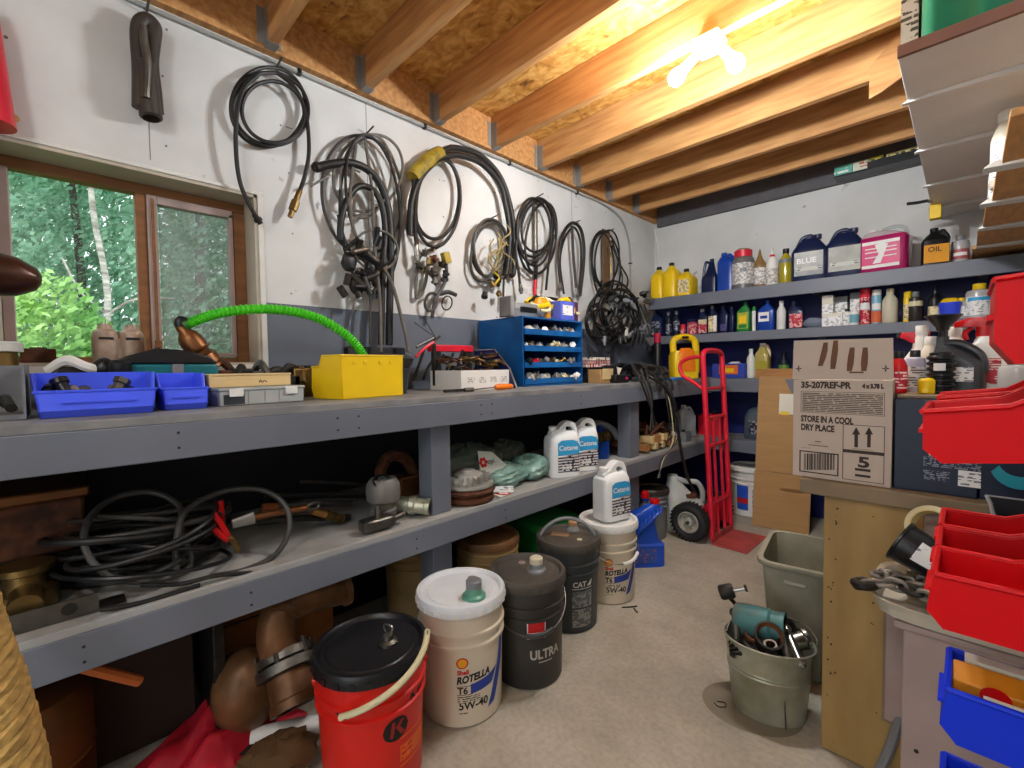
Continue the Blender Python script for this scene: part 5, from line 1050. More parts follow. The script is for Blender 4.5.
dt = thing('parts_tray', 'dark grey plastic tray behind the lower red bins', 'tray', (2.23, 1.30, .79), R(3))
g, r = bin_shell(.26, .16, .075, .8); g.build('shell', M_dkg, dt); r.build('rim', M_gry, dt)
o = G().box(-.10, .20, -.08, .08, 0, .148).build('tool_case', M_slab, bevel=.004); tag(o, 'worn brown case on the mauve cabinet under grey tray', 'case', loc=(2.23, 1.30, .6405))
pb = G().tube([(0, 0, .012), (.03, .05, .10), (.05, .08, .19)], .012, 10); pb = pb.build('grey_pipe', M_gry); tag(pb, 'grey pipe leaning behind the bench end panel low at right', 'pipe', loc=(1.90, 1.50, .0))
# things on the shelves at right
g_ = thing('plastic_crate', 'green plastic crate on top of the long white shelf', 'crate', (2.15, 1.92, 2.067))
M_gc = mat('green_crate', '0b7a5c', .35, var=.2)
pts = [(x*.02-.2, (.012 if (x % 5) in (1, 2) else 0)) for x in range(22)]
g = G(); V = []; 
for x, d in pts: V += [(x, -.09-d, 0), (x, -.09-d, .26)]
g.add(V, [(2*i, 2*i+2, 2*i+3, 2*i+1) for i in range(len(pts)-1)]); g.box(-.2, .22, .08, .09, 0, .26).box(-.2, -.19, -.088, .08, 0, .26).box(.21, .22, -.088, .08, 0, .26).box(-.2, .22, -.088, .09, 0, .006); g.build('shell', M_gc, g_)
st = thing('carton', 'pale carton end with black print beside green crate on white shelf', 'carton', (1.925, 1.90, 2.067)); G().box(-.022, .018, -.07, .08, 0, .28).build('body', printed('shelf_print', 'b8bcb4', '3c403c', 55, .5, fine=40), st)
for (px, Y, h, r, m, c, lab, lm) in ((1019, 1.80, .23, .05, M_blk, M_blk, 'black topped bottle with yellow label on the plank shelf', mat('amber_yellow_label', 'e8bc1c', .4)), (1003, 2.38, .26, .045, mat('cream_bottle', 'd8cdb8'), M_wht, 'white bottle with pale green edge on the plank shelf', P_white), (998, 2.72, .22, .042, mat('pale_jar', 'cfd0c8'), M_blk, 'white bottle with blue print further along the plank shelf', P_white), (990, 2.9, .18, .04, mat('lilac_bottle', '9c98b4', .4), M_wht, 'lilac bottle towards the back of plank shelf', P_white)):
    x = 2.205 if Y < 2 else 2.152; t = round_bottle('bottle', lab, (x, Y, 1.7585), r, h, m, c, 'bottle', (lm, .1, .62), r*.6)
o = G().box(-.0, .05, -.03, .03, -.02, .062).build('tool_case', M_yel, bevel=.003); tag(o, 'yellow case tucked on bracket under the long white shelf', 'case', loc=(1.895, 3.60, 1.985))
hk = thing('shelf_hook', 'black hook sticking out from the end of the long white shelf', 'hook', (1.89, 3.52, 2.06)); G().box(0, .02, -.02, .02, -.01, .0).build('plate', M_blk, hk); G().tube([(0, 0, -.0), (-.05, 0, .0), (-.09, 0, .005)], .009, 8).build('hook', M_blk, hk)
# ================================================================ hoses and fittings hanging on the long white wall
def wp(px, py, x=.03): return onx(px, py, x)
def hang(name, label, cat, px, py, group=None): return thing(name, label, cat, tuple(wp(px, py, 0.0)), 0, group)
def hose(root, name, pts, r, m, x=.03, closed=False, n=8, sub=6):
    """hose run through spots seen on the wall; a spot may carry its own distance off the wall"""
    P = [wp(p[0], p[1], p[2] if len(p) > 2 else x) for p in pts]
    return wl_(G().tube(P, r, n, closed, sub), root).build(name, m, root)
def ringpts(cx, cy, a, b, tilt=0, x=.03, n=12, wob=.006, ph=0.0):
    out = []
    for k in range(n):
        u = 2*PI*k/n+ph; px = a*math.cos(u); py = b*math.sin(u)
        out.append((cx+px*math.cos(tilt)-py*math.sin(tilt), cy+px*math.sin(tilt)+py*math.cos(tilt), x+wob*math.sin(2*u+ph)))
    return out
def nail(root, px, py, n=1):
    p = wp(px, py, 0); wl_(G().cyl(.004, 0, .075, 8, along(p, (1, 0, .12))), root).build('nail', M_dsteel, root)
def ferrule(root, px0, py0, px1, py1, r, m, x=.03):
    a, b = wp(px0, py0, x), wp(px1, py1, x); d = b-a; L = d.length; M = along(a, d)
    return wl_(G().lathe([(r*.8, 0), (r, L*.05), (r, L*.4), (r*1.4, L*.42), (r*1.4, L*.75), (r*.9, L*.78), (r*.9, L), (0, L)], 10, M), root).build('end_fitting', m, root)
# coil one, above the window
t = hang('hose_coil', 'black hose coil with two hanging ends above the window corner', 'hose', 276, 68); nail(t, 276, 68)
for cx, cy, a, b, tl, x in ((268, 107, 37, 40, .25, .03), (271, 109, 38, 36, .5, .045), (273, 112, 32, 30, .7, .06)): hose(t, 'hose_loop', ringpts(cx, cy, a, b, tl, x), .0075, M_rub, closed=True, n=8)
hose(t, 'hose_end', [(258, 75, .07), (244, 88, .07), (237, 112, .07), (236, 150, .06), (240, 182, .05), (249, 204, .05), (258, 220, .05)], .0085, M_rub); ferrule(t, 254, 214, 261, 224, .011, M_iron, .05)
hose(t, 'hose_end', [(276, 72, .05), (295, 88, .05), (306, 115, .05), (309, 150, .05), (305, 175, .05), (298, 196, .05)], .0085, M_rub); ferrule(t, 300, 190, 290, 217, .012, M_brass, .05)
# folded radiator hose beside the ceiling
t = hang('folded_hose', 'dark folded rubber hose hung on a nail high above the window', 'hose', 146, 14); nail(t, 146, 15)
hose(t, 'hose_body', [(140, 108, .06), (140, 70, .06), (138, 38, .06), (140, 24, .06), (147, 20, .06), (154, 27, .06), (153, 40, .06), (151, 62, .06), (154, 90, .06), (156, 112, .06)], .023, mat('brown_rubber', '3f362f', .5, var=.3), n=14)
a = wp(148, 90, .06); wl_(G().lathe([(.036, -.085), (.041, -.08), (.041, .09), (.032, .095), (.032, -.07), (.0, -.07)], 22, along(a, (0, .06, -1)), 1, .8), t).build('rubber_sleeve', mat('brown_rubber', '3f362f'), t)
hose(t, 'copper_tube', [(143, 27, .10), (144, 40, .10), (147, 58, .10), (147, 75, .10), (146, 98, .10)], .012, M_dsteel, n=10)
# big tangle
t = hang('hose_bundle', 'large tangle of thin and thick hoses hanging right of the window', 'hose', 366, 134); nail(t, 366, 134)
for cx, cy, a, b, tl, x, r, m in ((368, 173, 33, 40, .5, .05, .007, M_rub3), (366, 176, 25, 42, .15, .07, .006, M_rub3), (362, 195, 40, 60, -.1, .04, .007, M_rub2), (373, 200, 26, 66, -.15, .08, .0065, M_rub), (370, 215, 30, 78, -.05, .06, .007, M_rub), (376, 250, 22, 20, .3, .10, .006, M_rub3)): hose(t, 'hose_loop', ringpts(cx, cy, a, b, tl, x), r, m, closed=True)
hose(t, 'thick_hose', [(318, 167, .05), (332, 164, .06), (350, 163, .07), (368, 170, .07), (382, 188, .07), (389, 215, .07), (391, 250, .07), (390, 290, .07), (389, 345, .08)], .018, M_rub, n=12); ferrule(t, 322, 166, 313, 168, .016, M_iron, .05)
hose(t, 'thick_hose', [(340, 240, .06), (342, 215, .07), (352, 192, .07), (364, 186, .07), (378, 196, .08), (385, 225, .08), (383, 270, .08), (381, 345, .09)], .015, M_rub, n=12)
hose(t, 'thin_hose', [(338, 215, .06), (345, 240, .07), (352, 253, .08), (366, 264, .09), (370, 290, .1), (370, 345, .12)], .0065, M_rub2)
hose(t, 'thin_hose', [(365, 140, .06), (372, 190, .08), (374, 240, .10), (380, 300, .12), (381, 352, .16)], .0075, M_rub3)
hose(t, 'thin_hose', [(356, 145, .06), (350, 200, .08), (358, 240, .1), (388, 275, .12), (402, 320, .14), (409, 352, .17)], .0085, M_rub3)
hose(t, 'thin_hose', [(330, 175, .06), (318, 182, .06), (311, 186, .06)], .005, M_rub3); hose(t, 'thin_hose', [(341, 164, .06), (350, 168, .06), (360, 172, .06)], .005, M_rub3)
rr = random.Random(31); g = G(); 
for k in range(26):
    px, py = rr.uniform(345, 384), rr.uniform(243, 300); a = wp(px, py, .05+.08*rr.random()); d = Vector((rr.uniform(-.4, .6), rr.gauss(0, 1), rr.gauss(0, 1))).normalized()
    wl_(g0 := G().cyl(.007+.01*rr.random(), 0, .04+.05*rr.random(), 10, along(a, d)), t).build('connector', rr.choice((M_rub, M_iron, M_blk, M_iron, M_dsteel)), t)
for p, m in (((349, 262, .1), M_rub), ((357, 285, .1), M_iron), ((372, 268, .1), M_blk)):
    a = wp(*p); wl_(G().ball(tuple(a), .04, 14, None, (.5, .9, 1.1), .2, 3), t).build('connector_block', m, t)
for p in (((360, 284, .1), (352, 314, .11)), ((377, 288, .1), (370, 312, .1))): hose(t, 'wire_end', [p[0], ((p[0][0]+p[1][0])/2-1, (p[0][1]+p[1][1])/2, .1), p[1]], .004, M_rub3)
# arched hoses with yellow wrap
t = hang('hose_bundle', 'black hoses in a high arch with a yellow wrapped section', 'hose', 440, 150); nail(t, 443, 151)
for off, x in ((0, .05), (7, .075)): hose(t, 'arched_hose', [(410, 232+off*.5, x), (411, 205, x), (418, 178+off*.6, x), (432, 160+off*.5, x), (447, 149+off, x), (462, 149+off, x), (482, 157+off, x), (500, 177+off, x), (510-off*.6, 205, x), (514-off*.6, 235, x), (514-off, 270, x), (511-off, 276, x)], .0165, M_rub, n=12)
hose(t, 'yellow_wrap', [(413, 178, .055), (421, 168, .06), (432, 158, .06), (440, 154, .055)], lambda u: .040, mat('yellow_wrap', 'b39a2c', .6, col2='7d6a22', scale=25), n=14); hose(t, 'rag_tail', [(438, 158, .06), (442, 151, .05), (447, 148, .05)], .014, mat('grey_rag', '8a8578', .8))
for cx, cy, a, b, tl, x in ((436, 197, 23, 42, .05, .05), (438, 203, 22, 44, .1, .065)): hose(t, 'hose_loop', ringpts(cx, cy, a, b, tl, x), .0095, M_rub, closed=True)
hose(t, 'hose_end', [(414, 180, .07), (412, 210, .07), (411, 228, .07)], .011, M_rub); ferrule(t, 411, 222, 409, 237, .012, M_steel, .07); hose(t, 'hose_end', [(418, 180, .07), (415, 220, .07), (417, 250, .07)], .011, M_rub); ferrule(t, 416, 244, 418, 260, .012, M_steel, .07)
# fittings bundle below it
t = hang('hose_fittings', 'small bundle of rusty fittings and stub hoses below the arched hoses', 'hose fittings', 436, 250); nail(t, 436, 249)
hose(t, 'hose_loop', [(433, 249), (422, 254), (417, 268), (416, 296), (421, 294), (426, 280), (428, 258)], .009, M_rub3); hose(t, 'hose_loop', ringpts(431, 302, 6, 9, .2, .05), .008, M_rub2, closed=True); hose(t, 'hose_end', [(446, 262, .05), (446, 278, .05), (440, 292, .05), (435, 300, .05), (432, 318, .05)], .010, M_rub2)
hose(t, 'hose_end', [(440, 294, .05), (448, 292, .06), (456, 295, .06)], .012, M_rub2); hose(t, 'wire_ring', ringpts(447, 303, 5, 7, .2, .05), .004, M_iron, closed=True)
rr = random.Random(17)
for k in range(12):
    a = wp(rr.uniform(422, 446), rr.uniform(256, 282), .04+.05*rr.random()); wl_(G().lathe([(.008, 0), (.014, .002), (.014, .018), (.020, .02), (.020, .034), (.01, .036), (.0, .05)], 6 if k % 2 else 14, along(a, (rr.uniform(-.2, .6), rr.gauss(0, 1), rr.gauss(0, 1)))), t).build('fitting', rr.choice((M_brass, M_iron, M_dsteel, M_rust)), t)
a = wp(446, 258, .06); wl_(G().box(-.018, .018, -.022, .022, -.03, .03, T(*a, rx=.3)), t).build('yellow_block', mat('brass_yellow', 'a8902c', .5), t, bevel=.005)
# small coil with twine
t = hang('hose_coil', 'short grey hose coil with straw coloured twine and brass fittings', 'hose', 490, 220); nail(t, 490, 219)
for cx, cy, a, b, tl, x in ((489, 248, 17, 28, .1, .04), (487, 252, 15, 30, .25, .055), (492, 250, 18, 31, -.1, .065)): hose(t, 'hose_loop', ringpts(cx, cy, a, b, tl, x), .0085, M_rub2, closed=True)
rr = random.Random(12)
for k in range(9): px, py = rr.uniform(492, 508), rr.uniform(222, 262); hose(t, 'twine', [(px, py, .08), (px+rr.uniform(-6, 6), py+8, .1), (px+rr.uniform(-5, 5), py+16, .09), (px+rr.uniform(-9, 9), py+22, .08)], .0045, mat('twine', '9a8a5c', .9))
for k in range(8):
    a = wp(rr.uniform(484, 502), rr.uniform(272, 300), .05+.04*rr.random()); wl_(G().lathe([(.007, 0), (.013, .002), (.013, .02), (.019, .022), (.019, .036), (0, .04)], 6 if k % 2 else 14, along(a, (.3*rr.random(), rr.gauss(0, .6), rr.gauss(0, 1)))), t).build('fitting', rr.choice((M_brass, M_iron, M_rust)), t)
hose(t, 'yellow_tie', [(494, 272, .09), (499, 278, .09), (495, 284, .09)], .006, mat('yellow_tie', 'c8b432', .5)); hose(t, 'hose_end', [(505, 240, .05), (504, 270, .05), (503, 306, .05)], .007, M_rub)
# round coil
t = hang('hose_coil', 'round coil of black hose with grease gun hung inside it', 'hose', 534, 198); nail(t, 535, 198)
for cx, cy, a, b, tl, x in ((535, 228, 17, 29, .12, .04), (538, 226, 16, 26, .2, .055), (537, 236, 19, 38, .05, .065), (534, 232, 17, 34, -.05, .08), (541, 238, 15, 36, .15, .05)): hose(t, 'hose_loop', ringpts(cx, cy, a, b, tl, x), .008, M_rub, closed=True)
hose(t, 'hose_end', [(519, 220, .07), (516, 250, .07), (519, 275, .07), (521, 291, .07)], .0085, M_rub); ferrule(t, 520, 284, 521.5, 294, .011, M_dsteel, .07); hose(t, 'hose_end', [(554, 235, .07), (549, 262, .07), (546, 290, .07)], .0085, M_rub)
t = hang('grease_gun', 'grey metal grease gun with red nose hanging behind the round coil', 'grease gun', 535, 206)
hose(t, 'barrel', [(535, 206, .02), (535, 240, .02), (536, 262, .02)], .018, M_dsteel, n=16); hose(t, 'head', [(536, 262, .02), (536, 270, .022), (535.5, 280, .022)], .012, M_iron, n=12); hose(t, 'red_nose', [(535.5, 280, .022), (535, 290, .022), (535, 301, .022)], .012, M_redp, n=12); hose(t, 'lever', [(531, 262, .03), (540, 258, .035), (547, 250, .04)], .008, M_dsteel)
# upside-down U hose
t = hang('hose_loop', 'black hose hung in an upside-down U between two coils', 'hose', 572, 224); nail(t, 572, 224)
hose(t, 'hose_run', [(561, 285, .05), (559, 262, .05), (561, 240, .05), (567, 227, .05), (574, 223, .05), (581, 230, .05), (584, 248, .05), (583, 270, .05), (580, 296, .05)], .012, M_rub, n=10); hose(t, 'hose_run', [(564, 294, .06), (560, 264, .06), (563, 243, .06), (569, 231, .06), (575, 228, .06), (580, 240, .06), (581, 262, .06), (579, 292, .06)], .008, M_rub); hose(t, 'strap', [(572, 226, .065), (573, 250, .065), (576, 288, .065)], .010, M_rub2); ferrule(t, 561, 282, 560, 291, .013, M_dsteel, .05); ferrule(t, 576, 284, 577, 294, .010, M_steel, .065)
# corner cables with a wooden strip
t = hang('cable_bundle', 'black cables looped over a brown strip near the corner conduit', 'cable', 604, 232); nail(t, 606, 232)
for cx, cy, a, b, tl, x in ((600, 257, 8, 26, .05, .03), (606, 262, 14, 31, -.15, .045), (607, 258, 12, 28, .1, .06), (603, 266, 11, 33, -.05, .05)): hose(t, 'cable_loop', ringpts(cx, cy, a, b, tl, x), .007, M_rub, closed=True)
hose(t, 'cable_run', [(612, 240, .05), (619, 262, .05), (628, 280, .05), (623, 296, .05)], .007, M_rub); hose(t, 'cable_run', [(612, 245, .06), (622, 275, .06), (620, 296, .06)], .006, M_rub2)
a = wp(606, 262, .04); wl_(G().box(-.006, .006, -.05, .05, -.26, .25, T(*a)), t).build('brown_strip', mat('brown_strip', '6a5038', .6), t, bevel=.003); hose(t, 'brass_hook', [(609, 240, .07), (612, 243, .07), (608, 248, .07), (611, 256, .07), (611, 275, .07)], .005, M_brass)
t = hang('cable_heap', 'big heap of coiled black cables and plugs hanging in the corner above the bench', 'cable', 614, 292)
for k in range(15): rr = random.Random(100+k); hose(t, 'cable_loop', ringpts(611+rr.uniform(-9, 12), 316+rr.uniform(-9, 10), rr.uniform(7, 21), rr.uniform(14, 31), rr.uniform(-.5, .5), .04+.010*k, wob=.02), .0075, rr.choice((M_rub, M_rub, M_blk, M_rub2)), closed=True)
rr = random.Random(44)
for k in range(34):
    a = wp(rr.uniform(602, 648), rr.uniform(294, 338), .08+.13*rr.random()); wl_(G().lathe([(.010, 0), (.018, .004), (.020, .035), (.012, .05), (.007, .075), (0, .075)], 12, along(a, (.4, rr.gauss(0, 1), rr.gauss(0, 1)))), t).build('plug', rr.choice((M_blk, M_dkg, M_gry, M_rub3, M_blk)), t)
for k in range(6): px = 630+4*k; hose(t, 'cable_end', [(px-6, 304, .09), (px, 312+2*k, .11), (px+4, 330+2*k, .12), (px+1, 346+k, .13)], .006, M_rub2)
a = wp(626, 331, .16); wl_(G().box(-.01, .01, -.022, .022, -.04, .03, T(*a)), t).build('white_plug', M_wht, t, bevel=.005)
# left edge things
o = thing('extinguisher', 'red cone shaped thing at the left edge above the window', 'red cone', (.075, -.125, 1.862)); G().lathe([(.0, 0), (.068, 0), (.066, .02), (.045, .30), (.03, .36), (0, .37)], 28).build('cone_body', M_redp, o); G().box(-.05, .03, -.03, .03, -.006, 0).build('foot', M_wood, o)
o['label'] = 'red cone shaped vessel at the left edge above the window'; o['category'] = 'vessel'
t = thing('wooden_peg', 'short brown wooden peg in the wall just right of the red vessel', 'peg', (0, -.075, 1.905)); G().tube([(-.0, -.02, 0), (.05, .0, -.005), (.08, .015, -.01)], .011, 8).build('peg', M_wood, t)
t = thing('bronze_casting', 'dark brown rounded casting poking in at the left edge before the window', 'casting', (.30, -.115, 1.38)); P = [(-.05, -.16, .10), (.0, -.08, .085), (.02, .0, .05), (.03, .065, .0)]
M = T(.0, .0, .025, rx=R(-22)); G().loft([(-.13, 0, 0, .05, .05, 2.2), (-.10, 0, 0, .066, .062, 2.4), (-.02, 0, 0, .068, .062, 2.4), (.05, 0, 0, .058, .05, 2.2), (.085, 0, 0, .038, .03, 2), (.095, 0, 0, .015, .012, 2)], 28, M @ Matrix.Rotation(R(-72), 4, 'X')).build('body', mat('dark_brown_casting', '4b2a1c', .3, .3, var=.4, scale=12), t)
G().tube([(.0, -.13, .03), (.0, -.19, -.1), (.0, -.19, -.205)], .02, 12).build('stalk', M_iron, t)
# ================================================================ along the top of the workbench
zt = BZ+.0012
def bench(px, py, z=zt): return onz(px, py, z)
t = thing('brass_canister', 'worn brass canister with white top standing left on the bench by the window', 'canister', (.10, -.115, zt)); G().lathe([(0, 0), (.04, 0), (.042, .01), (.038, .02), (.038, .07), (.041, .075), (.041, .085), (.037, .09), (.037, .17), (0, .17)], 28).build('body', M_brass, t); G().lathe([(.045, .17), (.048, .172), (.048, .195), (.04, .2), (0, .2)], 28).build('white_top', M_trimw, t)
t = thing('rusty_block', 'small rusty square block on the window sill beside the brass canister', 'block', (-.045, -.04, WZ0+.0125)); G().box(-.03, .03, -.04, .04, 0, .045).build('body', M_rust, t, bevel=.004); G().cyl(.02, .045, .049, 18).build('boss', M_rust, t)
t = thing('carburettor_bowl', 'tall rusty double bodied casting in front of the clear window pane', 'casting', (.02, .145, WZ0+.0125))
t.location = (.06, .15, zt); 
M_cast = mat('tarnished_casting', 'b7a290', .45, .2, col2='84664e', scale=14)
for y in (-.034, .032): G().lathe([(0, 0), (.022, 0), (.024, .12), (.034, .14), (.036, .22), (.032, .24), (.02, .25), (.018, .265), (0, .268)], 24, T(0, y, 0)).build('barrel', M_cast, t); G().box(.030, .037, y-.018, y+.018, .214, .222).build('slot', M_ink, t)
G().box(-.02, .02, -.03, .03, .08, .22).build('bridge', M_cast, t, bevel=.006); G().ball((.03, .04, .15), .014, 12).build('brass_plug', M_brass, t)
t = thing('steel_box', 'open grey steel box with rusty tools at the left end of the bench', 'box', (.36, -.13, zt)); G().box(-.15, .13, .07, .075, 0, .13).box(-.15, .13, -.20, -.195, 0, .13).box(-.15, -.145, -.195, .07, 0, .13).box(.10, .13, -.195, .07, 0, .012).box(-.145, .10, -.195, .07, 0, .004).build('shell', M_gtop, t)
for i in range(4): o = G().tube([(-.1, -.15+.05*i, .02), (.0, -.13+.045*i, .03+.01*(i % 2)), (.11, -.16+.06*i, .02)], .011, 8).build('rusty_rod', (M_rust, M_iron)[i % 2]); tag(o, 'rusty rod lying in the open grey steel box', 'rod', 'rods in the steel box', (.35, -.10, zt+.006))
G().box
M_lb = mat('bright_blue_bin', '4a62f6', .35, var=.06)
def bench_bin(label, ya, yb, x0, x1, h, group='blue bins on the bench'):
    return stack_bin(label, ((x0+x1)/2, (ya+yb)/2, zt), R(90), yb-ya, x1-x0, h, M_lb, group, .60, .32)
bench_bin('wide bright blue bin of black fittings at the front of the bench', -.045, .19, .33, .53, .105); bench_bin('small bright blue bin right of the wide one', .202, .312, .31, .50, .10)
rr = random.Random(9)
for k in range(11):
    o = G().lathe([(.004, 0), (.014, .001), (.014, .03), (.019, .032), (.019, .046), (0, .05)], 6 if k % 2 else 12, along((0, 0, 0), (rr.gauss(0, 1), rr.gauss(0, 1), .5))).build('pipe_fitting', rr.choice((M_blk, M_blk, M_dsteel))); tag(o, 'small fitting lying in the wide blue bin', 'pipe fitting', 'fittings in the wide blue bin', (.38+.09*rr.random(), -.02+.018*k, zt+.028+.025*rr.random()))
o = G().tube([(-.03, -.03, .0), (0, -.01, .012), (.02, .03, .0)], .008, 8).build('black_elbow', M_blk); tag(o, 'black elbow in the small blue bin', 'elbow', loc=(.42, .25, zt+.03))
t = thing('tool_case', 'teal tool case with arched black lid behind the blue bins', 'case', (.16, .245, zt)); t.scale = (1, 1, 1.32); G().box(-.07, .07, -.13, .15, 0, .10).build('body', M_teal, t, bevel=.006); G().prism([(-.13, .1005), (.15, .1005), (.13, .118), (.06, .135), (-.02, .138), (-.09, .12)], -.07, .07, T(rz=R(90))).build('lid', M_blk, t, bevel=.004); G().box(.0702, .076, .02, .05, .06, .10).build('latch', M_gry, t)
t = thing('loose_knob', 'black mushroom shaped knob on the bench in front of the teal case', 'loose_knob', (.25, .135, zt+.0)); t.scale = (1, 1, 1.2); G().lathe([(.006, 0), (.006, .07), (.024, .075), (.028, .085), (.028, .112), (.022, .12), (0, .121)], 22).build('body', M_blk, t)  # a black knob with a mushroom head
t = thing('socket_holder', 'crumple of white and black parts left of the teal case', 'parts', (.22, .04, zt)); t.scale = (1, 1, 1.25); G().tube([(-.02, -.06, .09), (0, -.02, .115), (.02, .02, .10), (.0, .05, .09)], .012, 8).build('white_tie', M_wht, t); G().ball((0, .06, .095), .028, 14).build('black_ball', M_blk, t); G().ball((0, 0, .05), .05, 14, None, (1, 1.3, 1), .3, 3).build('dark_heap', M_iron, t)
# brass nozzle with green hose
t = thing('spray_nozzle', 'brown bronze nozzle with black elbow leaning before the screened pane', 'nozzle', (.17, .335, zt)); top = onx(180, 326, .17)-Vector(t.location); bot = onx(212, 368, .17)-Vector(t.location); bot.z = max(bot.z, .04); d = bot-top; L = d.length; M = along(top, d)
G().lathe([(0, 0), (.016, 0), (.018, .02), (.03, .035), (.036, .05), (.037, L*.55), (.030, L*.60), (.034, L*.66), (.042, L*.70), (.044, L*.90), (.038, L*.92), (.04, L), (0, L)], 28, M).build('body', M_copper, t)
for q in (.52, .68, .9): G().lathe([(.040, L*q), (.046, L*q+.003), (.040, L*q+.006)], 28, M).build('band', M_brass, t)
e0 = onx(184, 327, .17)-Vector(t.location); G().tube([top+d*.02, top+Vector((0, .0, .018)), e0+Vector((0, .02, .012))], .017, 12).build('elbow', M_blk, t)
G().box(-.03, .03, bot.y-.03, bot.y+.03, 0, bot.z-.02).build('stand', M_iron, t)
gh = thing('green_hose', 'ribbed lime green suction hose arching from the nozzle into the yellow bin', 'hose', tuple(onx(184, 326, .17)))
P = crom([onx(184, 326, .17), onx(200, 319, .18), onx(225, 312, .20), onx(262, 309, .22), onx(295, 312, .25), onx(322, 320, .28), onx(346, 335, .31), onx(360, 350, .33), onx(366, 362, .34)], 22); n_ = len(P)
wl_(G().tube(P, lambda u: .0175+.003*math.cos(u*2*PI*(n_-1)/3.0), 12, sub=0), gh).build('hose_run', M_lime, gh); wl_(G().tube(P[:8], .0215, 12, sub=0), gh).build('cuff', mat('dark_green_cuff', '2c6a22', .45), gh)
# yellow bin
t = thing('stack_bin', 'yellow plastic bin with small tabs, open to the wall, end of green hose inside', 'bin', (.375, .835, zt), R(100)); g, r = bin_shell(.285, .19, .158, .75, .3, .985)
o = G(); o.v = [(-x, -y, z) for x, y, z in g.v]; o.f = g.f; o.build('shell', M_yel, t); o = G(); o.v = [(-x, -y, z) for x, y, z in r.v]; o.f = r.f; o.build('rim', M_yel, t)
for x in (-.09, -.04, .03, .08): G().box(x-.008, x+.008, -.0985, -.095, .126, .139).build('tab', M_yel, t, bevel=.0015)
# pine box on clear organiser
t = thing('organiser_case', 'clear flat organiser case with white latches under the pine box', 'case', (.37, .462, zt), R(97)); M_org2 = mat('grey_clear', 'a9adab', .25)
G().box(-.13, .13, -.085, .085, 0, .045).build('base', M_org2, t, bevel=.003); G().box(-.133, .133, -.088, .088, .0455, .055).build('lid', M_org2, t, bevel=.002)
for x in (-.085, .085): G().box(x-.02, x+.02, -.0915, -.0885, .028, .052).build('latch', M_wht, t, bevel=.001)
for x in (-.05, 0, .045): G().box(x, x+.0015, -.0862, -.0852, .003, .043).build('divider_line', M_gry, t)
G().box(-.12, -.06, -.0862, -.0852, .004, .034).build('dark_parts', M_dkg, t)
t = thing('pine_box', 'flat pale pine box with dark scribble on top of organiser case', 'box', (.345, .445, zt+.056), R(97)); G().box(-.125, .125, -.06, .06, 0, .035).build('body', M_pine, t, bevel=.002); G().box(-.127, .127, -.062, .062, .0355, .042).build('lid', M_pine, t, bevel=.002); G().tube([(.02, -.0605, .012), (.024, -.0605, .02), (.03, -.0605, .012), (.036, -.0605, .018), (.045, -.0605, .013)], .0014, 5).build('scribble', M_inkb, t)
rr = random.Random(21)
for i, (px, py, lab, m) in enumerate(((222, 372, 'rusty lever beside the nozzle foot', M_rust), (240, 370, 'grey bracket behind the pine box', M_iron), (258, 370, 'dull pipe piece behind pine box', M_dsteel), (276, 369, 'dark clamp lying left of the yellow bin', M_iron), (300, 372, 'brown fitting tucked against the yellow bin', M_brass), (290, 366, 'oily flat bar behind the yellow bin', M_iron))):
    t = thing('scrap_fitting', lab+' on the bench', 'fitting', (.17, onx(px, py, .17).y, zt)); t.scale = (1.2, 1.2, 1.75); a = rr.uniform(0, 3); G().tube([(-.02, -.05, .03), (0, -.01, .06+.03*rr.random()), (.02, .03, .05), (.03, .06, .02)], .010, 8, M=T(rz=a)).build('bent_arm', m, t); G().box(-.03, .03, -.03, .03, 0, .05+.02*rr.random()).build('foot', m, t, bevel=.004)
t = thing('rubber_flap', 'black rubber tongue lying behind the yellow bin', 'rubber flap', (.13, .69, zt)); G().loft([(0, 0, 0, .05, .09, 3), (.10, 0, 0, .05, .09, 3), (.115, .0, .02, .04, .08, 3), (.125, 0, .03, .03, .05, 3)], 24).build('body', M_blk, t)
# black tub, pliers
t = thing('tub', 'black rubber tub with a slanted top right of the yellow bin', 'tub', (.30, 1.015, zt), R(95)); G().loft([(0, 0, 0, .055, .06, 5), (.11, 0, 0, .07, .075, 5), (.115, 0, 0, .066, .07, 5), (.02, 0, 0, .05, .055, 5)], 32).build('shell', M_dkg, t); G().loft([(.116, 0, 0, .075, .08, 4), (.15, .01, .01, .085, .085, 4), (.17, .02, .03, .07, .05, 4)], 28).build('black_bag', M_blk, t)
t = thing('plastic_sheet', 'black plastic panel leaning at the wall behind the hoses', 'panel', (.10, 1.02, zt)); G().box(-.02, .02, -.10, .20, 0, .21, T(ry=R(-6))).build('body', M_blk, t, bevel=.006)
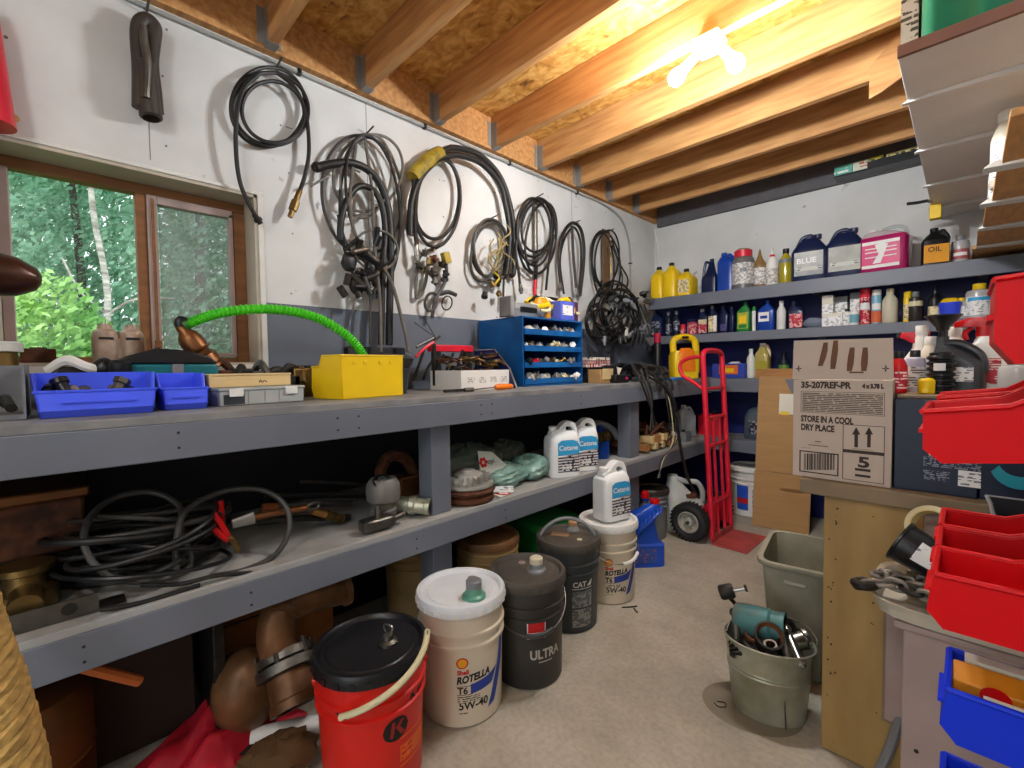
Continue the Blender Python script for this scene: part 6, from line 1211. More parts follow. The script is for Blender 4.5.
# white carton tray with rusty bits
t = thing('carton_tray', 'low white carton of rusty hooks in front of the red bar', 'carton', (.32, 1.455, zt), R(94)); wv = .17; G().box(-wv, wv, -.11, -.107, 0, .095).box(-wv, wv, .107, .11, 0, .095).box(-wv, -wv+.003, -.107, .107, 0, .095).box(wv-.003, wv, -.107, .107, 0, .095).box(-wv+.003, wv-.003, -.107, .107, 0, .004).build('body', M_wht, t)
for i in range(4): G().box(-.13+.075*i, -.085+.075*i, -.1106, -.110, .035, .062).build('grey_print', printed('tray_print', 'dcdad4', '8a8a88', 130, .5, fine=80), t)
rr = random.Random(77)
for k in range(30):
    a0 = rr.uniform(0, 6.28); m = rr.choice((M_rust, M_iron, M_iron, M_brass, M_dsteel)); o = G().tube([(.03*math.cos(a0+u)*(1+.2*u), .03*math.sin(a0+u), .006*u) for u in (0, .9, 1.8, 2.7, 3.6)]+[(.05*math.cos(a0+5), .06*math.sin(a0+5), .03*rr.random())], .006, 7).build('iron_hook', m)
    tag(o, 'rusty bent hook heaped in the low white carton', 'hook', 'hooks in the white carton', (.24+.13*rr.random(), 1.31+.28*rr.random(), zt+.04+.11*rr.random()))
for k in range(7):
    o = G().tube([(0, 0, 0), (.0, .03, .06), (.01, .06, .10+.05*rr.random())], .007, 7).build('iron_rod', M_iron); tag(o, 'rusty iron stem standing up behind the white carton', 'rod', 'stems behind the white carton', (.16+.02*k, 1.22+.045*k, zt+.05))
t = thing('red_bar', 'red painted bar lying across the clutter left of the blue cabinet', 'bar', (.16, 1.42, zt+.19)); G().box(-.02, .02, -.10, .17, 0, .035).build('bar', M_redp, t, bevel=.004); G().box(-.015, .015, .12, .16, -.19, 0).build('prop', M_iron, t); G().box(-.015, .015, -.08, -.04, -.19, 0).build('prop', M_iron, t)
t = thing('pliers', 'red handled pliers with long wire ends above the white carton', 'pliers', tuple(onx(430, 345, .24))); 
for s_ in (-1, 1): wl_(G().tube([onx(434, 340+2*s_, .25), onx(424, 346+3*s_, .25), onx(416, 352+5*s_, .25)], .007, 8), t).build('handle', M_redp if s_ > 0 else M_blk, t)
wl_(G().tube([onx(434, 341, .25), onx(440, 336, .25)], .006, 8, sub=0), t).build('jaw', M_iron, t); wl_(G().tube([onx(436, 338, .25), onx(424, 318, .2)], .0022, 6, sub=0), t).build('wire', M_iron, t); wl_(G().tube([onx(436, 338, .25), onx(414, 322, .2)], .0022, 6, sub=0), t).build('wire', M_iron, t); wl_(G().cyl(.01, -.20, .0, 8, T(*onx(434, 344, .25))), t).build('prop', M_iron, t)
t = thing('bent_sheet', 'dark sheet metal panel with bright sloping edge beside the blue cabinet', 'panel', (.33, 1.625, zt)); pl = [(-.18, 0), (.14, 0), (.09, .10), (-.02, .20), (-.18, .20)]; G().prism(pl, -.002, .002).build('sheet', M_navy, t); G().tube([(.14, 0, .002), (.09, 0, .10), (-.02, 0, .20), (-.18, 0, .20)], .004, 6, sub=0).build('bright_edge', M_steel, t)
# screwdriver
t = thing('screwdriver', 'orange handled screwdriver lying at the bench edge before the white carton', 'screwdriver', (.50, 1.44, zt+.014)); 
hd = G().lathe([(0, 0), (.010, .001), (.014, .01), (.012, .04), (.016, .07), (.014, .10), (.010, .112), (0, .113)], 12, along((0, .12, 0), (0, -1, .0))).build('handle', M_org, t); G().cyl(.0035, 0, .15, 8, along((0, .01, 0), (-.1, -1, -.05))).build('shaft', M_dsteel, t)
t = thing('file_tool', 'short dark file lying left of the orange screwdriver', 'file', (.48, 1.22, zt+.008)); G().box(-.008, .008, -.05, .06, -.006, .006).build('blade', M_iron, t); G().cyl(.01, 0, .05, 10, T(0, .06, 0, rx=R(-90))).build('handle', M_dsteel, t)
# blue drawer cabinet
CX0, CX1, CY0, CY1, CH = .014, .372, 1.775, 2.31, .382
cab = thing('parts_cabinet', 'blue steel parts cabinet with four open trays on the bench', 'cabinet', (CX1, CY0, zt)); D = CX1-CX0; W = CY1-CY0; M_cb = mat('blue_cabinet_paint', '1463a8', .38, col2='0e4f8c', scale=5)
g = G(); g.box(-D, 0, 0, .006, 0, CH).box(-D, 0, W-.006, W, 0, CH).box(-D, 0, .006, W-.006, CH-.008, CH).box(-D, -D+.006, .006, W-.006, 0, CH-.008).box(-D+.006, 0, .006, W-.006, 0, .008); g.build('shell', M_cb, cab)
rr = random.Random(50); cols = (M_wht, M_dsteel, M_cream, M_gry, M_wht, M_blk, M_redp, M_brass)
for k in range(4):
    z = .012+.091*k; tr = G().box(-D+.01, .004, .010, W-.010, z, z+.004).box(.0, .004, .010, W-.010, z+.004, z+.030).box(-D+.01, .0, .010, .013, z+.004, z+.04).box(-D+.01, 0, W-.013, W-.010, z+.004, z+.04).build('tray', M_cb, cab)
    for j in range(1, 4): G().box(-D+.01, 0, .01+W*j/4, .013+W*j/4, z+.0042, z+.022).build('divider', M_cb, tr)
    for q in range(18):
        o = G().lathe([(.003, 0), (.014, .001), (.014, .024), (.021, .026), (.021, .036), (0, .038)], rr.choice((4, 6, 12)), along((0, 0, 0), (rr.gauss(0, 1), rr.gauss(0, 1), .4))).build('small_part', rr.choice(cols[:5] if k != 1 else cols)); tag(o, 'small hardware piece in %s of the blue cabinet' % ('the bottom tray', 'the second tray', 'the third tray', 'the top tray')[k], 'hardware', 'hardware in tray %s' % ('one', 'two', 'three', 'four')[k], (CX1-.02-.06*rr.random(), CY0+.03+(W-.06)*(q+.5)/18, zt+z+.022+.012*rr.random()))
ct = zt+CH+.001
def top(px, py, X=.25): p = onx(px, py, X); return (X, p.y, ct)
t = thing('sander', 'grey hand sander lying on top of the blue cabinet', 'sander', (.27, 1.905, ct)); t.scale = (1.35, 1.35, 1.6); G().loft([(0, 0, 0, .035, .10, 4), (.03, 0, 0, .04, .11, 4), (.05, 0, 0, .03, .09, 4)], 28).build('body', M_gry, t); G().box(.036, .043, -.07, .03, .018, .036).build('grip_slot', M_blk, t, bevel=.003); G().tube([(0, .08, .04), (0, .14, .05), (.02, .17, .02)], .018, 10).build('handle', M_dkg, t); G().box(-.035, .035, -.12, -.10, .0, .07).build('pad', M_gtop, t, bevel=.004)
t = thing('tape_measure', 'orange yellow measuring tape on top of the blue cabinet', 'tape measure', (.27, 2.04, ct)); t.scale = (1.4, 1.3, 1.5); G().loft([(0, 0, 0, .03, .05, 3), (.06, 0, 0, .03, .05, 3), (.085, 0, 0, .02, .035, 3)], 24).build('case', mat('amber_case', 'd8961c', .4), t); G().lathe([(0, 0), (.02, 0), (.018, .004), (0, .005)], 18, T(.03, 0, .045, ry=R(90))).build('hub', M_blk, t)
t = thing('cord_tangle', 'loose tangle of yellow and white cords on top of blue cabinet', 'cord', (.26, 2.10, ct))
for k, m in enumerate((M_yel, M_cream, M_cream, M_yel, M_blk, M_yel, M_cream)): rr = random.Random(60+k); G().tube([(rr.uniform(-.08, .10), -.15+.07*j, .02+.13*rr.random()) for j in range(6)], .010 if k % 3 else .016, 8).build('cord_run', m, t)
t = thing('small_box', 'blue violet carton on the right of the cabinet top', 'carton', (.31, 2.175, ct)); t.scale = (1.1, 1.2, 1.5); G().box(-.05, .05, -.055, .055, 0, .075).build('body', mat('violet_card', '5a6ad0', .5, var=.15), t, bevel=.002); G().box(.0502, .0508, -.04, .04, .02, .06).build('label', P_white, t)
t = thing('small_box', 'dark purple packet with yellow spot beside the blue violet carton', 'packet', (.30, 2.27, ct)); t.scale = (1, 1, 1.5); G().box(-.045, .045, -.035, .035, 0, .08).build('body', mat('plum_card', '5a2a50', .5), t, bevel=.002); G().lathe([(0, 0), (.014, 0), (.014, .001), (0, .001)], 16, T(.0455, -.008, .045, ry=R(90))).build('yellow_spot', M_yel, t)
t = thing('angle_grinder', 'grey angle grinder disc standing at the right end of cabinet top', 'grinder', (.26, 2.35, ct-.0)); t.location = (.19, 2.285, ct+.002); t.scale = (1.3, 1.3, 1.4); M = along((.07, .03, .065), (.9, .3, .2)); G().lathe([(0, -.006), (.05, -.006), (.052, 0), (.05, .004), (.02, .008), (.018, .014), (0, .014)], 30, M).build('disc', M_iron, t); G().tube([(.07, .03, .065), (.03, .0, .06), (-.04, -.02, .045), (-.10, -.03, .035)], .033, 14).build('body', M_gry, t); G().lathe([(.0, .014), (.012, .014), (.010, .022), (0, .022)], 6, M).build('nut', M_brass, t)
# right of the cabinet: magazines, boxes, cables
t = thing('paper_stack', 'creased printed paper packets stacked right of the blue cabinet', 'papers', (.30, 2.50, zt), R(80)); 
for i in range(3): G().box(-.12, .10, -.08, .08, .10+.022*i, .118+.022*i, T(rz=.08*i)).build('packet', printed('packet_%s' % 'abc'[i], ('d8c8c0', 'c89890', 'd8d0c4')[i], ('a83040', '8a3a40', '604038')[i], 40, .5, axis=0, fine=30), t)
G().box(-.09, .08, -.06, .06, 0, .0995).build('dark_carton', M_dkg, t)
t = thing('carton', 'small brown carton with pale flap at the bench front beside blue cabinet', 'carton', (.44, 2.40, zt), R(86)); G().box(-.055, .055, -.05, .05, 0, .085).build('body', M_card, t, bevel=.002); G().box(-.05, .052, -.054, -.0505, .03, .095, T(rx=R(6))).build('flap', M_pine, t)
t = thing('black_case', 'black gadget case with magenta spot at the bench front', 'case', (.50, 2.49, zt), R(80)); G().box(-.06, .065, -.05, .05, 0, .05).build('body', M_blk, t, bevel=.006); G().box(-.06, .065, .03, .04, .05, .12, T(rx=R(-12))).build('lid', M_blk, t, bevel=.004); G().cyl(.009, 0, .004, 14, T(.04, -.05, .028, rx=R(90))).build('magenta_spot', mat('magenta_spot', 'd02a6a', .4), t); G().tube([(.062, -.0, .02), (.085, -.02, .03), (.085, .02, .03), (.064, .03, .02)], .004, 6).build('wire_loop', M_steel, t)
o = G().prism([(-.05, .0), (.04, .02), (.07, .09), (-.02, .11)], -.003, .003).build('white_card', M_paper); tag(o, 'white card propped among the cables right of black case', 'card', loc=(.40, 2.60, zt), rz=R(60))
t = thing('cable_pile', 'thick pile of black cables on the bench corner running over the edge', 'cable')
t.location = (.40, 2.85, zt)
rr = random.Random(123)
for k in range(16):
    y0 = 2.62+.035*k; a = [(.62+.02*rr.random(), 2.62+.02*k, zt+.02+.05*rr.random()), (.5, 2.72+.03*k, zt+.05+.05*rr.random()), (.38, 2.86+.03*rr.random()+.015*k, zt+.06+.06*rr.random()), (.22, 2.98+.1*rr.random(), zt+.03+.09*rr.random()), (.12, 3.1+.1*rr.random(), zt+.02+.10*rr.random())]
    if k % 4 == 0: a = [(.69, a[0][1]+.01, BZ-.05-.05*rr.random()), (.685, a[0][1], zt+.0)]+a
    wl_(G().tube(a, .009, 8), t).build('cable_run', rr.choice((M_rub, M_blk, M_rub2, M_rub)), t)
for k in range(3): P = [onx(636+5*k, 372-3*k, .62), onx(640+4*k, 380, .67), onx(648+2*k, 400, .69), onx(656-3*k, 425+3*k, .70)]; wl_(G().tube(P, .006, 8), t).build('cable_end', M_rub2 if k % 2 else M_rub, t)
t = thing('jumper_lead', 'black cable hanging from the bench corner down towards the floor', 'cable', (.69, 2.70, 1.0)); P = [onx(640, 372, .55), onx(652, 378, .66), onx(668, 392, .70), onx(676, 420, .70), onx(681, 450, .70), onx(688, 478, .71), onx(700, 500, .73), onx(712, 511, .76)]; wl_(G().tube(P, .011, 10), t).build('cable_run', M_rub, t)
t = thing('wire_bundle', 'pale bare wires dangling over the low shelf in front of straw bundle', 'wire', (.69, 2.62, .8))
for k in range(4): P = [onx(664+2*k, 388, .69), onx(668+3*k, 410, .70), onx(671+2*k, 440, .70), onx(664-k, 460, .70), onx(657+k, 478, .70)]; wl_(G().tube(P, .0035, 6), t).build('wire_run', M_cream if k == 1 else M_rub2, t)
o = G().box(-.05, .05, -.14, .14, 0, .018).build('blue_tray', mat('blue_tray', '2a7ac8', .4), bevel=.004); tag(o, 'flat blue tray at the bench front in the corner', 'tray', loc=(.60, 3.10, zt))
for k in range(9):
    rr = random.Random(300+k); t = thing('hand_tool', 'dark tool lying in the corner clutter of the bench', 'tool', (.14+.06*(k % 5), 2.55+.13*k, zt), group='tools in the corner clutter'); G().tube([(0, -.06, .03), (.02, 0, .05+.05*rr.random()), (.0, .07, .03)], .012, 8, M=T(rz=rr.uniform(0, 3))).build('shank', rr.choice((M_iron, M_dkg, M_blk, mat('navy_tool', '2a3a5c', .4))), t); G().ball((0, 0, .03), .03, 12, None, (1.2, 1, 1), .2, k).build('head', rr.choice((M_iron, M_dkg, M_blk)), t)
# yellow pump jug and red tin
t = thing('yellow_caddy', 'yellow handled caddy with orange front on the bench corner behind hand truck', 'caddy', (.48, 3.50, zt), R(50)); t.scale = (1.2, 1.1, 1.08); G().loft([(0, 0, 0, .085, .06, 5), (.16, 0, 0, .09, .062, 5), (.20, 0, 0, .08, .055, 4)], 30).build('body', M_yel, t); G().tube([(-.07, 0, .19), (-.07, 0, .27), (-.03, 0, .30), (.03, 0, .30), (.075, 0, .27), (.085, 0, .18), (.085, 0, .04)], .022, 12).build('handle', M_yel, t); G().loft([(.05, 0, -.045, .06, .022, 4), (.19, 0, -.045, .055, .022, 4), (.22, 0, -.03, .03, .02, 3)], 24).build('orange_front', M_org, t); G().box(-.02, .025, -.023, -.0215, .288, .306).build('grip_label', M_blk, t)
t = thing('aerosol_can', 'tall crimson aerosol can standing behind yellow caddy in the corner', 'can', (.30, 3.42, zt)); G().lathe([(0, 0), (.03, 0), (.03, .27), (.024, .285), (0, .285)], 24).build('body', M_blk, t); G().lathe([(.026, .285), (.028, .287), (.028, .36), (.02, .365), (0, .366)], 20).build('cap', mat('crimson', 'b80f38', .35), t)
# ================================================================ on the low shelf
zs = SZ+.0012
t = thing('rusty_carton', 'rusty brown metal box with open mouth at the left end of low shelf', 'box', (.28, -.10, zs)); G().box(-.16, .12, -.2, .14, .10, .24).build('body', M_rust, t, bevel=.01); G().box(-.17, .14, -.21, .15, .241, .27).build('lid', M_copper, t, bevel=.006); G().box(-.15, .11, -.19, .13, 0, .0995).build('base_block', M_iron, t, bevel=.004)
t = thing('brass_valve', 'pale brass valve body left of the cable tangle', 'valve', (.47, -.07, zs)); G().lathe([(0, 0), (.05, 0), (.055, .01), (.055, .05), (.04, .06), (.04, .09), (.05, .095), (.05, .11), (0, .11)], 26).build('body', M_brass, t); G().cyl(.03, 0, .09, 20, T(.03, .0, .045, ry=R(90))).build('outlet', M_brass, t)
t = thing('steel_bracket', 'flat steel bracket with a round hole at the front of low shelf', 'bracket', (.58, -.0, zs)); g = G().box(-.03, .03, -.12, .10, 0, .005).box(.024, .03, -.12, .05, .005, .045); g.build('plate', M_dsteel, t); G().lathe([(0, 0), (.014, 0), (.014, .0008), (0, .0008)], 16, T(.0305, .0, .025, ry=R(90))).build('hole', M_ink, t)
t = thing('cable_tangle', 'big heap of black and grey jumper cables on the low shelf', 'cable', (.45, .20, zs)); rr = random.Random(71)
for k in range(18):
    cx, cy = .42+.08*rr.uniform(-1, 1), .17+.07*rr.uniform(-1, 1); ra, rb = rr.uniform(.08, .17), rr.uniform(.10, .19); tl = rr.uniform(-.35, .35); tx = rr.uniform(-.35, .35); z0_ = .02+.008*k
    P = [(cx+ra*math.cos(u)-.45, cy+rb*math.sin(u)-.20, max(.012, z0_+ra*math.cos(u)*tl+rb*math.sin(u)*tx)) for u in [2*PI*j/12 for j in range(12)]]
    G().tube(P, rr.choice((.006, .007, .009)), 8, closed=True).build('cable_loop', rr.choice((M_rub, M_blk, M_rub, M_rub2)), t)
def S3(px, py, x): return onx(px, py, x)-Vector(t.location)
G().tube([S3(84, 540, .52), S3(92, 515, .46), S3(115, 498, .42), S3(150, 492, .42), S3(178, 505, .46), S3(183, 535, .52), S3(190, 565, .55), S3(160, 580, .58), S3(120, 580, .58), S3(95, 565, .56)], .0085, 10, closed=True).build('cable_loop', M_rub2, t)
G().tube([S3(176, 572, .58), S3(178, 530, .54), S3(190, 508, .50), S3(225, 491, .46), S3(262, 490, .48), S3(285, 505, .53), S3(289, 530, .57), S3(275, 555, .60), S3(245, 570, .60), S3(210, 577, .60)], .0085, 10).build('cable_loop', M_rub2, t)
G().tube([S3(140, 585, .62), S3(180, 584, .63), S3(215, 576, .64), S3(255, 573, .635), S3(256, 580, .63)], .006, 8).build('cable_run', M_rub, t); G().tube([S3(100, 610, .64), S3(140, 603, .64), S3(200, 585, .64)], .006, 8).build('cable_run', M_rub, t)
def clamp(label, px, py, px1, py1, x):
    c = thing('battery_clamp', label, 'clamp', tuple(onx(px, py, x))); a = Vector((0, 0, 0)); b = onx(px1, py1, x)-onx(px, py, x)
    for s_ in (-1, 1): G().tube([a+Vector((0, 0, .006*s_)), a+b*.5+Vector((0, 0, .018*s_)), a+b+Vector((0, 0, .022*s_))], .008, 8).build('grip', M_red, c)
    G().tube([a, a-b*.35+Vector((0, 0, .012)), a-b*.8], .009, 8).build('jaw', M_brass, c); return c
clamp('red battery clamp lying on the cable tangle, brass jaw downward', 228, 538, 214, 521, .54); clamp('red battery clamp behind the first one', 222, 520, 221, 508, .48)
t = thing('cable_clip', 'copper alligator clip right of the red clamps', 'clip', tuple(onx(232, 524, .5))); G().loft([(0, 0, 0, .006, .014, 3), (.06, 0, 0, .012, .02, 3)], 16, along((0, 0, 0), (0, 1, .1))).build('jaw', M_steel, t); G().tube([(0, .06, .006), (0, .13, .004), (0, .22, .0)], .011, 8).build('grip', M_copper, t); G().tube([(0, .22, 0), (.0, .245, .012), (0, .262, 0), (0, .245, -.012)], .005, 8, closed=True).build('ring', M_dsteel, t)
for lab, p0, p1, r, m, x in (('thin pale rod at the back of the low shelf', (300, 482), (365, 485), .007, M_dsteel, .22), ('dark hose lying behind the copper clip', (262, 497), (366, 495), .013, M_rub, .26), ('orange ended dark rod left of the grey pump', (262, 508), (352, 503), .012, M_rub2, .34), ('dark bar below the brass fitting', (255, 522), (350, 522), .012, M_iron, .43)):
    a, b = onx(*p0, x), onx(*p1, x); a.z = max(a.z, zs+r); b.z = max(b.z, zs+r); t = thing('rod', lab, 'rod', tuple(a)); G().tube([(0, 0, 0), (b-a)*.5+Vector((0, 0, .004)), b-a], r, 10).build('rod_body', m, t)
    if 'orange' in lab: G().cyl(r*1.2, 0, .05, 10, along((0, 0, 0), b-a)).build('orange_sleeve', mat('orange_rust', 'a2552a'), t)
t = thing('brass_fitting', 'brass hose fitting with yellow sleeve left of the grey pump', 'fitting', tuple(onx(312, 511, .46))); d = onx(346, 520, .46)-Vector(t.location); L = d.length; M = along((0, 0, 0), d); t.location.z = max(t.location.z, zs+.04); G().cyl(.012, 0, L*.4, 12, M).build('sleeve', mat('amber_sleeve', '9a6a2c', .5), t)
for k in range(5): G().cyl(.017-.002*(k % 2), L*(.42+.1*k), L*(.50+.1*k), 6 if k % 2 else 14, M).build('collar', M_brass, t)
t = thing('grey_pump', 'grey cylindrical pump with a round eye on the low shelf', 'pump', (.545, .835, zs)); G().lathe([(0, 0), (.045, 0), (.047, .05), (.040, .055), (.040, .075), (.058, .085), (.062, .11), (.060, .145), (.045, .165), (0, .168)], 32).build('body', mat('grey_pump_paint', '78736e', .5, .2, var=.2), t); M = T(.02, -.015, .152, ry=R(35), rx=R(10)); G().lathe([(0, .004), (.034, .004), (.034, .010), (.03, .012), (0, .012)], 26, M).build('dark_eye', M_blk, t); G().lathe([(.010, .012), (.016, .012), (.016, .02), (.010, .02), (.010, .012)], 18, M).build('eye_ring', M_steel, t)
g = G().loft([(0, 0, 0, .03, .06, 6), (.03, 0, 0, .03, .06, 6), (.034, 0, 0, .026, .055, 6)], 24, T(.06, -.06, .012)); g.build('valve_block', M_dsteel, t); G().cyl(.012, .03, .075, 14, T(.06, -.055, .012)).build('valve_stem', M_dsteel, t); G().cyl(.012, 0, .05, 12, T(.06, .0, .025, rx=R(-80))).build('outlet', M_dsteel, t)
t = thing('pipe_nipple', 'short grey steel pipe with flanged mouth right of the pump', 'pipe', (.58, .965, zs+.036)); M = along((-.08, -.06, .01), (.78, .62, -.08)); G().lathe([(.022, 0), (.030, .002), (.030, .06), (.036, .065), (.036, .085), (.030, .09), (.030, .125), (.034, .128), (.034, .145), (.026, .145), (.024, .02)], 28, M).build('pipe_body', M_galv, t)
t = thing('rusty_flange', 'rusty curved bracket behind the post on the low shelf', 'bracket', (.28, 1.10, zs)); G().tube([(0, .05, .0), (0, .03, .10), (0, -.02, .17), (0, -.09, .18), (0, -.13, .13), (0, -.12, .09)], .025, 10).build('arm', M_rust, t); G().box(-.05, .05, -.06, .08, 0, .09).build('block', M_copper, t, bevel=.006)
# alternator
M_alu = mat('cast_aluminium', 'b4b0a8', .5, .35, var=.25, scale=16)
t = thing('alternator_disc', 'grey finned alternator cover over brown pulley right of the post', 'alternator', (.545, 1.235, zs)); t.scale = (1.15, 1.15, 1.15); G().lathe([(0, 0), (.095, 0), (.10, .008), (.098, .022), (.085, .026), (.085, .03), (.10, .034), (.105, .042), (.10, .05), (.08, .054), (0, .054)], 40).build('pulley', M_rust, t); b = G().lathe([(.08, .054), (.098, .056), (.098, .064), (.07, .07), (.055, .098), (.05, .10), (.03, .108), (.028, .112), (0, .113)], 40).build('cover', M_alu, t)
for k in range(20): a = 2*PI*k/20; G().box(-.0022, .0022, -.018, .018, -.012, .008, T(.072*math.cos(a), .072*math.sin(a), .086, rz=a+PI/2, rx=R(0))).build('fin', M_alu, b)
for i in range(3): o = G().box(-.05, .05, -.035, .035, 0, .006, T(rz=.4*i, rx=.05*i)).build('paper_tag', (M_paper, P_red, P_white)[i]); tag(o, ('white', 'red printed', 'pale printed')[i]+' paper tag on the shelf edge right of the alternator', 'paper', loc=(.59, 1.375+.012*i, zs+.007*i))
# bags
M_bag = mat('sage_bag', '6a756a', .45, col2='4d564d', scale=7); M_bag2 = mat('mint_film', '8fb0a4', .3, col2='5f8274', scale=10)
def bag(label, loc, sx, sy, sz, m, seed, jag=.16):
    t = thing('plastic_bag', label, 'bag', loc); rr = random.Random(seed); V = []; F = []; n, h = 44, 24
    for i in range(h+1):
        p = PI*i/h
        for j in range(n):
            a = 2*PI*j/n; k = 1+jag*math.sin(3*a+seed)*math.sin(2*p+seed)+jag*.5*math.sin(9*a+7*p+seed)*math.sin(5*p-4*a)+jag*.28*rr.uniform(-1, 1); s_ = abs(math.sin(p))**.7
            V.append((sx*k*s_*math.cos(a), sy*k*s_*math.sin(a), max(.0, sz*(.5+.5*k*math.cos(p)))))
    for i in range(h):
        for j in range(n): F.append((i*n+j, (i+1)*n+j, (i+1)*n+(j+1) % n, i*n+(j+1) % n))
    G().add(V, F).build('film', m, t, ang=.9); return t
t = bag('large sage green bag with red logo at the back of the low shelf', (.36, 1.37, zs), .12, .19, .19, M_bag, 2)
a = onx(478, 462, .545)-Vector(t.location)
t2 = bag('mint plastic bag with a printed red mark lying in front of sage bag', (.49, 1.50, zs), .09, .12, .10, M_bag2, 5); b = bag('second mint plastic bag left of the white slab jugs', (.49, 1.69, zs), .10, .09, .115, M_bag2, 7); c = bag('dark olive folded bag standing behind the mint bags', (.30, 1.70, zs), .09, .11, .17, mat('olive_bag', '4a5248', .5), 9)
fl = G(); fl.prism([(-.06, -.02), (.09, -.055), (.10, -.01), (.03, .06), (-.05, .075)], -.004, .0, T(.155, .02, .115, rz=R(90), rx=R(-18))); o = fl.build('white_flap', mat('white_film', 'd0d6cc', .35), t); g = G()
for k in range(6): u = k*PI/3; g.prism(arc_poly(-.035+.016*math.cos(u), .02+.016*math.sin(u), .009, 10), -.006, -.0045, T(.155, .02, .115, rz=R(90), rx=R(-18)))
g.build('red_mark', M_inkr, o); g = letters(G(), 'opi', -.012, .008, -.006, .035); g.v = [tuple(T(.155, .02, .115, rz=R(90), rx=R(-18)) @ Vector(v)) for v in g.v]; g.build('lettering', M_ink, o)
# blue brass valve, straw, jars at the far end of low shelf
t = thing('valve', 'blue valve body with brass stem and grey lever behind the post', 'valve', (.46, 2.36, zs)); G().lathe([(0, 0), (.06, 0), (.06, .10), (.05, .11), (0, .11)], 28).build('body', M_dblue, t); G().tube([(.03, -.10, .125), (.03, -.03, .135), (.03, .05, .135)], .022, 12).build('brass_stem', M_brass, t)
for k in range(4): G().lathe([(.022, 0), (.032, .002), (.032, .012), (.022, .014)], 16, along((.03, -.08+.035*k, .132), (0, 1, .05))).build('brass_ring', M_brass, t)
G().tube([(-.02, -.08, .20), (.0, .0, .21), (.03, .09, .17), (.05, .13, .11)], .022, 12).build('lever', M_gry, t); G().box(-.05, .02, -.03, .03, .11, .20).build('neck', M_dblue, t)
t = thing('rusty_casting', 'rusty lump on the shelf between the slab jugs and the blue valve', 'casting', (.60, 2.07, zs)); G().ball((0, 0, .03), .032, 14, None, (1, 1.2, .95), .3, 3).build('body', M_rust, t); G().cyl(.012, .05, .08, 10).build('stem', M_rust, t)
t = thing('straw_bundle', 'block of pale kindling with rusty wire tangle right of the second post', 'kindling', (.49, 2.86, zs)); rr = random.Random(90)
for k in range(9): G().box(-.14, .14, -.024, .024, 0, .045, T(.0, -.19+.047*k, .012+.045*(k % 2), rz=rr.uniform(-.2, .2), rx=rr.uniform(-.2, .2))).build('stick', M_pine if k % 3 else M_wood, t, bevel=.003)
for k in range(14): G().tube([(rr.uniform(-.06, .10), rr.uniform(-.16, .14), .06), (rr.uniform(-.05, .12), rr.uniform(-.16, .14), .13+.05*rr.random()), (rr.uniform(.0, .13), rr.uniform(-.16, .16), .09), (rr.uniform(.06, .14), rr.uniform(-.16, .16), .03)], .008, 6).build('rusty_strand', M_rust, t)
o = thing('jar', 'small glass jar with white lid beside the kindling', 'jar', (.58, 3.14, zs)); G().lathe([(0, 0), (.03, 0), (.03, .05), (.024, .06), (0, .06)], 18).build('body', M_clear, o); G().lathe([(.026, .058), (.027, .06), (.027, .078), (0, .079)], 18).build('lid', M_wht, o)
o = thing('small_case', 'dark grey case standing behind the small jar on the low shelf', 'case', (.45, 3.24, zs)); G().box(-.05, .05, -.09, .09, 0, .12).build('body', M_dkg, o, bevel=.005); G().box(.0502, .056, -.02, .02, .08, .105).build('latch', M_gry, o, bevel=.001)
o = thing('small_case', 'low grey block in front of the frosted jug on the low shelf', 'block', (.58, 3.28, zs)); G().box(-.04, .04, -.05, .05, 0, .07).build('body', M_gry, o, bevel=.004); G().cyl(.012, .07, .085, 14).build('knob', M_blk, o)
loft_jug('jug', 'frosted white jug with slanted shoulder at the far end of the low shelf', (.48, 3.53, zs), R(60), .15, .10, .24, mat('frosted_jug', 'bfc4c6', .35), M_wht, .02, -.1, True)
# ================================================================ under the low shelf at the left
M_bronze = mat('dull_bronze', '8a6242', .42, .4, col2='57391f', scale=8)
t = thing('cast_elbow', 'large bronze elbow pipe with clamped flange standing under the shelf', 'pipe', (.50, .40, 0)); t.location = (.50, .455, 0)
E = [(.0, .24, .37), (.02, .10, .395), (.035, .02, .385), (.045, .0, .31), (.05, .02, .235)]
G().tube(E, .055, 22).build('elbow', M_bronze, t)
for p, d in ((E[0], (0, 1, .05)), (E[2], (.4, -.6, -.7))): G().lathe([(.055, -.012), (.062, -.01), (.062, .01), (.055, .012)], 28, along(p, d)).build('band', M_bronze, t)
M = along((.055, .025, .225), (.62, -.02, -.75)); G().lathe([(.06, -.03), (.085, -.028), (.085, -.005), (.07, .0)], 30, M).build('flange', M_dsteel, t); fl = G().lathe([(.075, .0), (.092, .004), (.092, .03), (.075, .034), (.075, .0)], 32, M).build('clamp_ring', M_dsteel, t)
for k in range(6): a = 2*PI*k/6; G().cyl(.008, -.045, .02, 8, M @ T(.082*math.cos(a), .082*math.sin(a), 0)).build('bolt', M_iron, fl)
G().lathe([(.05, .03), (.066, .034), (.066, .10), (.072, .105), (.072, .13), (.058, .13), (.055, .05)], 32, M).build('outlet', M_bronze, t); G().lathe([(.0, .08), (.055, .08), (.0565, .128)], 28, M).build('dark_bore', M_ink, t)
G().ball((-.02, -.07, .15), .13, 22, None, (.75, .75, 1.0), .02, 2).build('pump_housing', M_bronze, t); G().box(-.08, .08, -.18, .0, 0, .03).build('foot', M_iron, t, bevel=.005)
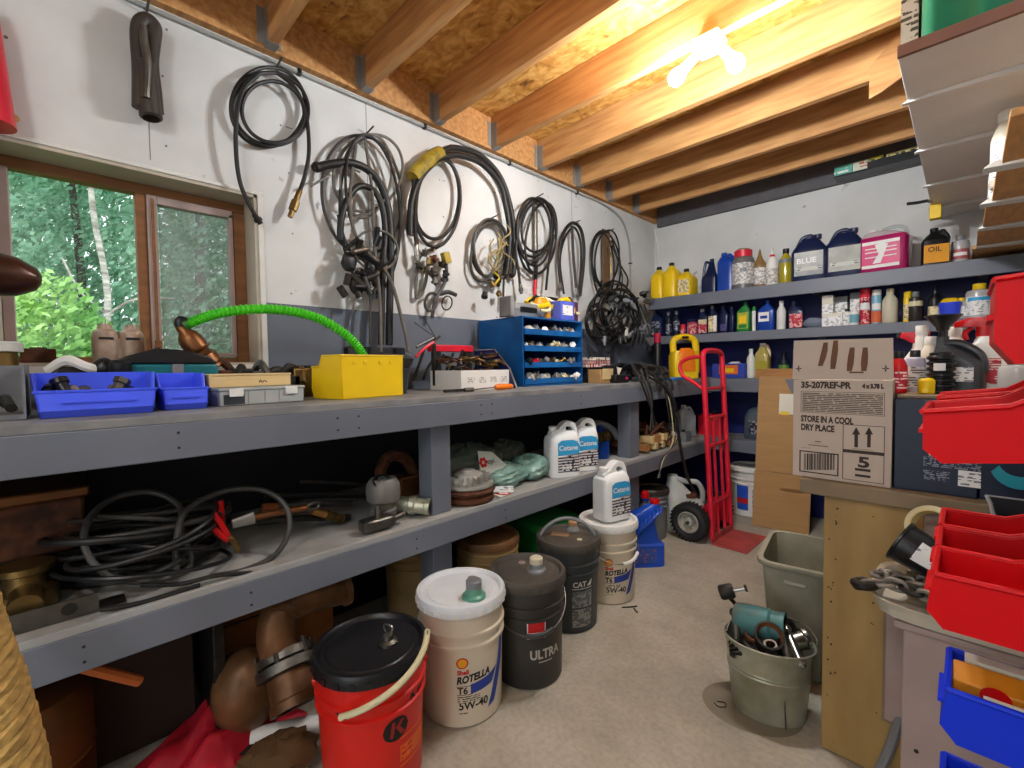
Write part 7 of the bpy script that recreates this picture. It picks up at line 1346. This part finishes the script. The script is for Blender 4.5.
o = thing('carton', 'brown carton with a strap seam behind the bronze elbow', 'carton', (.20, .52, 0)); G().box(-.12, .10, -.20, .22, 0, .40).build('body', mat('dark_card', '9a6228', .7, var=.15), o, bevel=.003); G().box(.1002, .102, -.20, .22, .28, .285).build('seam', M_ink, o)
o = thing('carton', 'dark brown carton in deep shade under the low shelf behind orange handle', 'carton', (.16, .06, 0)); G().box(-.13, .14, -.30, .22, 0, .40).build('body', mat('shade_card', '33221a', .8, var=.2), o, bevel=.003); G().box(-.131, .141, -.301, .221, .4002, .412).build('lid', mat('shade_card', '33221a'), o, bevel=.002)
o = thing('steel_sheet', 'dark flat panel standing on edge under the shelf left of elbow', 'panel', (.36, .315, 0)); G().box(-.10, .10, -.012, .012, 0, .44).build('sheet', M_blk, o, bevel=.003); G().box(.1005, .125, -.016, .016, 0, .45).build('steel_edge', M_iron, o, bevel=.004)
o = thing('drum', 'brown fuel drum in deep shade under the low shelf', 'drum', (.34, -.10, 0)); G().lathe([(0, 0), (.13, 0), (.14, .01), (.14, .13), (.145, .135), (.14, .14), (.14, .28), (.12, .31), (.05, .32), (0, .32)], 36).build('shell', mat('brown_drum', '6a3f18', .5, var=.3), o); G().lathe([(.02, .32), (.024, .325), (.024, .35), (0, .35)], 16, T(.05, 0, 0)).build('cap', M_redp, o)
o = thing('orange_stick', 'orange wooden handle sticking out under the shelf edge', 'stick', (.60, .06, .0)); G().tube([(-.10, .10, .44), (-.03, .02, .46), (.0, -.02, .468)], .001, 4).tube([(-.02, .06, .36), (.0, .0, .42), (.012, -.04, .46)], .013, 8).build('handle', mat('orange_stick', 'b8622c', .5), o, sub=0)
o = thing('metal_scoop', 'grey metal scoop lying at the lower left beside the rope', 'scoop', (.66, .03, 0)); G().box(-.05, .06, -.04, .06, 0, .03).build('pan', M_dsteel, o, bevel=.006); G().tube([(0, .06, .02), (-.02, .16, .04)], .010, 8).build('handle', M_wood, o)
# red cloth
V = []; F = []; nx_, ny_ = 26, 18; rr = random.Random(6)
for i in range(nx_+1):
    for j in range(ny_+1):
        u, v = i/nx_, j/ny_; e = min(u, 1-u, v, 1-v); z = .004+min(1, e*5)*(.05+.022*math.sin(9*u+3*v)+.02*math.sin(17*v-9*u)+.014*math.sin(23*u+11*v)+.016*rr.random()); V.append((-.16+.32*v+.03*math.sin(6*u), -.30+.62*u, z))
for i in range(nx_):
    for j in range(ny_): q = i*(ny_+1)+j; F.append((q, q+1, q+ny_+2, q+ny_+1))
o = G().add(V, F).build('red_cloth', M_cloth, sub=1); tag(o, 'crumpled shiny red cloth on the floor under the low shelf', 'cloth', loc=(.50, .20, .002), rz=R(20)); k = o.modifiers.new('thickness', 'SOLIDIFY'); k.thickness = .003
o = thing('white_pipe', 'white plastic pipe lying on the floor behind the red bucket', 'pipe', (.60, .42, .03)); G().tube([(-.06, -.04, .0), (.0, .06, .005), (.08, .20, .0)], .026, 16).build('pipe_body', M_wht, o)
o = thing('brown_sack', 'brown paper sack slumped on the floor left of the red bucket', 'sack', (.70, .40, 0)); G().ball((0, 0, .05), .09, 20, None, (.9, 1.2, .62), .25, 4).build('body', mat('brown_paper', '6d5030', .8, var=.3), o)
# jute rope
t = thing('jute_rope', 'thick woven jute rope hanging down at the left foreground', 'rope', (.95, -.22, 0))
P = [onx(-48, 560, .97), onx(-34, 625, .97), onx(-10, 690, .98), onx(12, 768, .99), onx(24, 850, 1.0)]; P[-1].z = max(P[-1].z, .05)
Pc = crom(P, 18)
for s_ in range(5):
    Q = []
    for i, p in enumerate(Pc):
        d = (Pc[min(i+1, len(Pc)-1)]-Pc[max(i-1, 0)]).normalized(); u = d.orthogonal().normalized(); v = d.cross(u); a = (i*.42+s_*2*PI/5); Q.append(p+u*.027*math.cos(a)+v*.027*math.sin(a))
    wl_(G().tube(Q, .0165, 8, sub=0), t).build('strand', M_rope, t)
p0 = P[-1]; wl_(G().tube([p0, Vector((p0.x+.02, p0.y+.03, .04)), Vector((p0.x-.1, p0.y-.1, .04)), Vector((p0.x-.25, p0.y-.2, .04))], .036, 10), t).build('coil_end', M_rope, t)
p1 = P[0]; wl_(G().tube([p1, Vector((p1.x-.1, p1.y-.1, p1.z+.1)), Vector((BX+.03, -.5, BZ-.1)), Vector((BX+.02, -.55, BZ+.03))], .034, 10), t).build('upper_run', M_rope, t)
